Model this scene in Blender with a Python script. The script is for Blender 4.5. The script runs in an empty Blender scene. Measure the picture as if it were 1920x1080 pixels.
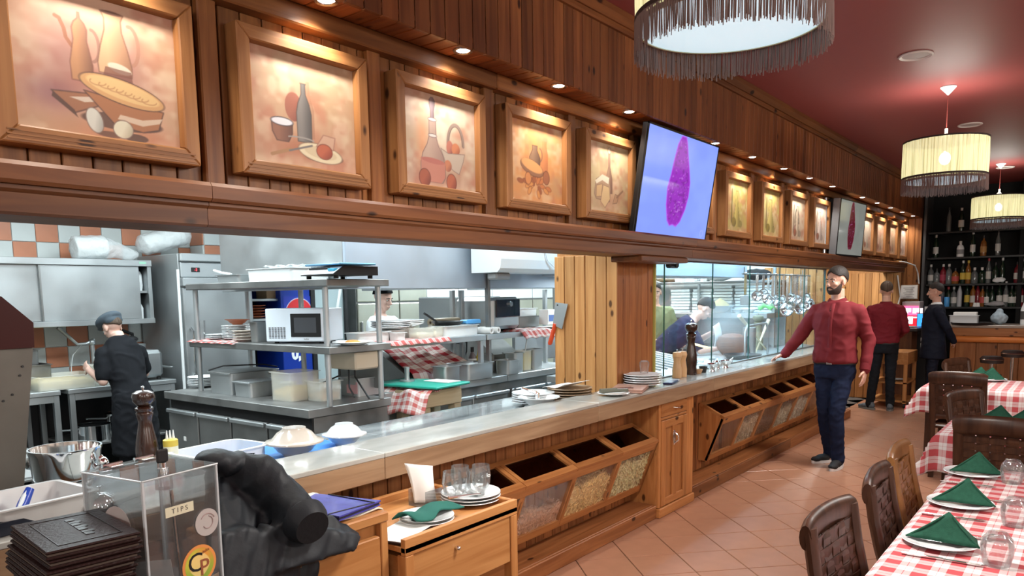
import bpy, bmesh, math, random
import numpy as np
from mathutils import Vector, Matrix, noise as mnoise
random.seed(7)
np.random.seed(7)
PI = math.pi
S = bpy.context.scene
COL = S.collection
# ------------------------------------------------------------------ camera
CAM_H = 1.58
F_PX, YAW, PITCH, ROLL, PPX, PPY = 1416.2, 0.661184, -0.117576, -0.015153, 960.0, 718.98
def cam_axes():
	cy, sy = math.cos(YAW), math.sin(YAW)
	f = Vector((-sy * math.cos(PITCH), cy * math.cos(PITCH), math.sin(PITCH)))
	r = Vector((cy, sy, 0))
	u = r.cross(f)
	return r * math.cos(ROLL) + u * math.sin(ROLL), -r * math.sin(ROLL) + u * math.cos(ROLL), f
AX_R, AX_U, AX_F = cam_axes()
EYE = Vector((0, 0, CAM_H))
cd = bpy.data.cameras.new('camera')
cd.sensor_width = 36
cd.lens = F_PX / 1920 * 36
cd.shift_y = (PPY - 540) / 1920
cd.clip_start = 0.05
cam = bpy.data.objects.new('camera', cd)
COL.objects.link(cam)
m = Matrix.Identity(4)
for i in range(3):
	m[i][0], m[i][1], m[i][2], m[i][3] = AX_R[i], AX_U[i], -AX_F[i], EYE[i]
cam.matrix_world = m
S.camera = cam
# ------------------------------------------------------------------ world, exposure, lights
S.view_settings.view_transform = 'Standard'
S.view_settings.look = 'None'
S.view_settings.gamma = 1
S.view_settings.use_curve_mapping = False
S.view_settings.exposure = 0.55
wd = bpy.data.worlds.new('world')
S.world = wd
wd.use_nodes = True
wd.node_tree.nodes['Background'].inputs[0].default_value = (0.9, 0.95, 1, 1)
wd.node_tree.nodes['Background'].inputs[1].default_value = 0.03
def light(name, kind, loc, power, color=(1, 1, 1), size=0.2, size_y=None, rot=(0, 0, 0), spot=None, blend=0.6):
	d = bpy.data.lights.new(name, kind)
	d.energy = power
	d.color = color
	if kind == 'AREA':
		d.size = size
		if size_y:
			d.shape = 'RECTANGLE'
			d.size_y = size_y
		else:
			d.shape = 'DISK'
	else:
		d.shadow_soft_size = size
	if kind == 'SPOT':
		d.spot_size = spot
		d.spot_blend = blend
	o = bpy.data.objects.new(name, d)
	o.location = loc
	o.rotation_euler = rot
	COL.objects.link(o)
	return o
COOL = (0.86, 0.97, 1.0)
NEUT = (1.0, 0.965, 0.905)
WARM = (1.0, 0.84, 0.62)
# fluorescent fittings of the kitchen, plus unseen fill lights added around the hoods
light('kitchen_tube_light', 'AREA', (-4.6, 2.2, 2.66), 44, COOL, 0.3, 2.4)
light('kitchen_tube_light', 'AREA', (-5.7, 2.6, 2.66), 34, COOL, 0.3, 2.4)
light('kitchen_tube_light', 'AREA', (-3.35, 3.6, 2.66), 38, COOL, 0.3, 2.4)
light('kitchen_tube_light', 'AREA', (-5.6, 5.2, 2.66), 44, COOL, 0.3, 2.4)
light('hood_fill_light', 'AREA', (-3.7, 7.2, 1.72), 26, COOL, 0.3, 2.6)  # unseen fill added below the grill hood to brighten the glazed kitchen
light('kitchen_tube_light', 'AREA', (-3.0, 1.2, 2.66), 20, COOL, 0.3, 1.2)
light('utensil_fill_light', 'AREA', (-3.0, 7.4, 2.66), 75, COOL, 0.3, 3.6)  # added fill without a fitting, brightens the utensils behind the glass
light('kitchen_tube_light', 'AREA', (-4.4, 8.6, 2.66), 60, COOL, 0.3, 1.2)  # second light added to brighten the glazed kitchen
light('kitchen_tube_light', 'AREA', (-6.3, 7.2, 2.66), 60, COOL, 0.3, 2.4)
light('hood_fill_light', 'AREA', (-4.8, 4.9, 2.15), 26, COOL, 0.3, 2.0)  # unseen fill added beneath the hood to lift the cook out of its shadow
light('hood_led_strip', 'AREA', (-2.95, 7.3, 2.38), 55, (.20, .62, 1.0), .08, 3.4, rot=(0, .55, 0))
light('pass_light', 'AREA', (-2.9, 11.4, 2.4), 40, NEUT, 0.4)
# the pendant rows (three hang in view, the others are unseen fill lights added for the room)
for (lx, ly, w) in ((-0.99, 2.44, 36), (-1.05, 7.0, 32), (-1.12, 11.7, 5)):
	light('pendant_down_light', 'AREA', (lx, ly, 2.325), w, NEUT, 0.5)
	light('pendant_up_light', 'AREA', (lx, ly, 2.76), 4, NEUT, 0.45, rot=(PI, 0, 0))
for (lx, ly, w) in ((-0.95, -2.1, 62), (1.6, -2.1, 62), (1.6, 2.44, 66), (1.6, 7.0, 66), (3.6, 4.6, 66), (3.6, 0.0, 66)):
	light('room_fill_light', 'POINT', (lx, ly, 2.42), w, NEUT, 0.22)
SPOT_Y = [0.39, 1.17, 1.945, 2.72, 3.495, 4.265, 5.585, 6.36, 7.155, 7.93, 8.745, 10.04, 10.82, 11.61, 12.39, 13.18]
SPOT_X, SOFFIT_Z = -2.37, 2.69
for k, sy_ in enumerate(SPOT_Y):
	light('picture_spot_light', 'SPOT', (SPOT_X, sy_, SOFFIT_Z - 0.03), 17, (1, .93, .80) if k % 3 else (1, 0.97, 0.92), 0.025,
		  rot=(0, 0.30, 0), spot=2.1, blend=0.85)
# ------------------------------------------------------------------ pixel helpers: a photo point carried to a real plane
def ray(px, py):
	return AX_R * ((px - PPX) / F_PX) + AX_U * ((PPY - py) / F_PX) + AX_F
def at_z(px, py, z):
	d = ray(px, py)
	return EYE + d * ((z - CAM_H) / d.z)
def at_x(px, py, x):
	d = ray(px, py)
	return EYE + d * (x / d.x)
def at_y(px, py, y):
	d = ray(px, py)
	return EYE + d * (y / d.y)
# ------------------------------------------------------------------ materials
MATS = {}
def nt_new(name):
	mt = bpy.data.materials.new(name)
	mt.use_nodes = True
	nt = mt.node_tree
	return mt, nt, nt.nodes, nt.links, nt.nodes['Principled BSDF']
def mat(name, col, rough=0.5, metal=0.0, var=0.0, vscale=6.0, bump=0.0, bscale=40.0, emit=None, estr=0.0,
		trans=0.0, alpha=1.0, ior=1.45, coat=0.0, sub=0.0, rvar=0.0, stretch=None, dark=None, spec=0.5):
	if name in MATS:
		return MATS[name]
	mt, nt, N, L, B = nt_new(name)
	B.inputs['Base Color'].default_value = (*col, 1)
	B.inputs['Roughness'].default_value = rough
	B.inputs['Metallic'].default_value = metal
	B.inputs['IOR'].default_value = ior
	B.inputs['Specular IOR Level'].default_value = spec
	B.inputs['Transmission Weight'].default_value = trans
	B.inputs['Alpha'].default_value = alpha
	B.inputs['Coat Weight'].default_value = coat
	if sub:
		B.inputs['Subsurface Weight'].default_value = sub
		B.inputs['Subsurface Radius'].default_value = (0.02, 0.008, 0.005)
	if emit:
		B.inputs['Emission Color'].default_value = (*emit, 1)
		B.inputs['Emission Strength'].default_value = estr
	if var or bump or rvar:
		tc = N.new('ShaderNodeTexCoord')
		mp = N.new('ShaderNodeMapping')
		if stretch:
			mp.inputs['Scale'].default_value = stretch
		L.new(tc.outputs['Object'], mp.inputs[0])
	if var or rvar:
		nz = N.new('ShaderNodeTexNoise')
		nz.inputs['Scale'].default_value = vscale
		nz.inputs['Detail'].default_value = 4
		L.new(mp.outputs[0], nz.inputs['Vector'])
	if var:
		rp = N.new('ShaderNodeValToRGB')
		rp.color_ramp.elements[0].position = 0.3
		rp.color_ramp.elements[1].position = 0.7
		d = dark or tuple(c * (1 - var) for c in col)
		rp.color_ramp.elements[0].color = (*d, 1)
		rp.color_ramp.elements[1].color = (*[min(1, c * (1 + var * 0.5)) for c in col], 1)
		L.new(nz.outputs[0], rp.inputs[0])
		L.new(rp.outputs[0], B.inputs['Base Color'])
	if rvar:
		mr = N.new('ShaderNodeMapRange')
		mr.inputs[1].default_value = 0.3
		mr.inputs[2].default_value = 0.7
		mr.inputs[3].default_value = max(0.02, rough - rvar)
		mr.inputs[4].default_value = min(1, rough + rvar)
		L.new(nz.outputs[0], mr.inputs[0])
		L.new(mr.outputs[0], B.inputs['Roughness'])
	if bump:
		n2 = N.new('ShaderNodeTexNoise')
		n2.inputs['Scale'].default_value = bscale
		n2.inputs['Detail'].default_value = 3
		L.new(mp.outputs[0], n2.inputs['Vector'])
		bp = N.new('ShaderNodeBump')
		bp.inputs['Strength'].default_value = bump
		bp.inputs['Distance'].default_value = 0.01
		L.new(n2.outputs[0], bp.inputs['Height'])
		L.new(bp.outputs[0], B.inputs['Normal'])
	MATS[name] = mt
	return mt
def wood(name, light_c, dark_c, axis='z', rough=0.45, scale=1.0, knots=True, coat=0.0, rvary=0.32):
	"""stained pine: grain along axis, knots, every board with its own offset and tone"""
	if name in MATS:
		return MATS[name]
	mt, nt, N, L, B = nt_new(name)
	tc = N.new('ShaderNodeTexCoord')
	oi = N.new('ShaderNodeObjectInfo')
	mu = N.new('ShaderNodeVectorMath')
	mu.operation = 'ADD'
	cm = N.new('ShaderNodeCombineXYZ')
	ml = N.new('ShaderNodeMath')
	ml.operation = 'MULTIPLY'
	ml.inputs[1].default_value = 37.0
	L.new(oi.outputs['Random'], ml.inputs[0])
	for k in range(3):
		L.new(ml.outputs[0], cm.inputs[k])
	L.new(tc.outputs['Object'], mu.inputs[0])
	L.new(cm.outputs[0], mu.inputs[1])
	mp = N.new('ShaderNodeMapping')
	sc = [26 * scale] * 3
	sc['xyz'.index(axis)] = 1.6 * scale
	mp.inputs['Scale'].default_value = sc
	L.new(mu.outputs[0], mp.inputs[0])
	nz = N.new('ShaderNodeTexNoise')
	nz.inputs['Scale'].default_value = 1.0
	nz.inputs['Detail'].default_value = 5
	nz.inputs['Distortion'].default_value = 0.8
	L.new(mp.outputs[0], nz.inputs['Vector'])
	rp = N.new('ShaderNodeValToRGB')
	e = rp.color_ramp.elements
	e[0].position, e[1].position = 0.32, 0.66
	e[0].color, e[1].color = (*dark_c, 1), (*light_c, 1)
	L.new(nz.outputs[0], rp.inputs[0])
	col_out = rp.outputs[0]
	if knots:
		mp2 = N.new('ShaderNodeMapping')
		s2 = [9.0 * scale] * 3
		s2['xyz'.index(axis)] = 4.6 * scale
		mp2.inputs['Scale'].default_value = s2
		L.new(mu.outputs[0], mp2.inputs[0])
		vo = N.new('ShaderNodeTexVoronoi')
		vo.inputs['Scale'].default_value = 1.0
		L.new(mp2.outputs[0], vo.inputs['Vector'])
		r2 = N.new('ShaderNodeValToRGB')
		r2.color_ramp.elements[0].position = 0.09
		r2.color_ramp.elements[1].position = 0.15
		r2.color_ramp.elements[0].color = (1, 1, 1, 1)
		r2.color_ramp.elements[1].color = (0, 0, 0, 1)
		L.new(vo.outputs['Distance'], r2.inputs[0])
		mx = N.new('ShaderNodeMixRGB')
		mx.inputs[2].default_value = (dark_c[0] * 0.22, dark_c[1] * 0.2, dark_c[2] * 0.2, 1)
		L.new(r2.outputs[0], mx.inputs[0])
		L.new(col_out, mx.inputs[1])
		col_out = mx.outputs[0]
	hv = N.new('ShaderNodeHueSaturation')
	mr = N.new('ShaderNodeMapRange')
	mr.inputs[3].default_value = 1 - rvary
	mr.inputs[4].default_value = 1 + rvary * 0.7
	L.new(oi.outputs['Random'], mr.inputs[0])
	L.new(mr.outputs[0], hv.inputs['Value'])
	L.new(col_out, hv.inputs['Color'])
	L.new(hv.outputs[0], B.inputs['Base Color'])
	B.inputs['Roughness'].default_value = rough
	B.inputs['Specular IOR Level'].default_value = .28
	B.inputs['Coat Weight'].default_value = coat
	B.inputs['Coat Roughness'].default_value = 0.25
	bp = N.new('ShaderNodeBump')
	bp.inputs['Strength'].default_value = 0.12
	bp.inputs['Distance'].default_value = 0.004
	L.new(nz.outputs[0], bp.inputs['Height'])
	L.new(bp.outputs[0], B.inputs['Normal'])
	MATS[name] = mt
	return mt
def print_mat(name, rough=0.55, emit=0.0):
	"""flat print: colours come from the mesh's own colour attribute"""
	if name in MATS:
		return MATS[name]
	mt, nt, N, L, B = nt_new(name)
	at = N.new('ShaderNodeVertexColor')
	at.layer_name = 'print'
	L.new(at.outputs[0], B.inputs['Base Color'])
	B.inputs['Roughness'].default_value = rough
	if emit:
		B.inputs['Base Color'].default_value = (0.01, 0.01, 0.01, 1)
		nt.links.remove(B.inputs['Base Color'].links[0])
		B.inputs['Base Color'].default_value = (0.02, 0.02, 0.02, 1)
		L.new(at.outputs[0], B.inputs['Emission Color'])
		B.inputs['Emission Strength'].default_value = emit
	MATS[name] = mt
	return mt
def gingham(name, white, red, pitch, use_uv=True):
	"""woven check: red bands both ways with a thin red thread in the white bands"""
	if name in MATS:
		return MATS[name]
	mt, nt, N, L, B = nt_new(name)
	tc = N.new('ShaderNodeTexCoord')
	sp = N.new('ShaderNodeSeparateXYZ')
	L.new(tc.outputs['UV' if use_uv else 'Object'], sp.inputs[0])
	def band(axis):
		a = N.new('ShaderNodeMath')
		a.operation = 'MULTIPLY'
		a.inputs[1].default_value = 1 / pitch
		L.new(sp.outputs[axis], a.inputs[0])
		f = N.new('ShaderNodeMath')
		f.operation = 'FRACT'
		L.new(a.outputs[0], f.inputs[0])
		r = N.new('ShaderNodeValToRGB')
		r.color_ramp.interpolation = 'CONSTANT'
		el = r.color_ramp.elements
		el[0].position, el[0].color = 0.0, (0.5, 0.5, 0.5, 1)
		el[1].position, el[1].color = 0.5, (0, 0, 0, 1)
		for p_, c_ in ((0.735, 0.42), (0.765, 0.0)):
			q = el.new(p_)
			q.color = (c_, c_, c_, 1)
		L.new(f.outputs[0], r.inputs[0])
		return r.outputs[0]
	ad = N.new('ShaderNodeMath')
	ad.operation = 'ADD'
	L.new(band(0), ad.inputs[0])
	L.new(band(1), ad.inputs[1])
	mx = N.new('ShaderNodeMixRGB')
	mx.inputs[1].default_value = (*white, 1)
	mx.inputs[2].default_value = (*red, 1)
	L.new(ad.outputs[0], mx.inputs[0])
	L.new(mx.outputs[0], B.inputs['Base Color'])
	B.inputs['Roughness'].default_value = 0.85
	B.inputs['Specular IOR Level'].default_value = 0.2
	nz = N.new('ShaderNodeTexNoise')
	nz.inputs['Scale'].default_value = 300
	bp = N.new('ShaderNodeBump')
	bp.inputs['Strength'].default_value = 0.15
	bp.inputs['Distance'].default_value = 0.002
	L.new(nz.outputs[0], bp.inputs['Height'])
	L.new(bp.outputs[0], B.inputs['Normal'])
	MATS[name] = mt
	return mt
def glassy(name, tint=(0.9, 0.97, 0.96), gloss=0.1, opacity=0.06, rough=0.02, k=0.55):
	"""thin clear sheet: see-through with a real sheen"""
	if name in MATS:
		return MATS[name]
	mt = bpy.data.materials.new(name)
	mt.use_nodes = True
	nt = mt.node_tree
	N, L = nt.nodes, nt.links
	N.remove(N['Principled BSDF'])
	out = N['Material Output']
	tr = N.new('ShaderNodeBsdfTransparent')
	tr.inputs[0].default_value = (*tint, 1)
	gl = N.new('ShaderNodeBsdfGlossy')
	gl.inputs['Roughness'].default_value = rough
	df = N.new('ShaderNodeBsdfDiffuse')
	df.inputs[0].default_value = (0.85, 0.92, 0.95, 1)
	fr = N.new('ShaderNodeFresnel')
	fr.inputs[0].default_value = 1.45
	m1 = N.new('ShaderNodeMixShader')
	m2 = N.new('ShaderNodeMixShader')
	ad = N.new('ShaderNodeMath')
	ad.operation = 'MULTIPLY_ADD'
	ad.inputs[1].default_value = k
	ad.inputs[2].default_value = gloss * 0.3
	L.new(fr.outputs[0], ad.inputs[0])
	L.new(ad.outputs[0], m1.inputs[0])
	L.new(tr.outputs[0], m1.inputs[1])
	L.new(gl.outputs[0], m1.inputs[2])
	m2.inputs[0].default_value = opacity
	L.new(m1.outputs[0], m2.inputs[1])
	L.new(df.outputs[0], m2.inputs[2])
	L.new(m2.outputs[0], out.inputs[0])
	MATS[name] = mt
	return mt
# stained pine in the three grain directions, paler pine, furniture
RED_L, RED_D = (0.285, 0.112, 0.034), (0.16, 0.053, 0.015)
W_RZ = wood('pine_stained_upright', RED_L, RED_D, 'z')
W_RY = wood('pine_stained_long', RED_L, RED_D, 'y')
W_RX = wood('pine_stained_cross', RED_L, RED_D, 'x')
W_BEAM = wood('pine_beam', (0.20, 0.070, 0.020), (0.11, 0.033, 0.009), 'y', scale=0.8)
W_FASC = wood('pine_fascia', (0.205, 0.072, 0.023), (0.115, 0.034, 0.011), 'z')
W_FRY = wood('pine_frame_long', (0.33, 0.150, 0.055), (0.22, 0.088, 0.029), 'y', rvary=0.12)
W_FRZ = wood('pine_frame_upright', (0.33, 0.150, 0.055), (0.22, 0.088, 0.029), 'z', rvary=0.12)
W_LZ = wood('pine_pale_upright', (0.52, 0.27, 0.10), (0.38, 0.17, 0.055), 'z', rvary=0.2)
W_OY = wood('pine_orange_long', (0.47, 0.20, 0.065), (0.32, 0.115, 0.032), 'y', rvary=0.15)
W_OZ = wood('pine_orange_upright', (0.47, 0.20, 0.065), (0.32, 0.115, 0.032), 'z', rvary=0.15)
W_OX = wood('pine_orange_cross', (0.47, 0.20, 0.065), (0.32, 0.115, 0.032), 'x', rvary=0.15)
W_CZ = wood('pine_counter_upright', (0.36, 0.14, 0.046), (0.22, 0.072, 0.022), 'z')
W_FUR = wood('pine_furniture', (0.50, 0.235, 0.082), (0.38, 0.155, 0.047), 'y', knots=False, rvary=0.1)
W_FURZ = wood('pine_furniture_upright', (0.50, 0.235, 0.082), (0.38, 0.155, 0.047), 'z', knots=False, rvary=0.1)
W_DARK = wood('chair_walnut', (0.070, 0.030, 0.016), (0.030, 0.012, 0.007), 'z', rough=0.34, knots=False, coat=0.12, rvary=0.12)
W_TAN = wood('chair_oak', (0.27, 0.125, 0.042), (0.16, 0.066, 0.020), 'z', rough=0.32, knots=False, coat=0.3, rvary=0.1)
W_MILL = wood('mill_walnut', (0.055, 0.020, 0.011), (0.018, 0.007, 0.005), 'z', rough=0.16, knots=False, coat=0.6)
W_APRON = wood('wood_look_tile', (0.36, 0.235, 0.14), (0.25, 0.15, 0.085), 'y', rough=0.35, knots=False, rvary=0.1)
STEEL = mat('brushed_steel', (0.47, 0.50, 0.51), 0.42, 0.85, var=0.10, vscale=3.0, rvar=0.10, bump=0.03, bscale=90)
STEEL_D = mat('worn_steel', (0.28, 0.285, 0.28), 0.45, 0.8, var=0.25, vscale=5.0, rvar=0.12)
CHROME = mat('chrome', (0.80, 0.81, 0.82), 0.10, 1.0)
SILVER = mat('cutlery_silver', (0.72, 0.72, 0.72), 0.18, 1.0)
BLACK = mat('black_plastic', (0.012, 0.012, 0.013), 0.4)
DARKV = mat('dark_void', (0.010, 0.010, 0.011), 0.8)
WHITEP = mat('white_plastic', (0.72, 0.76, 0.77), 0.4)
WHITEM = mat('white_enamel', (0.74, 0.82, 0.90), 0.3)
HOODM = mat('satin_hood', (0.40, 0.46, 0.53), 0.5, 0.35, var=.10, vscale=2.5, rvar=.1)
CHINA = mat('white_china', (0.74, 0.77, 0.78), 0.14, coat=0.4)
CHINA_B = mat('beige_china', (0.56, 0.50, 0.43), 0.18, coat=0.5)
TUB = mat('frosted_tub', (0.84, 0.85, 0.78), 0.35, alpha=0.30)
TUBW = mat('milky_tub', (0.82, 0.85, 0.84), 0.4, alpha=0.85)
GREEN = mat('green_linen', (0.018, 0.080, 0.050), 0.85, var=0.2, vscale=60, bump=0.15, bscale=250, spec=0.2)
PAPER = mat('white_paper', (0.80, 0.80, 0.78), 0.8)
RUBBER = mat('black_rubber', (0.008, 0.008, 0.008), 0.6)
GLASS = glassy('clear_glass', (0.985, 0.99, 0.99), 0.15, 0.035, k=.6)
BINPANE = glassy('bin_glass', (0.98, 0.98, 0.97), 0.02, 0.008, k=0.22)
PANE = glassy('pane_glass', (0.965, 0.99, 0.99), 0.01, 0.014, k=.28)
ACRYL = glassy('clear_acrylic', (0.95, 0.955, 0.96), 0.12, 0.022, k=.7)
PANE_EDGE = mat('glass_edge', (0.02, 0.09, 0.075), 0.2)
LEATHER = mat('brown_leather', (0.022, 0.0095, 0.0085), 0.42, spec=.22, bump=0.25, bscale=120)
CHECK = gingham('red_check_cloth', (0.70, 0.68, 0.67), (0.46, 0.075, 0.085), 0.082)
CHECK_S = gingham('red_check_towel', (0.56, 0.50, 0.46), (0.30, 0.016, 0.024), 0.14)
CHECK_P = gingham('pale_check_towel', (0.74, 0.71, 0.69), (0.52, 0.13, 0.12), 0.07)
# ------------------------------------------------------------------ mesh builder
class MB:
	def __init__(self):
		self.v, self.f, self.uv, self.M = [], [], {}, None
	def add(self, vs, fs, uvs=None):
		b = len(self.v)
		if self.M is not None:
			vs = [self.M @ Vector(p) for p in vs]
		self.v += [tuple(p) for p in vs]
		self.f += [tuple(b + i for i in q) for q in fs]
		if uvs:
			for i, t in enumerate(uvs):
				self.uv[b + i] = t
		return self
	def box(self, x0, x1, y0, y1, z0, z1, c=0.0):
		if x0 > x1: x0, x1 = x1, x0
		if y0 > y1: y0, y1 = y1, y0
		if z0 > z1: z0, z1 = z1, z0
		if c <= 0:
			v = [(x, y, z) for x in (x0, x1) for y in (y0, y1) for z in (z0, z1)]
			f = [(0, 1, 3, 2), (4, 6, 7, 5), (0, 4, 5, 1), (2, 3, 7, 6), (0, 2, 6, 4), (1, 5, 7, 3)]
			return self.add(v, f)
		c = min(c, (x1 - x0) * .45, (y1 - y0) * .45, (z1 - z0) * .45)
		ce = ((x0 + x1) / 2, (y0 + y1) / 2, (z0 + z1) / 2)
		hf = ((x1 - x0) / 2, (y1 - y0) / 2, (z1 - z0) / 2)
		v, idx = [], {}
		for sx in (-1, 1):
			for sy in (-1, 1):
				for sz in (-1, 1):
					s = (sx, sy, sz)
					for a in range(3):
						p = [ce[k] + s[k] * (hf[k] - (0 if k == a else c)) for k in range(3)]
						idx[(s, a)] = len(v)
						v.append(p)
		f = []
		def quad(lst):
			p = [Vector(v[i]) for i in lst]
			n = (p[1] - p[0]).cross(p[2] - p[1])
			ctr = sum(p, Vector()) / len(p) - Vector(ce)
			f.append(tuple(lst) if n.dot(ctr) > 0 else tuple(reversed(lst)))
		for a in range(3):
			o = [k for k in range(3) if k != a]
			for sa in (-1, 1):
				q = []
				for (s1, s2) in ((-1, -1), (1, -1), (1, 1), (-1, 1)):
					s = [0, 0, 0]
					s[a], s[o[0]], s[o[1]] = sa, s1, s2
					q.append(idx[(tuple(s), a)])
				quad(q)
			for s1 in (-1, 1):
				for s2 in (-1, 1):
					s = [0, 0, 0]
					s[o[0]], s[o[1]] = s1, s2
					lo, hi = list(s), list(s)
					lo[a], hi[a] = -1, 1
					lo, hi = tuple(lo), tuple(hi)
					quad([idx[(lo, o[0])], idx[(hi, o[0])], idx[(hi, o[1])], idx[(lo, o[1])]])
		for sx in (-1, 1):
			for sy in (-1, 1):
				for sz in (-1, 1):
					quad([idx[((sx, sy, sz), a)] for a in range(3)])
		return self.add(v, f)
	def lathe(self, prof, c=(0, 0, 0), n=20, closed=False):
		v, f = [], []
		for (r, z) in prof:
			for k in range(n):
				a = 2 * PI * k / n
				v.append((c[0] + r * math.cos(a), c[1] + r * math.sin(a), c[2] + z))
		m_ = len(prof)
		for j in range(m_ - 1 if not closed else m_):
			j2 = (j + 1) % m_
			for k in range(n):
				k2 = (k + 1) % n
				f.append((j * n + k, j * n + k2, j2 * n + k2, j2 * n + k))
		if not closed:
			if prof[0][0] > 1e-6:
				f.append(tuple(reversed(range(n))))
			if prof[-1][0] > 1e-6:
				f.append(tuple(range((m_ - 1) * n, m_ * n)))
		return self.add(v, f)
	def cyl(self, c, r, h, n=16, r2=None):
		return self.lathe([(r, 0), (r if r2 is None else r2, h)], c, n)
	def tube(self, pts, r, n=8, cap=True, flat=None):
		pts = [Vector(p) for p in pts]
		rs = r if isinstance(r, (list, tuple)) else [r] * len(pts)
		v, f = [], []
		up = None
		for i, p in enumerate(pts):
			if i == 0: d = pts[1] - p
			elif i == len(pts) - 1: d = p - pts[i - 1]
			else: d = (pts[i + 1] - p).normalized() + (p - pts[i - 1]).normalized()
			d = d.normalized() if d.length > 1e-9 else Vector((0, 0, 1))
			if up is None:
				up = Vector((0, 0, 1)) if abs(d.z) < 0.9 else Vector((1, 0, 0))
			a = d.cross(up)
			if a.length < 1e-6:
				a = d.cross(Vector((0, 1, 0)))
			a.normalize()
			b = a.cross(d).normalized()
			up = b
			rr = rs[i]
			ra, rb = rr if isinstance(rr, (tuple, list)) else (rr, rr)
			for k in range(n):
				t = 2 * PI * k / n
				v.append(p + a * (ra * math.cos(t)) + b * (rb * math.sin(t)))
		for i in range(len(pts) - 1):
			for k in range(n):
				k2 = (k + 1) % n
				f.append((i * n + k, i * n + k2, (i + 1) * n + k2, (i + 1) * n + k))
		if cap:
			f.append(tuple(reversed(range(n))))
			f.append(tuple(range((len(pts) - 1) * n, len(pts) * n)))
		return self.add(v, f)
	def ell(self, c, r, n=14, m_=9, rot=None):
		v, f = [], []
		R_ = rot or Matrix.Identity(3)
		for j in range(m_ + 1):
			ph = PI * j / m_
			for k in range(n):
				a = 2 * PI * k / n
				p = R_ @ Vector((r[0] * math.sin(ph) * math.cos(a), r[1] * math.sin(ph) * math.sin(a), -r[2] * math.cos(ph)))
				v.append((c[0] + p.x, c[1] + p.y, c[2] + p.z))
		for j in range(m_):
			for k in range(n):
				k2 = (k + 1) % n
				f.append((j * n + k, j * n + k2, (j + 1) * n + k2, (j + 1) * n + k))
		return self.add(v, f)
	def prism(self, poly, axis, a0, a1):
		n = len(poly)
		def P(u, w, a):
			return {'x': (a, u, w), 'y': (u, a, w), 'z': (u, w, a)}[axis]
		v = [P(u, w, a0) for u, w in poly] + [P(u, w, a1) for u, w in poly]
		f = [tuple(range(n)), tuple(range(2 * n - 1, n - 1, -1))]
		f += [(i, i + n, (i + 1) % n + n, (i + 1) % n) for i in range(n)]
		return self.add(v, f)
	def hull(self, pts):
		bm = bmesh.new()
		for p in pts:
			bm.verts.new(p)
		bmesh.ops.convex_hull(bm, input=bm.verts)
		loose = [v for v in bm.verts if not v.link_faces]
		bmesh.ops.delete(bm, geom=loose, context='VERTS')
		bm.verts.index_update()
		vs = [tuple(v.co) for v in bm.verts]
		fs = [tuple(v.index for v in fc.verts) for fc in bm.faces]
		bm.free()
		return self.add(vs, fs)
	def surf(self, fn, nu, nv, u0=0, u1=1, v0=0, v1=1, uvs=None, wrap=False):
		v, f, t = [], [], []
		for j in range(nv + 1):
			for i in range(nu + 1):
				u, w = u0 + (u1 - u0) * i / nu, v0 + (v1 - v0) * j / nv
				v.append(fn(u, w))
				t.append((u, w))
		for j in range(nv):
			for i in range(nu):
				a = j * (nu + 1) + i
				f.append((a, a + 1, a + nu + 2, a + nu + 1))
		return self.add(v, f, t)
	def frame(self, x0, x1, z0, z1, w, y0, y1, c=0.004):
		"""four rails round an opening in the x-z plane"""
		self.box(x0, x1, y0, y1, z1 - w, z1, c).box(x0, x1, y0, y1, z0, z0 + w, c)
		return self.box(x0, x0 + w, y0, y1, z0 + w, z1 - w, c).box(x1 - w, x1, y0, y1, z0 + w, z1 - w, c)
	def mesh(self, name, smooth=False, fix=True):
		me = bpy.data.meshes.new(name)
		me.from_pydata(self.v, [], self.f)
		if self.uv:
			ul = me.uv_layers.new(name='UVMap')
			for lp in me.loops:
				ul.data[lp.index].uv = self.uv.get(lp.vertex_index, (0, 0))
		if fix:
			bm = bmesh.new()
			bm.from_mesh(me)
			bmesh.ops.recalc_face_normals(bm, faces=bm.faces)
			bm.to_mesh(me)
			bm.free()
		if smooth:
			me.polygons.foreach_set('use_smooth', [True] * len(me.polygons))
		return me
	def build(self, name, m_, parent=None, smooth=False, loc=None, rot=None, solid=0.0, sub=0, auto=True):
		me = self.mesh(name, smooth)
		me.materials.append(m_)
		o = bpy.data.objects.new(name, me)
		COL.objects.link(o)
		if parent: o.parent = parent
		if loc is not None: o.location = loc
		if rot is not None: o.rotation_euler = rot
		if smooth and auto:
			mark_sharp(me)
		if sub:
			md = o.modifiers.new('sub', 'SUBSURF')
			md.levels = md.render_levels = sub
		if solid:
			md = o.modifiers.new('solid', 'SOLIDIFY')
			md.thickness = solid
			md.offset = 0
		return o
def mark_sharp(me, ang=0.7):
	bm = bmesh.new()
	bm.from_mesh(me)
	for e in bm.edges:
		if len(e.link_faces) == 2 and e.calc_face_angle(0) > ang:
			e.smooth = False
	bm.to_mesh(me)
	bm.free()
def thing(name, label, cat, loc=(0, 0, 0), rz=0, group=None):
	o = bpy.data.objects.new(name, None)
	o.empty_display_size = 0.05
	COL.objects.link(o)
	o.location = loc
	o.rotation_euler = (0, 0, rz)
	return tag(o, label, cat, group)
def tag(o, label, cat, group=None):
	o['label'], o['category'] = label, cat
	if group: o['group'] = group
	return o
def struct(o, label=None):
	o['kind'] = 'structure'
	if label: o['label'] = label
	return o
def stuff(o):
	o['kind'] = 'stuff'
	return o
def dup(root, loc=None, rz=None, label=None, group=None):
	r = root.copy()
	COL.objects.link(r)
	if loc is not None: r.location = loc
	if rz is not None: r.rotation_euler = (0, 0, rz)
	if label: r['label'] = label
	if group: r['group'] = group
	for ch in list(root.children):
		c = ch.copy()
		COL.objects.link(c)
		c.parent = r
		for g in list(ch.children):
			d = g.copy()
			COL.objects.link(d)
			d.parent = c
	return r
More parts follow.
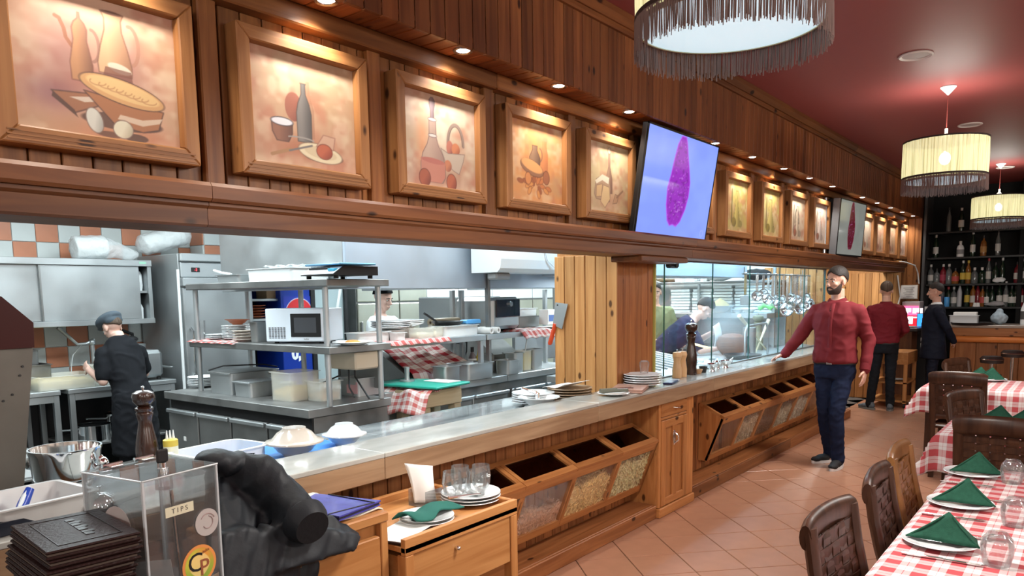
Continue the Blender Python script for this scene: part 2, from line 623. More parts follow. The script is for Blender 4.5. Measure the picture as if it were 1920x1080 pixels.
def inst(src, parent, loc, rot=None):
	o = src.copy()
	COL.objects.link(o)
	o.parent = parent
	o.location = loc
	if rot is not None: o.rotation_euler = rot
	return o
def group_empty(name, label=None):
	o = bpy.data.objects.new(name, None)
	COL.objects.link(o)
	return struct(o, label)
def boards(parent, name, m_, a0, a1, w, make, origin, gap=0.0055):
	"""a row of tongue and groove boards from a0 to a1: shared mesh, one object per board"""
	n = max(1, int(round((a1 - a0) / w)))
	w = (a1 - a0) / n
	src = None
	for k in range(n):
		if src is None:
			src = make(w - gap).build(name, m_, parent)
			o = src
		else:
			o = inst(src, parent, (0, 0, 0))
		o.location = origin(a0 + (k + 0.5) * w)
	return n
ORD = ['topmost', 'second from the top', 'third from the top', 'fourth from the top', 'fifth from the top', 'sixth from the top',
	   'seventh from the top', 'eighth from the top', 'ninth from the top', 'tenth from the top', 'eleventh from the top',
	   'twelfth from the top', 'thirteenth from the top', 'fourteenth from the top', 'fifteenth from the top']
# ------------------------------------------------------------------ flat prints
class Print:
	def __init__(self, nx, ny, bg):
		self.nx, self.ny = nx, ny
		self.U, self.V = np.meshgrid(np.linspace(0, 1, nx), np.linspace(0, 1, ny))
		self.C = np.zeros((ny, nx, 3)) + np.array(bg)
		self.soft = 1.2 / nx
	def noise(self, cells, seed):
		rs = np.random.RandomState(seed)
		g = rs.rand(cells + 2, cells + 2)
		x, y = self.U * cells, self.V * cells
		xi, yi = x.astype(int), y.astype(int)
		fx, fy = x - xi, y - yi
		fx, fy = fx * fx * (3 - 2 * fx), fy * fy * (3 - 2 * fy)
		return (g[yi, xi] * (1 - fx) + g[yi, xi + 1] * fx) * (1 - fy) + (g[yi + 1, xi] * (1 - fx) + g[yi + 1, xi + 1] * fx) * fy
	def wash(self, col, cells, seed, lo=0.35, hi=0.75, k=0.7, mask=None):
		n = 0.6 * self.noise(cells, seed) + 0.4 * self.noise(cells * 3, seed + 1)
		a = np.clip((n - lo) / (hi - lo), 0, 1) * k
		if mask is not None: a = a * mask
		self.mix(a, col)
	def mix(self, a, col):
		self.C = self.C * (1 - a[..., None]) + np.array(col) * a[..., None]
	def blob(self, cx, cy, rx, ry, col, k=0.8, p=1.5):
		d = ((self.U - cx) / rx) ** 2 + ((self.V - cy) / ry) ** 2
		self.mix(k * np.exp(-d * p), col)
	def emask(self, cx, cy, rx, ry, rot=0):
		c, s = math.cos(rot), math.sin(rot)
		x, y = self.U - cx, self.V - cy
		x, y = x * c + y * s, -x * s + y * c
		d = (np.sqrt((x / rx) ** 2 + (y / ry) ** 2) - 1) * min(rx, ry)
		return np.clip(0.5 - d / self.soft, 0, 1), x / rx, y / ry
	def ellipse(self, cx, cy, rx, ry, col, rot=0, shade=None, k=1.0, line=None):
		if line:
			a, _, _ = self.emask(cx, cy, rx + 0.007, ry + 0.007, rot)
			self.mix(a * 0.9, line)
		a, x, y = self.emask(cx, cy, rx, ry, rot)
		self.mix(a * k, col)
		if shade:
			self.mix(a * np.clip(x * 0.6 - y * 0.5, 0, 1) * 0.9 * k, shade)
	def pmask(self, pts):
		ins = np.zeros(self.U.shape, bool)
		d = np.full(self.U.shape, 9.0)
		n = len(pts)
		for i in range(n):
			(x0, y0), (x1, y1) = pts[i], pts[(i + 1) % n]
			c = ((y0 > self.V) != (y1 > self.V))
			with np.errstate(divide='ignore', invalid='ignore'):
				xx = (x1 - x0) * (self.V - y0) / ((y1 - y0) if y1 != y0 else 1e-9) + x0
			ins ^= c & (self.U < xx)
			d = np.minimum(d, self.segd(x0, y0, x1, y1))
		d = np.where(ins, -d, d)
		return np.clip(0.5 - d / self.soft, 0, 1), d
	def segd(self, x0, y0, x1, y1):
		dx, dy = x1 - x0, y1 - y0
		t = np.clip(((self.U - x0) * dx + (self.V - y0) * dy) / (dx * dx + dy * dy + 1e-12), 0, 1)
		return np.hypot(self.U - x0 - t * dx, self.V - y0 - t * dy)
	def poly(self, pts, col, k=1.0, line=None, lw=0.008):
		a, d = self.pmask(pts)
		self.mix(a * k, col)
		if line:
			self.mix(np.clip(1 - np.abs(d) / lw, 0, 1) * 0.8, line)
	def turned(self, cx, prof, col, shade, k=1.0, line=None):
		"""silhouette of a jar or bottle: (half width, height) up its side, shaded to the right"""
		pts = [(cx - r, y) for r, y in prof] + [(cx + r, y) for r, y in reversed(prof)]
		a, d = self.pmask(pts)
		self.mix(a * k, col)
		hw = max(r for r, _ in prof)
		g = np.clip((self.U - cx) / hw * 0.7 + 0.25, 0, 1)
		self.mix(a * g * 0.8 * k, shade)
		if line:
			self.mix(np.clip(1 - np.abs(d) / 0.008, 0, 1) * 0.8, line)
	def stroke(self, pts, w, col, k=1.0):
		d = np.full(self.U.shape, 9.0)
		for (a, b) in zip(pts[:-1], pts[1:]):
			d = np.minimum(d, self.segd(*a, *b))
		self.mix(np.clip(0.5 - (d - w / 2) / self.soft, 0, 1) * k, col)
	def arc(self, cx, cy, rx, ry, a0, a1, w, col, k=1.0, n=18):
		self.stroke([(cx + rx * math.cos(a0 + (a1 - a0) * i / n), cy + ry * math.sin(a0 + (a1 - a0) * i / n)) for i in range(n + 1)], w, col, k)
	def build(self, name, m_, place, parent=None, srgb=True):
		nx, ny = self.nx, self.ny
		v = [tuple(place(u, w)) for w in np.linspace(0, 1, ny) for u in np.linspace(0, 1, nx)]
		f = [(j * nx + i, j * nx + i + 1, (j + 1) * nx + i + 1, (j + 1) * nx + i) for j in range(ny - 1) for i in range(nx - 1)]
		me = bpy.data.meshes.new(name)
		me.from_pydata(v, [], f)
		C = np.clip(self.C, 0, 1)
		if srgb:
			C = np.where(C <= 0.04045, C / 12.92, ((C + 0.055) / 1.055) ** 2.4)
		ca = me.color_attributes.new('print', 'FLOAT_COLOR', 'POINT')
		arr = np.ones((nx * ny, 4), dtype=np.float32)
		arr[:, :3] = C.reshape(-1, 3)
		ca.data.foreach_set('color', arr.ravel())
		me.materials.append(m_)
		o = bpy.data.objects.new(name, me)
		COL.objects.link(o)
		if parent: o.parent = parent
		return o
def text_mesh(name, body, size, m_, parent, matrix, extrude=0.0006, align='CENTER', bold=0.0, shear=0.0):
	cu = bpy.data.curves.new(name, 'FONT')
	cu.body = body
	cu.size = size
	cu.extrude = extrude
	cu.align_x = align
	cu.align_y = 'CENTER'
	cu.offset = bold
	cu.shear = shear
	cu.resolution_u = 3
	t = bpy.data.objects.new(name, cu)
	COL.objects.link(t)
	bpy.context.view_layer.update()
	me = bpy.data.meshes.new_from_object(t.evaluated_get(bpy.context.evaluated_depsgraph_get()))
	bpy.data.objects.remove(t)
	me.materials.clear()
	me.materials.append(m_)
	o = bpy.data.objects.new(name, me)
	COL.objects.link(o)
	o.parent = parent
	o.matrix_local = matrix
	return o
def facing(origin, right, up):
	"""matrix whose x runs along right, y along up"""
	r, u = Vector(right).normalized(), Vector(up).normalized()
	n = r.cross(u)
	M_ = Matrix.Identity(4)
	for i in range(3):
		M_[i][0], M_[i][1], M_[i][2], M_[i][3] = r[i], u[i], n[i], origin[i]
	return M_
def fuse(name, mb, voxel, m_, parent=None, smooth=4, disp=None):
	"""melt overlapping closed shapes into one continuous skin"""
	me = mb.mesh(name)
	o = bpy.data.objects.new(name, me)
	COL.objects.link(o)
	md = o.modifiers.new('r', 'REMESH')
	md.mode = 'VOXEL'
	md.voxel_size = voxel
	sm = o.modifiers.new('s', 'SMOOTH')
	sm.iterations = smooth
	sm.factor = 0.5
	bpy.context.view_layer.update()
	me2 = bpy.data.meshes.new_from_object(o.evaluated_get(bpy.context.evaluated_depsgraph_get()))
	bpy.data.objects.remove(o)
	if disp:
		n = len(me2.vertices)
		co = np.empty(n * 3)
		no = np.empty(n * 3)
		me2.vertices.foreach_get('co', co)
		me2.vertex_normals.foreach_get('vector', no)
		co, no = co.reshape(-1, 3), no.reshape(-1, 3)
		amp = np.array([disp(Vector(c)) for c in co])
		co += no * amp[:, None]
		me2.vertices.foreach_set('co', co.ravel())
		me2.update()
	me2.polygons.foreach_set('use_smooth', [True] * len(me2.polygons))
	me2.materials.clear()
	me2.materials.append(m_)
	o2 = bpy.data.objects.new(name, me2)
	COL.objects.link(o2)
	if parent: o2.parent = parent
	return o2
# ================================================================== ROOM SHELL
M_GROUT = mat('grout', (0.17, 0.095, 0.058), 0.9)
M_TILE = mat('terracotta_tile', (0.40, 0.200, 0.125), 0.29, var=0.08, vscale=9)
M_KFLOOR = mat('kitchen_floor', (0.10, 0.095, 0.09), 0.5, var=0.2)
M_CEIL = mat('red_ceiling_paint', (0.25, 0.052, 0.048), 0.5, bump=0.05, bscale=8)
M_PLASTER = mat('plaster', (0.62, 0.56, 0.48), 0.8)
M_KWALL = mat('kitchen_wall', (0.62, 0.64, 0.63), 0.6)
M_TILE_W = mat('white_wall_tile', (0.56, 0.60, 0.59), 0.22, var=0.06, vscale=3)
M_TILE_T = mat('terracotta_wall_tile', (0.52, 0.215, 0.125), 0.25, var=0.15, vscale=3)
M_BLACKWALL = mat('black_back_bar', (0.005, 0.0055, 0.0055), 0.6, spec=.2)
floor = struct(MB().box(-2.6, 5.0, -4.0, 14.2, -0.05, -0.006).build('floor', M_GROUT))
T = 0.3125
A0 = math.radians(46.5)
ux, uy = Vector((math.cos(A0), math.sin(A0), 0)), Vector((math.sin(A0), -math.cos(A0), 0))
org = Vector((-2.175, 4.319, 0))
tsrc = None
cells = []
for i in range(-20, 36):
	for j in range(-36, 24):
		c = org + ux * ((i + .5) * T) + uy * ((j + .5) * T)
		if -2.6 < c.x < 1.0 and 2.4 < c.y < 12.6:
			cells.append(((c - EYE).length, c))
cells.sort(key=lambda q: q[0])
far_mb = MB()
ntile = 0
for d, c in cells:
	near = ntile < 292 and c.x < 0.15 - (0.1 if c.y < 4 else 0) and c.x > -2.5
	if near:
		if tsrc is None:
			q = T / 2 - 0.003
			tsrc = MB().box(-q, q, -q, q, -0.012, 0.0, 0.0015).build('tile', M_TILE, floor)
			o = tsrc
		else:
			o = inst(tsrc, floor, c)
		o.location = c
		o.rotation_euler = (0, random.choice((-1, 1)) * 0.0008, A0 + random.choice((0, PI / 2, PI, -PI / 2)))
		ntile += 1
	else:
		q = T / 2 - 0.0022
		far_mb.M = Matrix.Translation(c) @ Matrix.Rotation(A0, 4, 'Z')
		far_mb.box(-q, q, -q, q, -0.012, 0.0)
stuff(far_mb.build('far_tiles', M_TILE, floor))
struct(MB().box(-9.2, -2.6, -1.0, 14.2, -0.05, 0.0).build('floor_kitchen', M_KFLOOR))
struct(MB().box(-2.26, 5.0, -4.0, 14.2, 3.15, 3.2).build('ceiling', M_CEIL))
struct(MB().box(-9.2, -2.6, -1.0, 14.2, 2.72, 2.78).build('ceiling_kitchen', M_KWALL))
struct(MB().box(4.98, 5.05, -4.0, 14.2, 0, 3.15).build('wall_right', M_PLASTER))
struct(MB().box(-2.6, 5.0, -4.05, -3.98, 0, 3.15).build('wall_rear', M_PLASTER))
struct(MB().box(-9.2, -9.12, -1.0, 14.2, 0, 2.72).build('wall_kitchen_far', M_KWALL))
struct(MB().box(-9.2, -2.66, -1.05, -0.98, 0, 2.72).build('wall_kitchen_left', M_KWALL))
# ---- the picture wall above the pass (its boards, posts, rails, beam)
wl = group_empty('wall_left', 'stained pine wall above the serving counter')
MB().box(-2.66, -2.562, -4.0, 13.6, 1.83, 3.15).build('backing', W_RY, wl)
boards(wl, 'plank', W_RZ, 0.30, 13.4, 0.0925,
	   lambda w: MB().box(-0.0, 0.022, -w / 2, w / 2, 0, 0.66, 0.003), lambda y: (-2.562, y, 1.955))
PY = [1.15 + 0.768 * k for k in range(5)] + [5.53, 6.34, 7.17, 7.96, 8.74] + [10.06, 10.836, 11.572, 12.359, 13.10]
posts = []
for a, b in zip([0.38] + PY[:-1], PY):
	gap = b - a
	if gap < 0.9: posts.append((a + b) / 2)
	else: posts += [a + 0.385, b - 0.385]
psrc = None
for y in posts:
	if psrc is None:
		psrc = MB().box(0, 0.032, -0.036, 0.036, 0, 0.66, 0.005).build('post', W_RZ, wl)
		psrc.location = (-2.54, y, 1.955)
	else:
		inst(psrc, wl, (-2.54, y, 1.955))
for (y0, y1) in ((-1.0, 3.1), (3.104, 7.2), (7.204, 11.3), (11.304, 13.4)):
	MB().box(-2.545, -2.475, y0, y1, 2.612, 2.69, 0.006).build('top_rail', W_RY, wl)
for (y0, y1) in ((-1.0, 1.433), (1.435, 5.3), (5.302, 9.2), (9.202, 12.95)):
	mb = MB().prism([(-2.60, 1.905), (-2.385, 1.905), (-2.375, 1.915), (-2.375, 1.955), (-2.385, 1.968), (-2.60, 1.968)], 'y', y0, y1)
	mb.build('ledge_board', W_BEAM, wl)
	MB().prism([(-2.60, 1.884), (-2.412, 1.884), (-2.400, 1.893), (-2.400, 1.9045), (-2.60, 1.9045)], 'y', y0, y1).build('moulding', W_BEAM, wl)
	MB().prism([(-2.66, 1.822), (-2.422, 1.822), (-2.412, 1.83), (-2.412, 1.8835), (-2.66, 1.8835)], 'y', y0, y1).build('beam', W_BEAM, wl)
# soffit boards and the frieze above
wu = group_empty('wall_left_frieze', 'boxed pine frieze with downlights above the pictures')
MB().box(-2.56, -2.30, -4.0, 13.4, 2.72, 3.14).build('backing', W_FASC, wu)
boards(wu, 'soffit_plank', wood('pine_soffit', (0.26, 0.088, 0.03), (0.15, 0.043, 0.014), 'x'), -0.6, 13.4, 0.0905,
	   lambda w: MB().box(0, 0.27, -w / 2, w / 2, 0, 0.022, 0.003), lambda y: (-2.545, y, SOFFIT_Z))
boards(wu, 'plank', W_FASC, 0.6, 13.6, 0.0905,
	   lambda w: MB().box(0, 0.024, -w / 2, w / 2, 0, 0.47, 0.003), lambda y: (-2.294, y, 2.662))
for (y0, y1) in ((-1, 4.6), (4.603, 9.1), (9.103, 13.6)):
	MB().prism([(-2.27, 3.055), (-2.252, 3.055), (-2.245, 3.065), (-2.245, 3.085), (-2.27, 3.085)], 'y', y0, y1).build('crown_bead', W_BEAM, wu)
	MB().prism([(-2.27, 3.086), (-2.235, 3.086), (-2.21, 3.118), (-2.21, 3.149), (-2.27, 3.149)], 'y', y0, y1).build('crown', W_BEAM, wu)
# end pier beside the back bar
pier = group_empty('wall_end_pier', 'pine pier closing the picture wall beside the bar')
MB().box(-2.66, -2.30, 13.40, 13.62, 0.0, 3.1).build('backing', W_RZ, pier)
boards(pier, 'plank', W_RZ, -2.66, -2.27, 0.095, lambda w: MB().box(-w / 2, w / 2, 0, 0.02, 0, 2.66, 0.003), lambda x: (x, 13.378, 0.0))
boards(pier, 'side_plank', W_RZ, 13.40, 13.62, 0.11, lambda w: MB().box(0, 0.02, -w / 2, w / 2, 0, 2.66, 0.003), lambda y: (-2.295, y, 0.0))
# ---- pine column between the open pass and the glazed one
colm = group_empty('wall_column', 'pale pine boarded column standing on the counter')
MB().box(-3.13, -2.645, 4.58, 5.085, 0.872, 2.7).build('core', W_LZ, colm)
boards(colm, 'plank', W_LZ, -3.146, -2.622, 0.0875, lambda w: MB().box(-w / 2, w / 2, 0, 0.02, 0, 0.97, 0.003), lambda x: (x, 4.56, 0.872))
boards(colm, 'side_plank', W_CZ, 4.56, 5.09, 0.088, lambda w: MB().box(0, 0.022, -w / 2, w / 2, 0, 0.97, 0.003), lambda y: (-2.644, y, 0.872))
MB().box(-3.15, -3.128, 4.575, 5.09, 0.872, 1.84, 0.004).build('corner_strip', W_LZ, colm)
MB().box(-2.64, -2.40, 4.50, 5.2, 1.785, 1.822, 0.006).build('head_block', W_BEAM, colm)
# ---- tiled kitchen wall
kb = group_empty('wall_kitchen_back', 'kitchen wall of white and terracotta chequer tiles')
MB().box(-7.22, -7.112, -1.0, 14.0, 0, 2.72).build('backing', M_KWALL, kb)
TW = 0.178
srcs = {}
for i in range(-7, 11):
	for j in list(range(-7, -3)) + [-1, 0, 1]:
		y, z = 3.002 + (i + .5) * TW, 2.077 + (j + .5) * TW
		k = (i + j) % 2 == 0
		if k not in srcs:
			q = TW / 2 - 0.0025
			srcs[k] = MB().box(0, 0.012, -q, q, -q, q, 0.002).build('tile', M_TILE_T if k else M_TILE_W, kb)
			srcs[k].location = (-7.112, y, z)
		else:
			inst(srcs[k], kb, (-7.112, y, z))
# boxed pipe in the corner, tiled too
MB().box(-7.1, -6.86, 4.02, 4.22, 1.9, 2.72).build('pipe_box', M_KWALL, kb)
for j in range(3):
	for (k, (x0, x1, y0, y1)) in enumerate(((-7.095, -6.865, 4.008, 4.02), (-6.86, -6.848, 4.022, 4.218))):
		MB().box(x0, x1, y0, y1, 1.92 + j * TW, 1.92 + (j + 1) * TW - 0.005, 0.002).build('tile', M_TILE_T if (j + k) % 2 else M_TILE_W, kb)
MB().box(-7.09, -7.06, 5.0, 5.04, 1.7, 2.7, 0.008).build('green_conduit', mat('green_pipe', (0.03, 0.25, 0.11), 0.5), kb)
# ---- end wall of the glazed kitchen
ke = group_empty('wall_kitchen_end', 'boarded end wall of the glazed kitchen')
MB().box(-9.0, -2.64, 9.52, 9.6, 0, 2.72).build('backing', M_KWALL, ke)
boards(ke, 'plank', W_LZ, -3.36, -2.64, 0.09, lambda w: MB().box(-w / 2, w / 2, 0, 0.02, 0, 1.0, 0.003), lambda x: (x, 9.50, 0.86))
# ---- boarded panel past the glass, lit from the pass door
kd = group_empty('wall_pass_panel', 'pale pine panel between the kitchen pass and the bar')
MB().box(-3.6, -2.42, 12.7, 12.78, 0, 2.0).build('backing', W_LZ, kd)
boards(kd, 'plank', W_LZ, -3.5, -2.41, 0.098, lambda w: MB().box(-w / 2, w / 2, 0, 0.02, 0, 1.82, 0.003), lambda x: (x, 12.68, 0.0))
# ---- back bar wall
bb = group_empty('wall_back_bar', 'black back wall behind the bar')
MB().box(-2.25, 5.0, 13.9, 14.0, 0, 3.15).build('panel', M_BLACKWALL, bb)
MB().box(-2.25, -2.21, 13.38, 13.9, 0, 3.15, 0.004).build('side_panel', mat('grey_edge', (0.05, 0.05, 0.05), 0.5), bb)
MB().box(-1.0, -0.94, 13.5, 13.9, 0, 3.15, 0.004).build('upright', M_BLACKWALL, bb)
# ================================================================== SERVING COUNTER
sc_ = thing('serving_counter', 'long serving counter with stone top and pine boarded front', 'counter', (0, 0, 0))
M_STONE = mat('pale_stone', (0.40, 0.40, 0.37), 0.2, var=0.22, vscale=9, coat=0.2, stretch=(1, 0.35, 1))
M_MARBLE = mat('grey_marble', (0.34, 0.37, 0.38), 0.10, var=0.55, vscale=7, coat=0.4, stretch=(1.0, 0.22, 1), dark=(0.13, 0.15, 0.16))
ys = [0.15, 2.13, 3.85, 5.57, 7.29, 9.0, 9.9]
for a, b in zip(ys[:-1], ys[1:]):
	MB().box(-2.625, -2.338, a + .001, b - .001, 0.905, 0.926, 0.003).build('ledge_slab', M_STONE, sc_)
	MB().box(-2.365, -2.340, a + .001, b - .001, 0.812, 0.9045, 0.003).build('apron', W_APRON, sc_)
for a, b in ((0.15, 2.6), (2.603, 5.1)):
	MB().box(-3.20, -2.627, a, b, 0.848, 0.870, 0.003).build('worktop', M_MARBLE, sc_)
MB().box(-3.14, -2.625, 0.17, 5.09, 0.02, 0.847).build('carcass', STEEL_D, sc_)
MB().box(-2.62, -2.372, 0.15, 9.9, 0.875, 0.904).build('ledge_base', W_CZ, sc_)
MB().box(-2.62, -2.60, 0.15, 9.9, 0, 0.875).build('front_backing', W_CZ, sc_)
for a, b in ((1.2, 4.685), (5.262, 9.9)):
	boards(sc_, 'plank', W_CZ, a, b, 0.0905, lambda w: MB().box(0, 0.018, -w / 2, w / 2, 0, 0.775, 0.003), lambda y: (-2.60, y, 0.10))
for a, b in ((0.3, 2.5), (2.502, 4.68), (5.263, 7.6), (7.602, 9.9)):
	MB().box(-2.585, -2.392, a, b, 0.072, 0.098, 0.005).build('step_board', wood('pine_step', (0.30, 0.115, 0.04), (0.19, 0.065, 0.02), 'y'), sc_)
	MB().box(-2.40, -2.376, a, b, 0, 0.094, 0.005).build('step_riser', MATS['pine_step'], sc_)
# cabinet in the counter front
cb = thing('counter_cabinet', 'narrow pine cabinet with drawer and panelled door set in counter front', 'cabinet', (0, 0, 0))
MB().box(-2.597, -2.385, 4.692, 5.252, 0.0, 0.811, 0.003).build('body', W_OZ, cb)
MB().box(-2.386, -2.366, 4.692, 4.722, 0.07, 0.811, 0.003).build('stile', W_OZ, cb)
MB().box(-2.386, -2.366, 5.135, 5.252, 0.07, 0.811, 0.003).build('stile', W_OZ, cb)
MB().box(-2.386, -2.366, 4.724, 5.133, 0.69, 0.708, 0.003).build('rail', W_OY, cb)
MB().box(-2.40, -2.352, 4.685, 5.258, 0.0, 0.068, 0.006).build('plinth', W_OY, cb)
dr = MB().box(-2.386, -2.361, 4.727, 5.13, 0.712, 0.806, 0.004).build('drawer', W_OY, cb)
MB().tube([(-2.36, 4.90, 0.765), (-2.335, 4.91, 0.763), (-2.333, 4.96, 0.758), (-2.36, 4.975, 0.757)], 0.0045).build('drawer_pull', CHROME, dr, True)
dmb = MB()
door = MB().box(-2.386, -2.374, 4.727, 5.13, 0.075, 0.686, 0.002).build('door', W_OZ, cb)
for (a, b, c, d) in ((4.727, 4.785, .075, .686), (5.072, 5.13, .075, .686), (4.90, 4.958, .12, .64)):
	MB().box(-2.375, -2.360, a, b, c, d, 0.003).build('door_stile', W_OZ, door)
for (c, d) in ((.075, .13), (.63, .686)):
	MB().box(-2.375, -2.361, 4.786, 5.071, c, d, 0.003).build('door_rail', W_OY, door)
MB().ell((-2.358, 4.915, 0.545), (0.006, 0.022, 0.055)).tube([(-2.352, 4.915, 0.585), (-2.325, 4.915, 0.56), (-2.325, 4.915, 0.53), (-2.352, 4.915, 0.505)], 0.006).build('door_pull', CHROME, door, True)
# pasta bins: leaning glass fronts, glass lids, one bin per compartment
M_LIDGLASS = glassy('smoked_lid', (0.36, 0.27, 0.22), 0.2, 0.0, k=.45)
def bin_bank(name, y_edges, label, fills):
	t = thing(name, label, 'bin', (0, 0, 0), group='glazed pine bins along the counter')
	ya, yb = y_edges[0], y_edges[-1]
	# section: back top, front top, front foot
	BT, FT, FF = (-2.575, 0.650), (-2.362, 0.545), (-2.50, 0.185)
	def lerp(p, q, s):
		return (p[0] + (q[0] - p[0]) * s, p[1] + (q[1] - p[1]) * s)
	def slab(p, q, ym, yn, th, up):
		d = Vector((q[0] - p[0], q[1] - p[1]))
		nn = Vector((-d.y, d.x)).normalized() * th * up
		return MB().prism([p, q, (q[0] + nn.x, q[1] + nn.y), (p[0] + nn.x, p[1] + nn.y)], 'y', ym, yn)
	for e, (y0) in enumerate((ya, yb - 0.02)):
		MB().prism([BT, FT, FF, (-2.575, 0.185)], 'y', y0, y0 + 0.02).build('end_panel', W_OZ, t)
	MB().prism([(-2.575, .185), FF, (FF[0], .205), (-2.575, .205)], 'y', ya + .021, yb - .021).build('bottom_board', W_OY, t)
	slab(lerp(FT, FF, 0.0), lerp(FT, FF, 0.13), ya, yb, 0.02, -1).build('front_top_rail', W_OY, t)
	slab(lerp(FT, FF, 0.87), lerp(FT, FF, 1.0), ya, yb, 0.02, -1).build('front_foot_rail', W_OY, t)
	slab(lerp(BT, FT, 0.0), lerp(BT, FT, 0.14), ya, yb, 0.018, 1).build('lid_hinge_rail', W_OY, t)
	for i, (a, b) in enumerate(zip(y_edges[:-1], y_edges[1:])):
		# divider on the front
		for yy in ([a] if i else [a, ]) + ([b] if i == len(y_edges) - 2 else []):
			w0, w1 = (yy - 0.024, yy + 0.024)
			if yy == ya: w0, w1 = yy, yy + 0.035
			if yy == yb: w0, w1 = yy - 0.035, yy
			slab(lerp(FT, FF, 0.135), lerp(FT, FF, 0.865), w0, w1, 0.019, -1).build('front_stile', W_OZ, t)
		slab(lerp(FT, FF, 0.12), lerp(FT, FF, 0.88), a + .025, b - .025, 0.004, -2.4).build('front_pane', BINPANE, t)
		lid = slab(lerp(BT, FT, 0.82), lerp(BT, FT, 1.0), a + .003, b - .003, 0.022, 1).build('lid', W_OY, t)
		slab(lerp(BT, FT, 0.145), lerp(BT, FT, 0.815), a + .003, a + .035, 0.021, 1).build('lid_stile', W_OX, lid)
		slab(lerp(BT, FT, 0.145), lerp(BT, FT, 0.815), b - .035, b - .003, 0.021, 1).build('lid_stile', W_OX, lid)
		slab(lerp(BT, FT, 0.14), lerp(BT, FT, 0.83), a + .036, b - .036, 0.005, 2).build('lid_pane', M_LIDGLASS, lid)
		if i:
			MB().prism([lerp(BT, FT, .02), lerp(BT, FT, .96), lerp(FT, FF, .2), lerp(FT, FF, .95), (-2.575, .21)], 'y', a - .006, a + .006).build('partition', W_OZ, t)
		if i < len(fills) and fills[i]:
			key, colr, hgt = fills[i]
			pm = mat(key, colr, 0.6, var=0.35, vscale=50)
			rs = random.Random(i + len(y_edges) * 7)
			# the heap of pasta, lower at the back
			mb = MB()
			def hz(y):
				return hgt + 0.022 * math.sin(y * 17 + i) + 0.012 * math.sin(y * 41)
			base = MB()
			n = 14
			for k in range(n):
				y0_, y1_ = a + .03 + (b - a - .06) * k / n, a + .03 + (b - a - .06) * (k + 1) / n
				z1 = hz((y0_ + y1_) / 2) - 0.012
				s1 = (0.545 - z1) / (0.545 - 0.185)
				p = lerp(FT, FF, s1)
				base.prism([(-2.56, .207), (FF[0] - .012, .207), (p[0] - .016, z1), (-2.56, z1 - 0.02)], 'y', y0_, y1_)
			heap = base.build('pasta_heap', pm, t)
			# loose strands showing at the glass and on top
			cnt = 520
			for k in range(cnt):
				y = rs.uniform(a + .04, b - .04)
				zt = hz(y)
				z = rs.uniform(.215, zt) if rs.random() < .72 else zt - rs.random() * .012
				s1 = (0.545 - z) / (0.545 - 0.185)
				fx = lerp(FT, FF, s1)[0] - 0.014
				x = fx - rs.random() * 0.006 if z < zt - .013 else rs.uniform(-2.54, fx)
				L_ = 0.035 if key == 'short_pasta' else 0.075
				an = rs.uniform(0, PI)
				dy, dz = L_ / 2 * math.cos(an), L_ / 2 * math.sin(an) * 0.75
				bx_ = rs.uniform(-.006, .006)
				mb.tube([(x, y - dy, z - dz), (x + .002, y + bx_, z + bx_ * 1.5), (x - 0.002, y + dy, z + dz)],
						0.0022 if key != 'ribbon_pasta' else [(0.0012, 0.005)] * 3, n=3)
			stuff(mb.build('pasta_strands', pm, t))
	return t
bin_bank('pasta_bin', [2.10, 2.62, 3.137, 3.645, 4.174, 4.67],
		 'near bank of glass fronted pine bins heaped with dry pasta', [
			 None, None, ('short_pasta', (0.62, 0.36, 0.23), 0.36), ('long_pasta', (0.80, 0.56, 0.25), 0.44), ('ribbon_pasta', (0.70, 0.61, 0.34), 0.465)])
bin_bank('pasta_bin', [5.82 + 0.497 * k for k in range(7)],
		 'far bank of glass fronted pine bins beyond the narrow cabinet', [
			 None, ('short_pale_pasta', (0.48, 0.36, 0.24), 0.44), ('brown_pasta', (0.30, 0.17, 0.10), 0.36), ('pale_pasta', (0.5, 0.42, 0.30), 0.42),
			 ('flour_pasta', (0.52, 0.44, 0.34), 0.45), None])
# glazing of the far pass
gz = group_empty('window_1', 'frameless glass screen of the kitchen on the counter')
for (a, b) in ((5.105, 5.268), (5.272, 6.172), (6.176, 7.036), (7.04, 7.875), (7.879, 8.70), (8.704, 9.48)):
	p_ = MB().box(-2.626, -2.618, a, b, 0.932, 1.815).build('pane', PANE, gz)
	MB().box(-2.627, -2.617, b - 0.004, b + 0.0005, 0.932, 1.815).build('pane_edge', PANE_EDGE, p_)
MB().box(-2.64, -2.604, 5.1, 9.48, 0.926, 0.936, 0.002).build('floor_track', STEEL_D, gz)
MB().box(-2.64, -2.604, 5.1, 9.48, 1.812, 1.824, 0.002).build('head_track', STEEL_D, gz)
MB().box(-2.64, -2.606, 5.088, 5.104, 0.926, 1.82, 0.002).build('yellow_edge_strip', mat('brass_strip', (0.42, 0.38, 0.10), 0.4), gz)
MB().box(-2.635, -2.585, 5.30, 5.45, 1.76, 1.808, 0.012).cyl((-2.575, 5.375, 1.765), 0.012, 0.03).build('clamp', BLACK, gz)
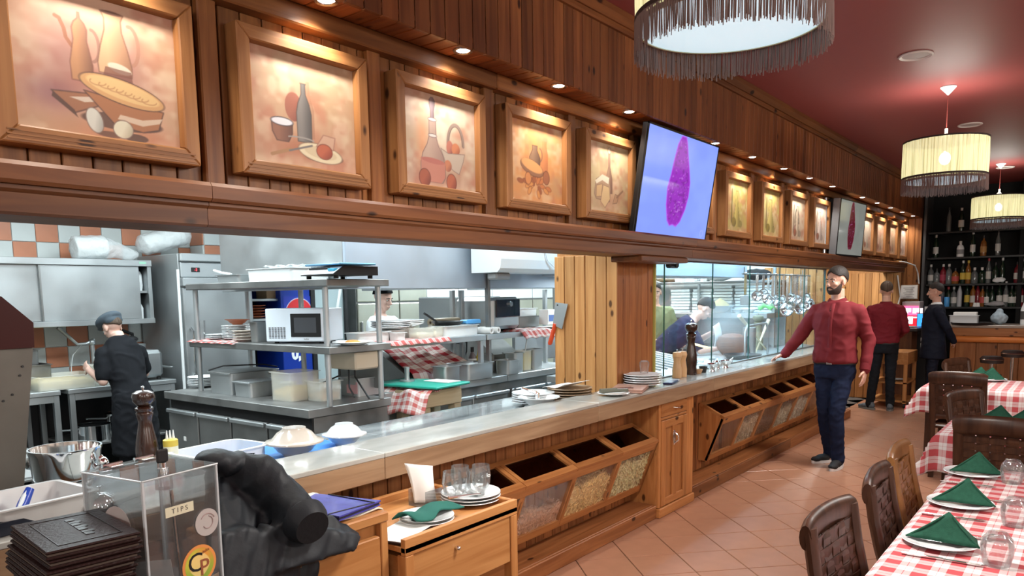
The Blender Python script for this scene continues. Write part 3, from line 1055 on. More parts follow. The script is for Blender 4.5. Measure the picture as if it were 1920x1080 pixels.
# ================================================================== PICTURES
M_PRINT = print_mat('painted_canvas')
XF = -2.462     # face of the frames
ART = ['jug, oval pie dish and two eggs', 'dark bottle, bowl and cut tomato plate', 'stoppered decanter and handled basket',
	   'small jug on an oval bowl with leaves', 'bread loaves, bottle and scoop', 'hidden ochre still life',
	   'tall yellow carafe and pepper mill', 'green bottle with carafe and bowl', 'pale basket handle over fruit', 'white jug shape and bottle',
	   'orange bowl of fruit', 'pale bottle on beige', 'rose toned flask', 'brown toned jug', 'last pale still life']
def art(i):
	big = i < 5
	n = (230, 200) if i == 0 else (190, 165) if i in (1, 2) else (130, 115) if i < 5 else (64, 56)
	bgs = [(0.80, 0.62, 0.50), (0.80, 0.62, 0.50), (0.78, 0.68, 0.58), (0.86, 0.58, 0.33), (0.80, 0.70, 0.52), (0.80, 0.58, 0.36),
		   (0.74, 0.66, 0.34), (0.76, 0.68, 0.38), (0.80, 0.70, 0.58), (0.84, 0.76, 0.72), (0.84, 0.50, 0.34), (0.82, 0.72, 0.62), (0.80, 0.62, 0.52), (0.76, 0.58, 0.46), (0.82, 0.70, 0.62)]
	p = Print(n[0], n[1], bgs[i])
	p.wash((0.72, 0.60, 0.46), 4, i * 5 + 1, k=0.6)
	p.wash((0.72, 0.44, 0.34), 5, i * 5 + 2, lo=.45, k=0.6)
	p.wash((0.88, 0.80, 0.68), 6, i * 5 + 3, lo=.5, k=0.5)
	dk, mv = (0.30, 0.20, 0.18), (0.62, 0.38, 0.40)
	if i == 0:
		p.U, p.V = (p.U - .066) / .835, (p.V + .045) / .95
		p.blob(.30, .62, .26, .34, mv, .55)
		p.blob(.70, .62, .20, .32, mv, .55)
		p.blob(.2, .34, .22, .14, (.55, .34, .38), .7)
		p.blob(.62, .12, .5, .12, (.72, .42, .26), .6)
		# coffee pot
		p.stroke([(.25, .87), (.275, .86), (.30, .80), (.31, .74), (.35, .68)], .026, (.62, .38, .27))
		p.turned(.40, [(.07, .46), (.075, .58), (.045, .74), (.05, .82), (.035, .86), (.008, .89), (.006, .93)], (.72, .50, .34), (.42, .26, .22), line=(.5, .3, .25))
		p.arc(.475, .72, .05, .11, -1.4, 1.5, .022, (.60, .42, .36))
		# jug
		p.arc(.745, .78, .06, .14, -1.3, 1.7, .026, (.66, .46, .38))
		p.turned(.63, [(.115, .55), (.12, .62), (.095, .74), (.06, .86), (.058, .94), (.078, .985)], (.80, .62, .46), (.55, .36, .28), line=(.46, .30, .24))
		p.ellipse(.625, .985, .075, .014, (.45, .30, .24))
		p.ellipse(.66, .60, .085, .034, (.80, .76, .68), rot=-.2)
		p.poly([(.53, .50), (.75, .50), (.74, .59), (.56, .60)], (.45, .26, .22), k=.7)
		# board and pie dish
		p.ellipse(.66, .215, .29, .06, (.26, .17, .15), k=.7)
		p.poly([(.19, .36), (.47, .385), (.55, .33), (.33, .23)], (.62, .40, .28), line=dk)
		p.poly([(.20, .355), (.33, .25), (.35, .20), (.19, .32)], (.36, .24, .20))
		p.poly([(.30, .335), (.53, .375), (.56, .35), (.40, .315)], (.84, .80, .74), k=.8)
		p.poly([(.40, .40), (.60, .19), (.80, .165), (.92, .20), (.965, .34)], (.66, .42, .27), line=dk)
		p.poly([(.62, .235), (.80, .21), (.93, .25), (.955, .29), (.80, .255), (.64, .27)], (.86, .80, .72), k=.75)
		p.ellipse(.675, .435, .30, .085, (.80, .60, .38), rot=-.18, line=dk)
		p.ellipse(.68, .445, .262, .066, (.86, .70, .46), rot=-.18)
		for k in range(7):
			p.arc(.50 + .06 * k, .475 - .012 * k, .055, .022, 2.6, 6.2, .008, (.70, .50, .32), .8)
		p.ellipse(.565, .115, .10, .022, (.34, .22, .18), k=.7)
		p.ellipse(.745, .115, .09, .03, (.30, .20, .17), k=.8)
		p.ellipse(.46, .20, .052, .085, (.80, .80, .76), rot=.25, shade=(.56, .55, .53), line=(.5, .4, .36))
		p.ellipse(.655, .165, .068, .062, (.84, .82, .72), rot=.3, shade=(.62, .56, .46), line=(.5, .4, .36))
	elif i == 1:
		p.V = p.V - .03
		p.blob(.45, .15, .5, .14, (.66, .36, .24), .6)
		p.ellipse(.40, .50, .075, .12, (.62, .34, .28), shade=(.45, .24, .22), k=.85)
		p.turned(.53, [(.05, .26), (.052, .5), (.018, .62), (.016, .73), (.02, .735)], (.72, .52, .40), (.56, .36, .28), k=.5)
		p.turned(.49, [(.062, .22), (.066, .46), (.05, .54), (.02, .62), (.018, .70), (.024, .71)], (.50, .48, .47), (.26, .25, .26), line=(.32, .28, .27))
		p.turned(.295, [(.05, .20), (.085, .27), (.09, .36)], (.58, .38, .30), (.34, .22, .20), line=dk)
		p.ellipse(.295, .36, .09, .03, (.86, .86, .90), line=(.2, .2, .25))
		p.ellipse(.66, .115, .18, .05, (.32, .20, .18), k=.7)
		p.ellipse(.63, .145, .20, .075, (.86, .80, .66), rot=-.12, line=(.5, .4, .32))
		p.ellipse(.63, .15, .15, .05, (.80, .72, .58), rot=-.12)
		p.poly([(.59, .20), (.75, .19), (.77, .30), (.66, .31)], (.78, .62, .52), k=.9, line=(.6, .4, .34))
		p.ellipse(.665, .165, .07, .062, (.74, .36, .24), shade=(.5, .2, .15), line=(.45, .2, .15))
		p.stroke([(.20, .08), (.36, .14)], .028, (.66, .48, .32))
		p.stroke([(.35, .13), (.55, .20)], .016, (.45, .42, .42))
		p.arc(.45, .235, .12, .02, 0.2, 2.6, .012, (.6, .58, .56))
	elif i == 2:
		p.blob(.27, .5, .10, .4, (.86, .56, .36), .7)
		p.blob(.45, .12, .5, .12, (.66, .40, .32), .6)
		p.arc(.70, .50, .105, .21, 0, PI, .034, (.56, .46, .40))
		p.arc(.70, .50, .090, .19, 0, PI, .008, (.40, .32, .28))
		p.ellipse(.62, .46, .045, .075, (.72, .42, .34), shade=(.5, .26, .22))
		p.ellipse(.70, .455, .055, .065, (.78, .46, .30), shade=(.55, .28, .2))
		p.poly([(.50, .44), (.60, .40), (.82, .42), (.80, .34), (.74, .20), (.66, .23), (.56, .30)], (.72, .64, .56), line=(.5, .4, .36))
		p.ellipse(.59, .27, .05, .06, (.76, .46, .32), shade=(.5, .28, .24))
		p.turned(.40, [(.12, .08), (.155, .14), (.155, .26), (.13, .36), (.07, .46), (.045, .54), (.042, .72)], (.72, .60, .52), (.56, .42, .38), line=(.46, .34, .32))
		p.poly([(.25, .14), (.25, .31), (.40, .28), (.555, .29), (.55, .14), (.50, .08), (.29, .08)], (.76, .46, .38), k=.85)
		p.ellipse(.40, .295, .15, .028, (.70, .40, .35), rot=-.06)
		p.turned(.40, [(.022, .72), (.02, .80), (.035, .86), (.034, .90), (.012, .93)], (.56, .46, .46), (.36, .28, .30), line=(.4, .3, .3))
		for yy in (.71, .55):
			p.ellipse(.40, yy, .05, .014, (.82, .76, .72), line=(.45, .36, .34))
		p.ellipse(.29, .115, .068, .085, (.66, .34, .24), shade=(.42, .2, .17), line=(.4, .2, .17))
		p.ellipse(.635, .10, .062, .088, (.70, .36, .24), shade=(.45, .2, .17), line=(.4, .2, .17))
	elif i == 3:
		p.blob(.5, .45, .35, .35, (.90, .56, .26), .5)
		p.turned(.64, [(.06, .4), (.065, .62), (.04, .72), (.045, .78)], (.82, .48, .28), (.70, .38, .22), k=.7)
		p.turned(.47, [(.09, .48), (.095, .56), (.04, .65), (.045, .70)], (.62, .46, .34), (.36, .25, .2), line=(.35, .22, .16))
		p.arc(.55, .60, .05, .08, -1.2, 1.4, .016, (.55, .38, .28))
		for k in range(22):
			a_ = random.Random(k).uniform(0, 6.28)
			r_ = random.Random(k + 50).uniform(.05, .22)
			p.ellipse(.46 + r_ * math.cos(a_) * 1.2, .24 + r_ * math.sin(a_) * .55, .05, .024, random.Random(k).choice([(.80, .46, .24), (.66, .36, .2), (.86, .56, .28)]), rot=a_, line=(.55, .30, .18))
		p.ellipse(.42, .43, .20, .085, (.60, .40, .28), rot=-.25, line=(.35, .2, .14))
		p.ellipse(.42, .455, .19, .065, (.90, .62, .36), rot=-.25)
		p.ellipse(.35, .30, .05, .07, (.84, .52, .28), line=(.42, .22, .14))
		p.ellipse(.67, .34, .055, .08, (.66, .38, .24), line=(.40, .22, .14))
	elif i == 4:
		p.blob(.55, .2, .35, .2, (.72, .48, .36), .6)
		p.turned(.52, [(.07, .30), (.065, .50), (.02, .66), (.022, .84), (.03, .88)], (.66, .50, .40), (.42, .28, .24), line=(.40, .28, .24))
		p.ellipse(.52, .88, .03, .04, (.80, .74, .62), line=(.42, .32, .26))
		p.poly([(.18, .26), (.22, .46), (.36, .53), (.52, .50), (.55, .36), (.53, .18), (.22, .20)], (.70, .56, .44), line=(.42, .30, .24))
		p.poly([(.20, .44), (.36, .54), (.52, .51), (.50, .42), (.36, .46), (.23, .40)], (.88, .84, .74))
		p.poly([(.23, .38), (.36, .41), (.34, .24), (.22, .22)], (.82, .66, .46), line=(.5, .36, .28))
		p.poly([(.38, .40), (.52, .38), (.54, .22), (.42, .09), (.32, .17)], (.84, .70, .50), line=(.5, .36, .28))
		p.poly([(.60, .16), (.70, .18), (.74, .28), (.66, .30)], (.72, .54, .40), line=(.42, .30, .24))
		p.stroke([(.70, .26), (.84, .36)], .03, (.58, .42, .32))
	else:
		c1 = bgs[i]
		d1 = tuple(c * .55 for c in c1)
		p.blob(.5, .25, .4, .3, tuple(c * .8 for c in c1), .6)
		w = [.07, .06, .09, .05, .08, .05, .06, .07, .06, .05][i - 5]
		if i in (8,):
			p.arc(.5, .42, .12, .30, 0, PI, .05, d1)
			p.ellipse(.42, .25, .10, .12, (.62, .46, .40), line=d1)
		p.turned(.52, [(w * 2, .12), (w * 2.1, .22), (w, .50), (w * .6, .66), (w * .8, .78)], tuple(min(1, c * 1.04) for c in c1), d1, line=tuple(c * .4 for c in c1))
		p.ellipse(.40, .20, .09, .08, (.62, .36, .26) if i > 7 else (.55, .47, .2), shade=d1, line=d1)
		p.stroke([(.30, .20), (.32, .80)], .035, d1)
		p.ellipse(.68, .18, .06, .06, tuple(c * .75 for c in c1), line=d1)
	g = p.C.mean(axis=2, keepdims=True)
	p.C = (g + (p.C - g) * .86) * .93
	return p
def frame_art(i, y):
	t = thing('framed_painting', '', 'painting', (0, y, 0), group='framed still lifes on the pine wall')
	W, z0, z1 = 0.605, 2.03, 2.556
	rail = 0.052
	# mitred rails with a deep splayed rebate
	ins = 0.0
	for (nm, pts) in (('bottom_rail', [(-W / 2, z0), (W / 2, z0), (W / 2 - rail, z0 + rail), (-W / 2 + rail, z0 + rail)]),
					  ('top_rail', [(-W / 2, z1), (W / 2, z1), (W / 2 - rail, z1 - rail), (-W / 2 + rail, z1 - rail)]),
					  ('side_rail', [(-W / 2, z0), (-W / 2, z1), (-W / 2 + rail, z1 - rail), (-W / 2 + rail, z0 + rail)]),
					  ('side_rail', [(W / 2, z0), (W / 2, z1), (W / 2 - rail, z1 - rail), (W / 2 - rail, z0 + rail)])):
		mb = MB()
		cx, cz = 0, (z0 + z1) / 2
		xo, xi, xf = -2.54, -2.494, XF
		n = 4
		o_ = [(xo, u, w) for u, w in pts]
		m1 = [(xf, pts[0][0], pts[0][1]), (xf, pts[1][0], pts[1][1])]
		f1 = [(xf, pts[2][0], pts[2][1]), (xf, pts[3][0], pts[3][1])]
		# inner edge is splayed back
		s = 0.006
		def inn(q):
			return (xi, q[0] - s * (1 if q[0] > 0 else -1), q[1] - s * (1 if q[1] > cz else -1))
		b1 = [inn(pts[2]), inn(pts[3])]
		v = [o_[0], o_[1], m1[0], m1[1], f1[0], f1[1], b1[0], b1[1]]
		# 0,1 back outer ; 2,3 front outer ; 4(=near 1),5(=near 0) front inner ; 6,7 back inner
		mb.add(v, [(0, 1, 3, 2), (2, 3, 4, 5), (5, 4, 6, 7), (0, 7, 6, 1), (0, 2, 5, 7), (1, 6, 4, 3)])
		ob = mb.build(nm, W_FRZ if nm == 'side_rail' else W_FRY, t)
		md = ob.modifiers.new('b', 'BEVEL')
		md.width = 0.004
		md.segments = 1
	for k, dy in enumerate((0.010, 0.022, 0.034)):
		MB().box(XF - 0.001, XF + 0.0025, -W / 2 + 0.02, W / 2 - 0.02, z0 + dy, z0 + dy + 0.005).build('reed', W_FRY, t)
	hw, a, b = W / 2 - rail + 0.013, z0 + rail - 0.013, z1 - rail + 0.013
	cv = art(i).build('canvas', M_PRINT, lambda u, w: (-2.4925, -hw + 2 * hw * u, a + (b - a) * w), t)
	MB().box(-2.54, -2.495, -hw, hw, a, b).build('backboard', W_RY, t)
	return t
WHERE = ['leftmost, cut by the photo edge', 'second from the left', 'third from the left', 'fourth from the left', 'just left of the large television',
		 'mostly behind the large television', 'first past the large television', 'second past the large television', 'third past the large television',
		 'just left of the small television', 'first past the small television', 'second past the small television', 'third past the small television',
		 'fourth past the small television', 'last before the bar']
for i, y in enumerate(PY):
	t = frame_art(i, y)
	t['label'] = 'pine framed painting of %s, %s' % (ART[i], WHERE[i]) if len((ART[i] + WHERE[i]).split()) < 12 else 'framed painting of %s, %s' % (ART[i], WHERE[i].split(',')[0])
# ---- recessed spots
def spot_lamp():
	t = thing('ceiling_spotlight', '', 'spotlight', (0, 0, 0), group='recessed spots over the paintings')
	MB().lathe([(0.030, 0.0), (0.044, 0.0), (0.047, -0.004), (0.044, -0.008), (0.034, -0.006), (0.030, 0.0)], n=20, closed=True).build('ring', CHROME, t, True)
	MB().lathe([(0.031, -0.002), (0.022, -0.006), (0, -0.008)], n=16).build('bulb', mat('spot_lens', (1, 1, 1), 0.3, emit=(0.92, 0.95, 1.0), estr=14), t, True)
	return t
sp0 = spot_lamp()
for k, y in enumerate(SPOT_Y[1:]):
	o = sp0 if k == 0 else dup(sp0)
	o.location = (SPOT_X, y, SOFFIT_Z - 0.001)
	o['label'] = 'small recessed spotlight above the painting of ' + ART[k] if k < 15 else ''
# ---- televisions
M_TVB = mat('tv_bezel', (0.008, 0.008, 0.009), 0.25)
def tv(label, yc, zc, w, h, tilt, yaw, x, bg, meat, emit, seed, side=False):
	t = thing('television', label, 'television', (x, yc, zc))
	t.rotation_euler = (0, tilt, yaw)
	# screen plane: local y is width, z is up, +x is the face
	MB().box(-0.085 if side else -0.045, -0.004, -w / 2, w / 2, -h / 2, h / 2, 0.006).build('housing', BLACK if not side else mat('tv_back', (0.16, 0.17, 0.19), 0.4), t)
	MB().box(-0.075, -0.045, -w * .3, w * .3, -h * .42, h * .1, 0.01).build('rear_box', BLACK, t)
	bz = 0.011
	mb = MB()
	mb.box(-0.004, 0.003, -w / 2, w / 2, h / 2 - bz, h / 2).box(-0.004, 0.003, -w / 2, w / 2, -h / 2, -h / 2 + bz * 1.6)
	mb.box(-0.004, 0.003, -w / 2, -w / 2 + bz, -h / 2, h / 2).box(-0.004, 0.003, w / 2 - bz, w / 2, -h / 2, h / 2)
	mb.build('bezel', M_TVB, t)
	p = Print(150, 90, bg)
	p.wash(tuple(min(1, c * 1.12) for c in bg), 3, seed, k=.5)
	pts = [(.44, .99), (.40, .90), (.375, .74), (.36, .60), (.335, .47), (.35, .30), (.39, .15), (.43, .10), (.47, .115), (.52, .10), (.57, .15), (.62, .28), (.645, .42), (.64, .56), (.60, .70), (.56, .82), (.53, .92), (.50, .99)]
	if side:
		pts = [(.5 + (u - .5) * .85, v) for u, v in pts]
	p.poly(pts, meat)
	a, d = p.pmask(pts)
	rs = np.random.RandomState(seed)
	dots = np.clip((p.noise(40, seed) - .62) * 6, 0, 1) * (d < -.02)
	p.mix(dots * .5, tuple(c * .72 for c in meat))
	spk = np.clip((p.noise(60, seed + 4) - .80) * 10, 0, 1) * (d < -.01)
	p.mix(spk * .45, (.80, .62, .90))
	p.mix(np.clip(1 - np.abs(d) / .012, 0, 1) * .7, tuple(min(1, c * 1.15 + .08) for c in meat))
	if not side:
		p.arc(.93, .06, .022, .035, 0, 6.3, .006, (.62, .66, .93))
	p.build('screen', print_mat('screen_%d' % seed, 0.12, emit), lambda u, v: (0.0005, -w / 2 + bz + (w - 2 * bz) * u, -h / 2 + bz * 1.6 + (h - 2.6 * bz) * v), t)
	MB().tube([(-0.07, 0, 0.02), (-0.13, 0, 0.05)], 0.03, n=8).build('wall_arm', BLACK, t)
	return t
tv('large television showing a purple steak shape on pale blue', 4.965, 2.30, 1.11, 0.70, 0.150, 0.0, -2.362, (0.47, 0.55, 0.88), (0.53, 0.16, 0.66), 0.95, 11)
tv('small television nearer the bar showing a dark crimson shape on grey', 9.50, 2.275, 0.94, 0.63, 0.06, -0.05, -2.345, (0.46, 0.47, 0.45), (0.33, 0.05, 0.12), 0.75, 23, side=True)
mb = MB().tube([(-2.50, 8.98, 1.97), (-2.50, 8.98, 2.60)], 0.016).build('mounting_pole', mat('alu', (0.5, 0.53, 0.56), 0.35, 0.8), None, True)
tag(mb, 'pale metal pole beside the small television', 'pole')
mb = MB().box(-2.535, -2.44, 9.10, 9.36, 1.97, 2.6, 0.01).build('cable_box', BLACK)
tag(mb, 'black upright cable panel behind the small television', 'panel')
wb = MB().box(-2.538, -2.500, 4.455, 4.50, 2.12, 2.36, 0.006).build('wall_switch_box', WHITEP)
tag(wb, 'slim white wall box half behind the large television', 'switch')
# ================================================================== PENDANT LAMPS
def shade_mat():
	mt, nt, N, L, B = nt_new('cream_pleats')
	tc = N.new('ShaderNodeTexCoord')
	sx = N.new('ShaderNodeSeparateXYZ')
	L.new(tc.outputs['Object'], sx.inputs[0])
	an = N.new('ShaderNodeMath')
	an.operation = 'ARCTAN2'
	L.new(sx.outputs[1], an.inputs[0])
	L.new(sx.outputs[0], an.inputs[1])
	cb_ = N.new('ShaderNodeCombineXYZ')
	L.new(an.outputs[0], cb_.inputs[0])
	L.new(sx.outputs[2], cb_.inputs[2])
	mp = N.new('ShaderNodeMapping')
	mp.inputs['Scale'].default_value = (26, 1, 1.5)
	L.new(cb_.outputs[0], mp.inputs[0])
	nz = N.new('ShaderNodeTexNoise')
	nz.inputs['Scale'].default_value = 1.0
	nz.inputs['Detail'].default_value = 3
	L.new(mp.outputs[0], nz.inputs['Vector'])
	rp = N.new('ShaderNodeValToRGB')
	e = rp.color_ramp.elements
	e[0].position, e[1].position = .36, .52
	e[0].color, e[1].color = (.48, .44, .20, 1), (.86, .83, .48, 1)
	L.new(nz.outputs[0], rp.inputs[0])
	L.new(rp.outputs[0], B.inputs['Base Color'])
	L.new(rp.outputs[0], B.inputs['Emission Color'])
	B.inputs['Emission Strength'].default_value = 0.50
	B.inputs['Roughness'].default_value = .9
	B.inputs['Alpha'].default_value = 0.9
	return mt
M_SHADE = shade_mat()
M_DIFF = mat('lamp_diffuser', (0.9, 0.95, 0.97), 0.6, emit=(0.46, 0.70, 0.80), estr=0.62)
M_FRINGE = mat('brown_fringe', (0.20, 0.135, 0.12), 0.8)
M_TRIM = mat('brown_braid', (0.035, 0.022, 0.018), 0.8)
M_BULB = mat('bulb', (1, 1, 1), 0.3, emit=(0.80, 1.0, 1.0), estr=9)
def pendant(label, x, y):
	t = thing('pendant_lamp', label, 'lamp', (x, y, 0), group='fringed drum pendants over the tables')
	R, zb, zt = 0.30, 2.455, 2.735
	n = 180
	def fn(u, v):
		a = u * 2 * PI
		r = R + 0.0035 * math.sin(a * 55) * (0.4 + 0.6 * math.sin(v * PI)) + .002 * math.sin(a * 23 + v * 3)
		return (r * math.cos(a), r * math.sin(a), zb + (zt - zb) * v)
	MB().surf(fn, n * 2, 5).build('shade', M_SHADE, t, True, auto=False)
	ring = [(R + .004, 0), (R + .004, .012), (R - .004, .012), (R - .004, 0)]
	MB().lathe(ring, (0, 0, zt - 0.006), 64, closed=True).build('top_braid', M_TRIM, t, True)
	MB().lathe([(R + .005, 0), (R + .005, .014), (R - .003, .014), (R - .003, 0)], (0, 0, zb - 0.008), 64, closed=True).build('bottom_braid', M_TRIM, t, True)
	MB().lathe([(R - 0.012, 0.012), (R - 0.012, 0.0), (0, 0.0)], (0, 0, zb - 0.028), 64).build('diffuser', M_DIFF, t, True)
	MB().lathe([(R - .010, 0), (R - .003, 0), (R - .003, .016), (R - .010, .016)], (0, 0, zb - 0.03), 64, closed=True).build('diffuser_ring', mat('cream_rim', (.62, .58, .40), .6), t, True)
	mb = MB()
	rs = random.Random(int(y * 10))
	for layer, (rr, ln, cnt) in enumerate(((R + .003, .118, 420), (R + .0, .105, 300))):
		for k in range(cnt):
			a = 2 * PI * (k + rs.random() * .8) / cnt
			l = ln * rs.uniform(.9, 1.05)
			w = rs.uniform(.0010, .0022)
			sw = rs.uniform(-.006, .006)
			c_, s_ = math.cos(a), math.sin(a)
			c2, s2 = math.cos(a + sw), math.sin(a + sw)
			r2 = rr + rs.uniform(-.006, .004)
			p0, p1 = Vector((rr * c_, rr * s_, zb - .004)), Vector((r2 * c2, r2 * s2, zb - l))
			tn = Vector((-s_, c_, 0)) * w
			rd = Vector((c_, s_, 0)) * w
			v = [p0 - tn, p0 + tn, p0 + rd, p1 - tn, p1 + tn, p1 + rd]
			mb.add(v, [(0, 1, 4, 3), (1, 2, 5, 4), (2, 0, 3, 5), (3, 4, 5)])
	stuff(mb.build('fringe', M_FRINGE, t))
	MB().ell((0, 0, 2.60), (.042, .042, .05), 14, 10).build('bulb', M_BULB, t, True)
	MB().lathe([(.016, 0), (.022, .03), (.022, .07), (.012, .10)], (0, 0, 2.655), 12).build('socket', WHITEP, t, True)
	MB().lathe([(.045, 0), (.012, .05), (.012, .085), (.004, .09)], (0, 0, 2.745), 14).build('cap', mat('cap_cream', (.6, .57, .5), .5), t, True)
	MB().tube([(0, 0, 2.82), (0, 0, 3.08)], .0035, n=6).build('cord', mat('red_cord', (.25, .05, .04), .6), t, True)
	MB().lathe([(.004, 0), (.055, .055), (.058, .062), (0, .063)], (0, 0, 3.085), 18).build('ceiling_rose', WHITEP, t, True)
	sp_ = MB()
	for k in range(3):
		a = 2 * PI * k / 3 + .4
		sp_.tube([(0.02 * math.cos(a), .02 * math.sin(a), 2.735), (R * math.cos(a), R * math.sin(a), 2.735)], .003, n=5)
	sp_.build('spider', STEEL_D, t)
	return t
pendant('large fringed cream drum pendant, cut by the photo top', -0.99, 2.44)
pendant('fringed cream drum pendant hanging midway down the room', -1.05, 7.0)
pendant('fringed cream drum pendant hanging before the black bar shelves', -1.12, 11.72)
for (px, py, lab) in ((1717, 103, 'round white ceiling speaker nearest the camera'), (1819, 233, 'round white ceiling speaker above the middle pendant'),
					  (1885, 313, 'round white ceiling speaker above the farthest pendant')):
	c = at_z(px, py, 3.15)
	t = thing('ceiling_speaker', lab, 'speaker', (c.x, c.y, 3.149), group='white discs on the red ceiling')
	MB().lathe([(.085, 0), (.105, 0), (.108, -.006), (.10, -.012), (.085, -.006)], n=28, closed=True).build('rim', mat('speaker_white', (.62, .56, .52), .5), t, True)
	MB().lathe([(.086, -.003), (.05, -.004), (0, -.005)], n=24).build('grille', mat('speaker_grille', (.42, .36, .34), .6), t, True)
# ================================================================== SMALL WARE HELPERS
CACHE = {}
def cached(key, mk, m_, smooth=True):
	k = (key, m_.name)
	if k not in CACHE:
		me = mk().mesh(key, smooth)
		me.materials.append(m_)
		if smooth: mark_sharp(me, 0.9)
		CACHE[k] = me
	return CACHE[k]
def place(name, me, loc, label=None, cat=None, group=None, parent=None, rz=0, sc=1.0, rot=None):
	o = bpy.data.objects.new(name, me)
	COL.objects.link(o)
	o.location = loc
	o.rotation_euler = rot if rot else (0, 0, rz)
	if sc != 1.0: o.scale = (sc, sc, sc) if not isinstance(sc, tuple) else sc
	if parent: o.parent = parent
	if label: tag(o, label, cat, group)
	return o
PLATE = [(0.0, 0.004), (0.075, 0.004), (0.085, 0.007), (0.125, 0.018), (0.132, 0.021), (0.130, 0.024), (0.122, 0.021), (0.083, 0.0105), (0.074, 0.008), (0.0, 0.008)]
BOWL = [(0.0, 0.0), (0.05, 0.0), (0.052, 0.008), (0.075, 0.022), (0.098, 0.05), (0.125, 0.058), (0.126, 0.062), (0.096, 0.056), (0.072, 0.028), (0.048, 0.012), (0, 0.011)]
def plate(loc, label, m_=None, r=0.132, group=None, cat='plate', rot=None, nm='plate'):
	return place(nm, cached('plate', lambda: MB().lathe(PLATE, n=40), m_ or CHINA), loc, label, cat, group, sc=r / 0.132, rot=rot)
def stack(px, n, loc, label, group, m_=None, r=0.132, dz=0.0125, nm='plate', jit=0.003):
	rs = random.Random(int(loc[0] * 1000) + n)
	out = []
	for k in range(n):
		o = plate((loc[0] + rs.uniform(-jit, jit), loc[1] + rs.uniform(-jit, jit), loc[2] + k * dz), '%s, %s' % (label, ORD[n - 1 - k]), m_, r, group, nm=nm)
		out.append(o)
	return out
def hollow(mb, lx, ly, h, th=0.004, rim=0.012, taper=0.02, c=(0, 0, 0), r=0.02, n=4):
	"""open tray or tub with rounded corners, a rim and real walls"""
	def loop(ax, ay, z, rr):
		pts = []
		for q, (sx, sy) in enumerate(((1, 1), (-1, 1), (-1, -1), (1, -1))):
			for k in range(n + 1):
				a = PI / 2 * q + PI / 2 * k / n
				pts.append((c[0] + sx * (ax - rr) + rr * math.cos(a), c[1] + sy * (ay - rr) + rr * math.sin(a), c[2] + z))
		return pts
	X, Y = lx / 2, ly / 2
	loops = [loop(X - taper, Y - taper, 0, r), loop(X - rim, Y - rim, h - .004, r), loop(X, Y, h - .004, r + .004), loop(X, Y, h, r + .004),
			 loop(X - rim - th, Y - rim - th, h, r), loop(X - taper - th, Y - taper - th, th, r)]
	m_ = len(loops[0])
	v = [p for l in loops for p in l]
	f = []
	for j in range(len(loops) - 1):
		for k in range(m_):
			k2 = (k + 1) % m_
			f.append((j * m_ + k, j * m_ + k2, (j + 1) * m_ + k2, (j + 1) * m_ + k))
	f.append(tuple(reversed(range(m_))))
	f.append(tuple(range((len(loops) - 1) * m_, len(loops) * m_)))
	mb.add(v, f)
	return mb
def tray(name, label, loc, lx, ly, h, m_=None, rz=0, cat='tray', lid=None, food=None, foodz=0.6, group=None, taper=0.015, rim=0.012, r=0.025):
	o = hollow(MB(), lx, ly, h, taper=taper, rim=rim, r=r).build(name, m_ or STEEL, None, True, loc, (0, 0, rz))
	tag(o, label, cat, group)
	if lid:
		MB().box(-lx / 2 + .004, lx / 2 - .004, -ly / 2 + .004, ly / 2 - .004, h + .0005, h + .007, .003).build('lid', lid, o)
	if food:
		fm = food
		def fn(u, v):
			e = min(1, 6 * min(u, 1 - u), 6 * min(v, 1 - v))
			return ((u - .5) * (lx - 2 * rim - 2 * taper * (1 - foodz) - .012), (v - .5) * (ly - 2 * rim - 2 * taper * (1 - foodz) - .012),
					h * foodz * (.75 + .25 * e) + .02 * e * (mnoise.noise(Vector((u * 5 + loc[0] * 9, v * 5, loc[1]))) + .2))
		mb = MB().surf(fn, 14, 14)
		# skirt so the food is solid down to the base
		b = []
		nu = 15
		ring = [i for i in range(nu)] + [nu * j + nu - 1 for j in range(1, nu)] + [nu * (nu - 1) + i for i in range(nu - 2, -1, -1)] + [nu * j for j in range(nu - 2, 0, -1)]
		low = len(mb.v)
		for i in ring:
			p = mb.v[i]
			q_ = .93
			mb.v.append((p[0] * q_, p[1] * q_, .006))
		k = len(ring)
		for i in range(k):
			mb.f.append((ring[i], low + i, low + (i + 1) % k, ring[(i + 1) % k]))
		mb.f.append(tuple(low + i for i in range(k)))
		mb.build('food', fm, o, True, auto=False)
	return o
def bottle(loc, label, prof, body, cap=None, lab=None, group=None, name='bottle', h=1.0, band=(0.25, 0.6), capz=None, n=16, cat='bottle'):
	t = thing(name, label, cat, loc, 0, group)
	MB().lathe(prof, n=n).build('glass', body, t, True)
	H = prof[-1][1]
	if cap:
		r = prof[-1][0] + .003
		MB().lathe([(r, H - .035 if capz is None else capz), (r, H + .006), (0, H + .006)], n=12).build('cap', cap, t, True)
	if lab:
		R_ = max(p[0] for p in prof) + .0012
		MB().lathe([(R_ - .004, H * band[0]), (R_, H * band[0]), (R_, H * band[1]), (R_ - .004, H * band[1])], n=n, closed=True).build('label', lab, t, True)
	return t
def glass_profile(r, h, th=0.0018, foot=True):
	return None
def towel(name, label, fn, nu, nv, u1, v1, m_=CHECK_S, cat='towel', th=0.006, group=None):
	o = MB().surf(fn, nu, nv, 0, u1, 0, v1).build(name, m_, None, True, solid=th, auto=False)
	return tag(o, label, cat, group)
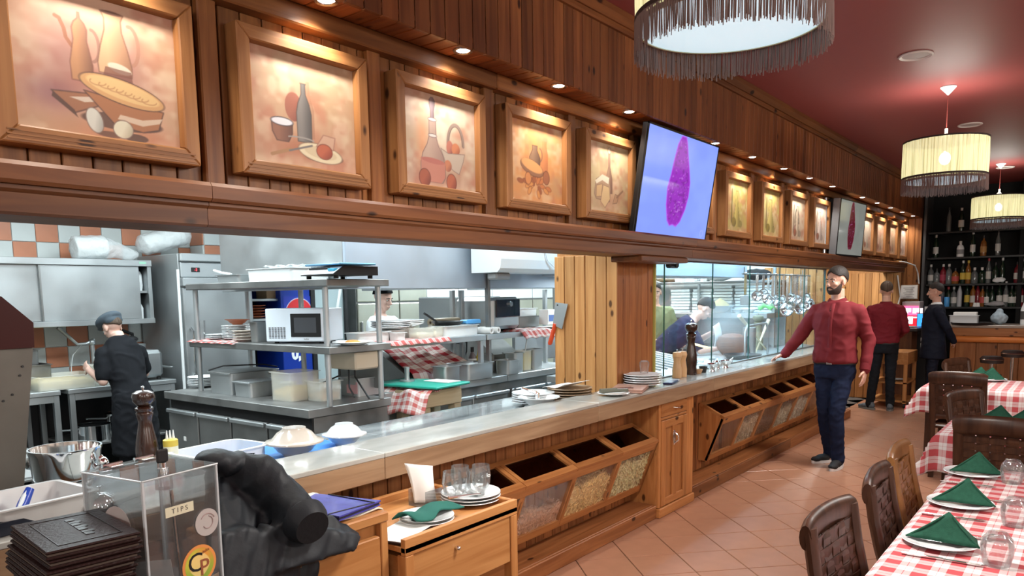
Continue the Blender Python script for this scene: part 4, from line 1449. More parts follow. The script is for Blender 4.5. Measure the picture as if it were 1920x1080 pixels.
def mill(loc, label, h, m_=None, r=0.03):
	t = thing('pepper_mill', label, 'pepper mill', loc)
	s = h / 0.33
	MB().lathe([(p[0] * r / .032, p[1] * s) for p in [(.032, 0), (.033, .008), (.031, .02), (.0315, .03), (.029, .045), (.032, .06), (.033, .085), (.030, .12), (.022, .17), (.019, .195), (.022, .21), (.0245, .222), (.0245, .228), (.022, .232), (.026, .238), (.0265, .246), (.020, .252)]], n=24).build('body', m_ or W_MILL, t, True)
	MB().lathe([(p[0] * r / .032, p[1] * s) for p in [(.016, .252), (.022, .258), (.031, .272), (.0335, .288), (.030, .303), (.018, .312), (0, .314)]], n=24).build('head', m_ or W_MILL, t, True)
	MB().lathe([(.004, .312 * s), (.004, .318 * s), (.007, .322 * s), (.007, .327 * s), (0, .33 * s)], n=10).build('top_nut', CHROME, t, True)
	return t
# ================================================================== KITCHEN
# ---- wall cupboard with sliding doors
XC = -6.65
yL, yS, yD, yR = 1.4, at_x(75, 550, XC).y, at_x(263, 550, XC).y, at_x(286, 550, XC).y
zt, zb = at_x(280, 488, XC).z, at_x(285, 606, XC).z
wc = thing('wall_cupboard', 'long steel wall cupboard with sliding doors above the work tables', 'cupboard')
MB().box(-7.09, XC + .005, yL, yR, zt - .012, zt, .003).build('top_board', STEEL, wc)
MB().box(-7.09, XC + .005, yL, yR, zb, zb + .012, .003).build('bottom_board', STEEL, wc)
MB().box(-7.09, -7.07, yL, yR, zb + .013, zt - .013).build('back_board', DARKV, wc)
MB().box(-7.06, XC + .005, yR - .035, yR, zb + .013, zt - .013, .003).build('end_board', STEEL, wc)
MB().box(XC, XC + .02, yL, yR, zt - .055, zt - .001, .003).build('top_rail', STEEL, wc)
MB().box(XC, XC + .02, yL, yR, zb + .001, zb + .045, .003).build('bottom_rail', STEEL, wc)
MB().box(XC - .03, XC - .016, yL, yS + .1, zb + .046, zt - .056, .002).build('sliding_door', STEEL, wc)
MB().box(XC - .012, XC + .002, yS, yD, zb + .046, zt - .056, .002).build('sliding_door', STEEL, wc)
MB().box(XC + .002, XC + .009, yS, yS + .014, zb + .046, zt - .056, .002).build('door_edge', STEEL_D, wc)
MB().box(XC - .3, XC - .02, yD - .05, yR - .036, (zt + zb) / 2 - .01, (zt + zb) / 2 + .01).build('shelf', STEEL, wc)
MB().box(XC + .02, XC + .022, yR - .11, yR - .05, zt - .035, zt - .015).build('maker_plate', mat('green_plate', (.3, .55, .42), .5), wc)
o = MB().lathe([(.02, 0), (.026, .05), (.022, .14), (.010, .17), (0, .172)], n=10).build('wrapped_bottle', WHITEP, None, True, (XC - .09, yR - .065, (zt + zb) / 2 + .01))
tag(o, 'white wrapped bottle on the upper shelf of the wall cupboard', 'bottle')
o = MB().lathe([(.02, 0), (.022, .12), (.010, .15), (0, .16)], n=10).build('plastic_bottle', WHITEP, None, True, (XC - .09, yR - .07, zb + .013))
tag(o, 'pale bottle on the lower shelf of the wall cupboard', 'bottle')
# bags of foam cups lying on the cupboard
M_BAG = mat('clear_bag', (.80, .84, .85), .25, alpha=.45, bump=.8, bscale=60)
M_FOAM = mat('foam_cup', (.74, .77, .76), .7)
for (pa, pb, lab, w) in (((138, 470), (178, 466), 'bag of white foam cups lying on the wall cupboard, knotted side to the right', .10),
						 ((268, 460), (328, 444), 'bag of white foam cups tilted up on the cupboard end', .09)):
	a, b = at_x(pa[0], pa[1], -6.8), at_x(pb[0], pb[1], -6.8)
	a.z = max(a.z, zt + w * .9)
	b.z = max(b.z, zt + w)
	t = thing('cup_bag', lab, 'bag', (0, 0, 0))
	mb = MB()
	d = (b - a).normalized()
	for k in range(7):
		p = a + (b - a) * (k / 7)
		mb.tube([p, p + d * .1], [w * .80, w * .93], n=20)
	mb.build('cup_stack', M_FOAM, t, True)
	mb = MB()
	if pa[0] < 200:
		e = b + Vector((0, .30, -.05))
		mb.tube([a - d * .02, a, b + d * .06, b + d * .16 + Vector((0, 0, -.02)), e, e + d * .06], [w * .2, w * 1.02, w * 1.04, w * .75, w * .5, w * .3], n=18)
	else:
		mb.tube([a - d * .05, a, b + d * .1, b + d * .14], [w * .5, w * 1.05, w * 1.1, w * .5], n=18)
	bag = fuse('plastic_bag', mb, .012, M_BAG, t, 3, lambda p: .010 * mnoise.noise(p * 22))
# ---- work tables along the tiles
def worktable(y0, y1, label, shelf_z, xf=-6.42, xb=-7.08):
	t = thing('work_table', label, 'table')
	MB().box(xb, xf, y0, y1, .845, .882, .004).build('top', STEEL, t)
	for (x, y) in ((xf - .03, y0 + .03), (xf - .03, y1 - .03), (xb + .03, y0 + .03), (xb + .03, y1 - .03)):
		MB().box(x - .02, x + .02, y - .02, y + .02, 0, .844, .002).build('leg', STEEL, t)
	MB().box(xb, xf - .02, y0 + .05, y1 - .05, shelf_z - .02, shelf_z, .003).build('shelf', STEEL_D, t)
	MB().box(xf - .03, xf - .01, y0 + .051, y1 - .051, .79, .843).build('apron', STEEL, t)
	return t
worktable(1.2, 2.475, 'steel work table in the corner left of the cook', .22)
worktable(2.53, 3.42, 'steel work table behind the cook in the flat cap', .42)
MB().box(-7.111, -7.095, 1.0, 3.45, 0, .82).build('under_table_shade', mat('under_table_dark', (.02, .02, .022), .7), kb)  # dark sheet painted in as the shade below the work tables
CHIP = mat('sliced_potato', (.62, .50, .24), .6, var=.35, vscale=30)
c = at_z(120, 730, .882)
tray('potato_tub', 'long clear tub of pale sliced potato on the work table', (-6.62, 2.55, .883), .36, .46, .11, TUB, food=CHIP, foodz=.7)
tray('clear_tub', 'empty milky tub beside the potato tub in front of the cook', (-6.62, 2.86, .883), .34, .15, .16, TUB)
o = tray('steel_pan', 'shallow steel pan by the tiles behind the white jug', (-6.85, 2.40, .883), .30, .30, .19, STEEL_D)
o = tray('steel_pan', 'small dark steel pan stacked on the larger one by the tiles', (-6.85, 2.36, 1.076), .22, .24, .12, STEEL_D)
t = thing('detergent_jug', 'white plastic jug with short cap beside the potato tub', 'jug', (-6.60, 2.22, .883))
MB().lathe([(.07, 0), (.085, .02), (.085, .12), (.06, .18), (.025, .225), (.022, .24)], n=16).build('body', WHITEP, t, True)
MB().lathe([(.025, .24), (.025, .265), (0, .267)], n=12).build('cap', mat('grey_cap', (.4, .42, .42), .5), t, True)
o = tray('white_crate', 'white plastic crate on the shelf under the corner table', (-6.75, 2.05, .222), .5, .5, .2, WHITEP)
for k, (y, r, h, lab) in enumerate(((2.72, .13, .13, 'steel pot on the shelf under the work table'), (3.0, .11, .18, 'taller steel pot at the back of the under shelf'))):
	t = thing('cooking_pot', lab, 'pot', (-6.6 - .15 * k, y + .05, .421))
	MB().lathe([(0, 0), (r, 0), (r, h), (r + .006, h + .004), (r - .004, h), (r - .004, .004), (0, .004)], n=24).build('body', CHROME, t, True)
	MB().tube([(0, -r, h * .8), (0, -r - .03, h * .82), (0, -r - .16, h * .9)], .008).build('handle', STEEL, t, True)
# potato cutter with lever
t = thing('potato_cutter', 'cast metal lever press clamped at the tiles', 'press', (-6.85, 2.92, .883))
MB().box(-.05, .05, -.1, .1, 0, .02, .004).build('base', STEEL, t)
MB().tube([(0, 0, .02), (0, 0, .34)], .018).ell((0, 0, .34), (.03, .03, .03)).build('post', STEEL, t, True)
MB().tube([(0, .02, .36), (0, -.05, .33), (0, -.12, .33), (0, -.26, .48)], [.016, .014, .014, .018]).build('lever', STEEL, t, True)
MB().ell((0, .08, .13), (.08, .1, .11)).build('hopper', CHROME, t, True)
t = thing('power_lead', 'thin white cable looping down from the lever press', 'cable')
MB().tube([(-7.0, 2.90, 1.2), (-6.95, 2.80, 1.12), (-6.93, 2.77, 1.02), (-6.92, 2.76, .90)], .005, n=6).build('cord', WHITEP, t, True)
# slicer
t = thing('food_slicer', 'silver electric food slicer right of the cook', 'slicer', (-6.70, 3.20, .883))
MB().box(-.2, .2, -.16, .16, .02, .26, .03).build('body', STEEL, t)
MB().cyl((-.05, 0, .26), .12, .05, 24).build('blade_guard', STEEL, t, True)
MB().ell((.05, -.05, .36), (.09, .06, .03)).tube([(0, 0, .31), (-.05, .02, .40), (-.05, -.08, .44)], .016).build('handle', BLACK, t, True)
MB().tube([(.205, -.03, .16), (.235, -.03, .16)], .025).build('knob', BLACK, t, True)
for sx in (-.17, .17):
	for sy in (-.12, .12):
		MB().cyl((sx, sy, 0), .018, .021, 10).build('foot', RUBBER, t, True)
MB().box(-.1, .3, .165, .19, .10, .115, .004).build('carriage_arm', STEEL, t)
# ---- tall fridge with control fascia
tf = thing('tall_fridge', 'tall steel blast chiller with a red readout beside the tiles', 'fridge')
MB().box(-7.05, -6.34, 3.46, 4.16, 0, 1.975, .006).build('body', STEEL, tf)
MB().box(-6.34, -6.305, 3.465, 4.155, 1.77, 1.90, .006).build('control_fascia', STEEL, tf)
MB().box(-6.34, -6.285, 3.46, 4.16, 1.905, 1.975, .008).build('top_lip', STEEL, tf)
MB().box(-6.34, -6.27, 3.46, 4.16, 1.69, 1.765, .008).build('lower_lip', STEEL, tf)
MB().box(-6.34, -6.30, 3.47, 4.15, .12, 1.68, .008).build('door', STEEL, tf)
MB().tube([(-6.298, 3.52, .9), (-6.262, 3.52, .93), (-6.262, 3.52, 1.3), (-6.298, 3.52, 1.33)], .010).build('door_handle', CHROME, tf, True)
dsp = MB().box(-6.306, -6.300, 3.56, 3.64, 1.815, 1.855, .003).build('readout', BLACK, tf)
text_mesh('digits', '-3', .035, mat('red_led', (.2, 0, 0), .4, emit=(1, .06, .08), estr=2.5), dsp, facing((-6.2985, 3.60, 1.835), (0, 1, 0), (0, 0, 1)))
mb = MB()
for k in range(9):
	mb.box(-6.306, -6.302, 3.885 + .02 * k, 3.893 + .02 * k, 1.79, 1.86)
mb.build('vent_slots', BLACK, tf)
t = thing('white_pole', 'slim white pole rising from the end of the prep island', 'pole')
p0, p1 = at_y(343, 681, 3.36), at_y(333, 505, 3.36)
MB().tube([(p0.x + (p0.x - p1.x) * 1.1, 3.36, .0), (p1.x, 3.36, p1.z)], .012).build('tube', WHITEP, t, True)
# ---- shelving with terracotta dishes
sh = thing('wall_shelving', 'steel shelving with stacked terracotta dishes past the tall fridge', 'shelf')
a, b = at_x(455, 560, -6.6).y + .02, at_x(545, 560, -6.6).y
zz = [at_x(500, 640, -6.6).z, at_x(500, 597, -6.6).z, at_x(500, 560, -6.6).z]
for z in zz: MB().box(-7.0, -6.6, a, b, z - .025, z, .003).build('shelf_board', STEEL, sh)
for y in (a, b - .03):
	for x in (-6.64, -7.0): MB().box(x, x + .03, y, y + .03, 0, zz[2] + .3, .002).build('post', STEEL, sh)
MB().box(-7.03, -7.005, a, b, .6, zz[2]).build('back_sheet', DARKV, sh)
TERRA = mat('terracotta_dish', (.42, .13, .055), .5, var=.2)
for k in range(5):
	plate((-6.72, a + .16, zz[1] + .001 + k * .027), 'terracotta dish stacked on the wall shelving, ' + ORD[4 - k], TERRA, .13, 'stack of terracotta dishes', 'dish', nm='dish')
o = MB().box(-.09, .09, -.07, .07, 0, .11, .004).build('cardboard_box', mat('cardboard', (.42, .27, .15), .8), None, False, (-6.72, a + .34, zz[2] + .001))
tag(o, 'small cardboard box on the top board of the wall shelving', 'box')
for k, (dy, lab) in enumerate(((.5, 'crumpled clear bag on top of wall shelving'), (.62, 'second clear bag beside the first on the shelving'))):
	o = fuse('clear_bag', MB().ell((-6.75, a + dy, zz[2] + .075), (.1, .09, .075)), .014, M_BAG, None, 2, lambda p: .02 * mnoise.noise(p * 25))
	tag(o, lab, 'bag')
# ---- drinks fridge
df = thing('drinks_fridge', 'blue branded glass door drinks fridge behind the microwave', 'fridge')
XF_ = -6.55
a, b, c_ = at_x(528, 600, XF_).y, at_x(583, 600, XF_).y, at_x(652, 600, XF_).y
BLUE = mat('deep_blue', (.006, .035, .30), .35)
MB().box(-7.08, XF_, a, b, .05, 1.79, .006).build('side_panel', BLUE, df)
MB().box(-7.08, XF_ - .02, b + .001, c_, .05, 1.79, .004).build('cabinet', mat('fridge_in', (.50, .56, .58), .5), df)
MB().box(XF_ - .018, XF_ + .012, b + .003, b + .06, .05, 1.79, .004).build('door_stile', BLACK, df)
MB().box(XF_ - .018, XF_ + .012, c_ - .045, c_, .05, 1.79, .004).build('door_stile', BLACK, df)
MB().box(XF_ - .018, XF_ + .012, b + .061, c_ - .046, 1.70, 1.79, .004).build('door_rail', BLACK, df)
MB().box(XF_ - .012, XF_ - .006, b + .061, c_ - .046, .06, 1.695).build('door_pane', PANE, df)
pr = Print(60, 60, (.02, .16, .62))
pr.ellipse(.5, .5, .46, .46, (.90, .92, .94))
msk, x_, y_ = pr.emask(.5, .5, .44, .44)
pr.mix(msk * (pr.V > .56 + .10 * np.sin(pr.U * 5)), (.80, .10, .14))
pr.mix(msk * (pr.V < .42 + .10 * np.sin(pr.U * 5 + .6)), (.02, .16, .62))
g = at_x(561, 583, XF_)
pr.build('round_emblem', M_PRINT, lambda u, v: (XF_ + .002, g.y - .19 + .38 * u, g.z - .23 + .38 * v), df)
g = at_x(556, 664, XF_)
text_mesh('lettering', '0,', .16, mat('white_print', (.8, .82, .85), .5), df, facing((XF_ + .002, g.y, g.z), (0, 1, 0), (0, 0, 1)), bold=.008)
# ---- extraction boxes
hd = thing('oven_hood', 'pale steel hood box above the drinks fridge', 'hood')
ce = at_x(563, 460, -5.7)
y2 = at_x(648, 460, -5.7).y
MB().box(-7.05, -5.7, ce.y, y2, 1.80, 2.30, .004).build('lower_box', HOODM, hd)
MB().box(-7.05, -5.705, ce.y + .005, y2 - .005, 2.304, 2.70, .004).build('duct', STEEL, hd)
t = thing('leaning_pole', 'white pole leaning behind the scale', 'pole')
p0, p1 = at_x(629, 600, -5.4), at_x(652, 450, -5.4)
MB().tube([p0 + (p0 - p1) * (p0.z / (p1.z - p0.z)), p1], .013).build('tube', WHITEP, t, True)
HX = -4.0
ya, yb = at_x(650, 541, HX).y, at_x(912, 541, HX).y
hz = at_x(800, 541, HX).z
for (y0, y1, lab, dx) in ((ya, yb, 'big brushed steel extraction hood over the cooking line', 0), (yb + .03, yb + 1.5, 'second extraction hood beside the column', -.06)):
	t = thing('extraction_hood', lab, 'hood')
	MB().box(HX + dx - .03, HX + dx, y0, y1, hz, 2.715, .004).build('front_sheet', HOODM, t)
	MB().box(HX - 1.5, HX + dx - .031, y0, y0 + .03, hz, 2.715, .003).build('side_sheet', STEEL, t)
	MB().box(HX - 1.5, HX + dx - .031, y1 - .03, y1, hz, 2.715, .003).build('side_sheet', STEEL, t)
	MB().box(HX - 1.5, HX + dx - .031, y0 + .031, y1 - .031, 2.2, 2.23).build('filter_bank', STEEL_D, t)
	MB().box(HX + dx - .06, HX + dx - .031, y0 + .031, y1 - .031, hz, hz + .03).build('drip_rail', STEEL, t)
t = thing('hood_post', 'steel post between the two extraction hoods', 'post')
MB().box(HX - .02, HX + .02, yb + .001, yb + .029, .90, 2.6, .002).build('tube', STEEL_D, t)
c = at_x(940, 510, -3.62)
ac = thing('ceiling_unit', 'white wall unit with rounded edge hanging before the second hood', 'unit')
y1 = at_x(1060, 510, -3.62).y
MB().prism([(-3.92, c.z), (-3.66, c.z), (-3.63, c.z + .03), (-3.62, c.z + .1), (-3.62, c.z + .55), (-3.92, c.z + .55)], 'y', c.y, y1).build('case', WHITEP, ac)
MB().tube([(-3.616, c.y + .52, c.z + .3), (-3.612, c.y + .60, c.z + .10), (-3.612, c.y + .75, c.z + .02)], .004, n=6).build('cable', WHITEP, ac, True)
t = thing('lamp_head', 'small grey lamp under the white hanging unit', 'lamp', (-3.74, c.y + .12, c.z - .055))
MB().box(-.05, .05, -.09, .09, 0, .054, .012).build('case', mat('grey_case', (.30, .31, .31), .5), t)
# ---- bank of tall refrigerators behind
XR = -6.5
SS = mat('olive_steel', (.56, .56, .47), .38, 1.0, var=.12, vscale=2)
edges = [at_x(x, 600, XR).y for x in (672, 751, 803, 862, 925, 1000, 1100)]
labs = ['tall steel refrigerator behind the man in white', 'tall steel refrigerator right of the man in white', 'narrow pale refrigerator behind the shelf posts',
		'tall refrigerator half behind the bread oven', 'tall refrigerator behind the second hood', 'last tall refrigerator by the column']
edges[6] = min(edges[6], 9.4)
for k in range(6):
	t = thing('upright_refrigerator', labs[k], 'refrigerator', group=None)
	MB().box(-7.1, XR - .03, edges[k], edges[k + 1] - .006, 0, 2.02, .004).build('body', STEEL_D, t)
	MB().box(XR - .03, XR, edges[k] + .004, edges[k + 1] - .010, .12, 1.50, .008).build('door', SS, t)
	MB().box(XR - .03, XR - .004, edges[k] + .004, edges[k + 1] - .010, 1.52, 2.0, .006).build('header', SS if k < 2 else WHITEP, t)
	MB().box(XR, XR + .025, edges[k] + .03, edges[k] + .05, .9, 1.3, .004).build('door_handle', STEEL_D, t)
# ---- bench of cold drawers
bn = thing('cold_bench', 'steel refrigerated bench along the pass with pull doors', 'counter')
BX = -3.95
MB().box(BX - .72, BX, 3.62, 5.02, .845, .90, .004).build('top', STEEL, bn)
MB().box(BX - .72, BX, 5.03, 6.2, .845, .90, .004).build('top', STEEL, bn)
MB().box(BX - .70, BX - .05, 3.64, 6.18, .05, .84).build('body', STEEL_D, bn)
yy = 3.66
for k in range(5):
	dd = MB().box(BX - .05, BX - .02, yy, yy + .455, .12, .77, .008).build('door', STEEL, bn)
	MB().box(BX - .02, BX + .012, yy + .01, yy + .445, .745, .775, .006).build('door_handle', STEEL, dd)
	yy += .465 + (.06 if k == 2 else 0)
os_ = thing('pass_shelf', 'long steel over shelf on square posts above the cold bench', 'shelf')
OZ = 1.255
MB().box(BX - .42, BX, 3.5, 4.74, OZ - .045, OZ, .003).build('shelf_board', STEEL, os_)
MB().box(BX - .42, BX, 4.76, 6.0, OZ - .045, OZ, .003).build('shelf_board', STEEL, os_)
for (px, xx) in ((849, BX - .40), (866, BX - .36), (900, BX - .04), (1022, BX - .38)):
	g = at_x(px, 600, xx)
	MB().box(xx - .018, xx + .018, g.y - .018, g.y + .018, .901, OZ - .046 if xx == BX - .04 else 1.62, .002).build('post', STEEL, os_)
# things on the over shelf
P_ = lambda px, py: at_x(px, py, BX - .2)
def onshelf(px, dx=-.2):
	g = at_x(px, 620, BX + dx)
	return (g.x, g.y, OZ + .001)
x, y, z = onshelf(700)
tray('milky_tub', 'long milky plastic tub on the pass shelf left end', (x, y - .05, z), .16, .34, .07, TUBW)
x, y, z = onshelf(727)
tray('small_tub', 'small square clear tub next to the milky tub', (x + .1, y, z), .11, .13, .06, TUBW)
x, y, z = onshelf(742)
stack(0, 4, (x - .05, y, z + .075), 'round grey plate in the stack raised on tubs over the pass', 'grey plates on the pass', CHINA, .15)
tray('plate_tub', 'tall clear tub carrying the stack of grey plates', (x - .05, y, z), .17, .20, .074, TUBW)
x, y, z = onshelf(772)
tray('sauce_tub', 'clear tub half full of cream sauce on pass shelf', (x + .1, y, z), .15, .2, .08, TUB, food=mat('cream_sauce', (.72, .68, .50), .5), foodz=.5)
stack(0, 3, (x - .12, y + .02, z + .085), 'wide white plate resting over the sauce tubs', 'wide plates on the pass', CHINA, .17)
tray('deep_tub', 'deep clear tub under the wide white plates', (x - .12, y + .02, z), .15, .16, .084, TUBW)
x, y, z = onshelf(802)
tray('sauce_tub', 'small clear tub of pale mixture beside the sauce', (x + .08, y, z), .12, .14, .08, TUB, food=MATS['cream_sauce'], foodz=.45)
x, y, z = onshelf(842)
tray('wide_tub', 'wide shallow clear tub below the dark pan on the pass', (x + .06, y, z), .2, .42, .085, TUBW)
t = thing('black_pan', 'black frying pan lying across the wide clear tub', 'pan', (x + .04, y - .06, z + .088))
MB().lathe([(0, 0), (.10, 0), (.13, .03), (.127, .031), (.098, .004), (0, .004)], n=24).build('bowl', BLACK, t, True)
MB().tube([(0, -.12, .028), (.0, -.2, .07), (0, -.26, .10)], .010).build('handle', BLACK, t, True)
o = MB().box(-.04, .04, -.09, .09, 0, .035, .008).build('blue_lid_box', mat('sky_blue', (.10, .38, .75), .4), None, False, (x + .1, y + .15, z + .09))
tag(o, 'bright blue plastic box on the wide clear tub', 'box')
o = MB().box(-.06, .06, -.14, .14, 0, .07, .003).build('wrap_box', mat('brown_box', (.34, .19, .10), .7), None, False, (x - .16, y + .12, z + .001))
tag(o, 'brown cardboard wrap box behind the black pan', 'box')
t = thing('wrap_roll', 'roll of brown wrapping film on the brown box', 'roll', (x - .16, y + .12, z + .105))
t.rotation_euler = (PI / 2, 0, 0)
MB().lathe([(.012, -.17), (.033, -.17), (.033, .17), (.012, .17)], n=18, closed=True).build('film', mat('film', (.40, .34, .24), .35), t, True)
for k, (dx, lab) in enumerate(((.0, 'white paper roll end at the right of the pass tubs'), (.07, 'second paper roll end beside the shelf post'))):
	t = thing('paper_roll', lab, 'roll', (x + .1, y + .30 + dx * 1.3, z + .029))
	t.rotation_euler = (0, PI / 2, 0)
	MB().lathe([(.013, -.10), (.027, -.10), (.027, .10), (.013, .10)], n=14, closed=True).build('paper', PAPER, t, True)
for k, (pa, pb, lab) in enumerate(((705, 760, 'pale checked cloth under the tubs at pass shelf left'), (760, 838, 'pale checked cloth under the sauce tubs'))):
	a, b = onshelf(pa, -.02), onshelf(pb, -.02)
	L_ = b[1] - a[1]
	towel('shelf_cloth', lab, lambda u, v, a=a: (BX - .28 + v, a[1] + u, OZ + .004 + .003 * math.sin(u * 40 + v * 15) - (0.0 if v < .285 else (v - .285) * 1.2)), 26, 10, L_, .31, CHECK_P, 'cloth', .003)
# bread oven with dark glass door
g0, g1 = at_x(919, 600, BX - .1), at_x(973, 600, BX - .1)
ov = thing('countertop_oven', 'compact silver oven with black glass door on pass shelf', 'oven', (0, 0, 0))
zb_, zt_ = OZ + .03, at_x(940, 557, BX - .1).z
MB().box(BX - .5, BX - .08, g0.y, g1.y, zb_, zt_, .03).build('case', STEEL, ov)
MB().box(BX - .082, BX - .068, g0.y + .05, g1.y - .02, zb_ + .10, zt_ - .02, .012).build('glass_door', mat('black_glass', (.006, .008, .02), .06, coat=.5), ov)
MB().tube([(BX - .067, (g0.y + g1.y) / 2 + .03, zt_ - .06), (BX - .05, (g0.y + g1.y) / 2 + .03, zt_ - .06)], .022, n=18).build('badge', CHROME, ov, True)
for dy in (.05, -.05):
	MB().box(BX - .45, BX - .12, (g0.y if dy > 0 else g1.y) + dy - .02, (g0.y if dy > 0 else g1.y) + dy + .02, OZ + .001, zb_ - .001).build('foot', BLACK, ov)
g0, g1 = at_x(863, 590, -4.75), at_x(916, 590, -4.75)
o = MB().box(-5.3, -4.75, g0.y, g1.y + .2, OZ - .12, at_x(890, 556, -4.75).z, .01).build('warming_cabinet', mat('grey_paint_steel', (.24, .26, .26), .45, .3))
tag(o, 'big plain grey warming cabinet behind the pass shelf', 'cabinet')
o = MB().box(-5.28, -4.78, g0.y + .02, g1.y + .18, .02, OZ - .125, .01).build('cabinet_stand', STEEL_D)
tag(o, 'steel stand under the grey warming cabinet', 'stand')
g = at_x(1005, 622, BX)
towel('shelf_cloth', 'bunched pale checked cloth right of the compact oven', lambda u, v: (BX - .2 + v, g.y - .22 + u, OZ + .004 + .012 * abs(math.sin(u * 22)) - (0 if v < .2 else (v - .2) * 1.1)), 40, 12, .44, .26, CHECK_P, 'cloth', .012)
x, y, z = onshelf(995)
tray('steel_bin', 'dark steel bin behind the bunched cloth', (x - .12, y + .03, z), .2, .36, .12, STEEL_D)
tray('white_bin', 'white tub sitting in the dark steel bin', (x - .12, y + .02, z + .122), .18, .32, .07, WHITEP)
g = at_x(1030, 600, BX - .1)
t = thing('carton', 'white carton with blue print by the column', 'carton', (BX - .12, g.y, OZ + .04))
MB().box(-.05, .05, -.07, .07, 0, .14, .004).build('box', PAPER, t)
MB().box(.0505, .052, -.05, .05, .03, .09).build('blue_print', mat('print_blue', (.10, .18, .45), .6), t)
plate((BX - .12, g.y, OZ + .001), 'white bowl under the blue printed carton', CHINA, .12)
# bench top things
def onbench(px, dx=-.2):
	g = at_x(px, 680, BX + dx)
	return (g.x, g.y, .901)
sw = MB()
g0, g1 = at_x(712, 660, -4.42), at_x(842, 648, -4.30)
zt0 = 1.185
def drape(u, v):
	y = g0.y + u
	s = v / .68
	wav = .018 * math.sin(u * 21) + .012 * math.sin(u * 47 + 1)
	return (-4.49 + s * .40 + wav * .4, y + .06 * s + .02 * math.sin(v * 9 + u * 4), zt0 + .012 - .225 * s + wav * .5 - (.0 if s < .92 else (s - .92) * 1.0))
towel('draped_towel', 'large red checked cloth draped over the sloping griddle', drape, 60, 26, g1.y - g0.y, .68, CHECK_S)
o = MB().prism([(-4.66, .902), (-4.10, .902), (-4.14, .96), (-4.49, 1.155), (-4.66, 1.155)], 'y', g0.y + .03, g1.y + .08).build('sloping_griddle', STEEL_D)
tag(o, 'sloping steel griddle under the draped red cloth', 'griddle')
towel('folded_cloth', 'pinkish crumpled cloth bundled behind draped red cloth', lambda u, v: (-4.62 + v, g0.y + .32 + u, 1.165 + .04 * abs(math.sin(u * 17 + v * 6)) + .015 * math.sin(v * 40)), 30, 14, .42, .16, CHECK_P, 'cloth', .008)
x, y, z = onbench(865)
tray('steel_pan', 'deep steel pan wrapped in cling film on the bench', (x + .1, y, z), .26, .34, .13, STEEL, food=mat('film_top', (.6, .64, .64), .2), foodz=.92)
x, y, z = onbench(928)
tray('steel_pan', 'small square steel pan right of hood post', (x + .14, y, z), .17, .19, .12, STEEL)
x, y, z = onbench(945)
tray('steel_bain', 'steel insert pan in the bench row, left of the oil tub', (x + .1, y + .02, z), .15, .15, .17, STEEL)
x, y, z = onbench(968)
t = tray('oil_tub', 'clear tub of bright yellow oil with a brush', (x + .08, y, z), .13, .16, .18, TUB, food=mat('yellow_oil', (.62, .50, .03), .15), foodz=.8)
o = MB().tube([(0, 0, 0), (.02, .03, .24)], .006).build('basting_brush', WHITEP, None, True, (x + .08, y + .02, z + .12))
tag(o, 'white handled brush standing in the yellow oil', 'brush')
MB().ell((.021, .032, .245), (.011, .011, .013)).build('yellow_tip', mat('yellow_tip', (.7, .6, .05), .5), o, True)
x, y, z = onbench(990)
tray('steel_bain', 'steel insert pan in the bench row, right of the oil tub', (x + .06, y, z), .15, .18, .18, STEEL)
tray('steel_bain', 'low steel insert pan behind the yellow oil tub', (x - .16, y - .3, z), .2, .26, .15, STEEL_D)
x, y, z = onbench(886, -.28)
bottle((x, y, z), 'dark sauce bottle standing between the shelf posts', [(.035, 0), (.036, .14), (.014, .19), (.013, .23)], mat('grey_bottle', (.16, .13, .14), .3), BLACK, WHITEP)
x, y, z = onbench(897, -.25)
bottle((x, y, z), 'yellow squeeze bottle beside the dark sauce bottle', [(.028, 0), (.028, .13), (.010, .17), (.006, .21)], mat('mustard', (.7, .55, .03), .35))
for k, (px, lab, L_) in enumerate(((868, 'black cable hanging left under pass shelf', .3), (876, 'second black cable hanging under pass shelf', .3))):
	g = at_x(px, 660, BX - .38)
	t = thing('hanging_cable', lab, 'cable')
	MB().tube([(BX - .38, g.y, OZ - .047), (BX - .37, g.y - .02, OZ - .16), (BX - .39, g.y - .09, .93)], .006, n=6).build('cord', BLACK, t, True)
o = MB().prism([(-4.62, .902), (-4.1, .902), (-4.16, .95), (-4.5, 1.18), (-4.62, 1.18)], 'y', at_x(918, 650, -4.3).y + .05, at_x(970, 650, -4.3).y).build('grill_cover', STEEL_D)
tag(o, 'raised steel grill cover behind the insert pans', 'lid')
o = MB().box(-4.60, -4.56, at_x(975, 660, -4.5).y, 7.2, .902, 1.17, .004).build('splash_panel', STEEL)
tag(o, 'pale steel splash panel at the back of bench', 'panel')
x, y, z = onbench(718, -.1)
# ---- wooden stand with green board
st = thing('butcher_stand', 'pale wooden butcher block stand under the green board', 'stand')
c = at_z(780, 722, .93)
c.x += .05
PALEW = wood('pale_beech', (.56, .47, .31), (.46, .37, .23), 'y', knots=False, rvary=.1)
bx0, bx1, by0, by1 = max(c.x - .22, -3.945), c.x + .22, c.y - .20, c.y + .20
MB().box(bx0, bx1, by0, by1, .80, .915, .006).build('block', PALEW, st)
for (x_, y_) in ((bx0 + .04, by0 + .04), (bx1 - .04, by0 + .04), (bx0 + .04, by1 - .04), (bx1 - .04, by1 - .04)):
	MB().box(x_ - .035, x_ + .035, y_ - .035, y_ + .035, 0, .799, .004).build('leg', PALEW, st)
gb = MB().box(-.30, .30, -.20, .20, 0, .018, .005).build('cutting_board', mat('green_board', (.02, .36, .27), .4, var=.15), None, False, (c.x, c.y, .936), (0, 0, .1))
tag(gb, 'green plastic cutting board on the wooden stand', 'board')
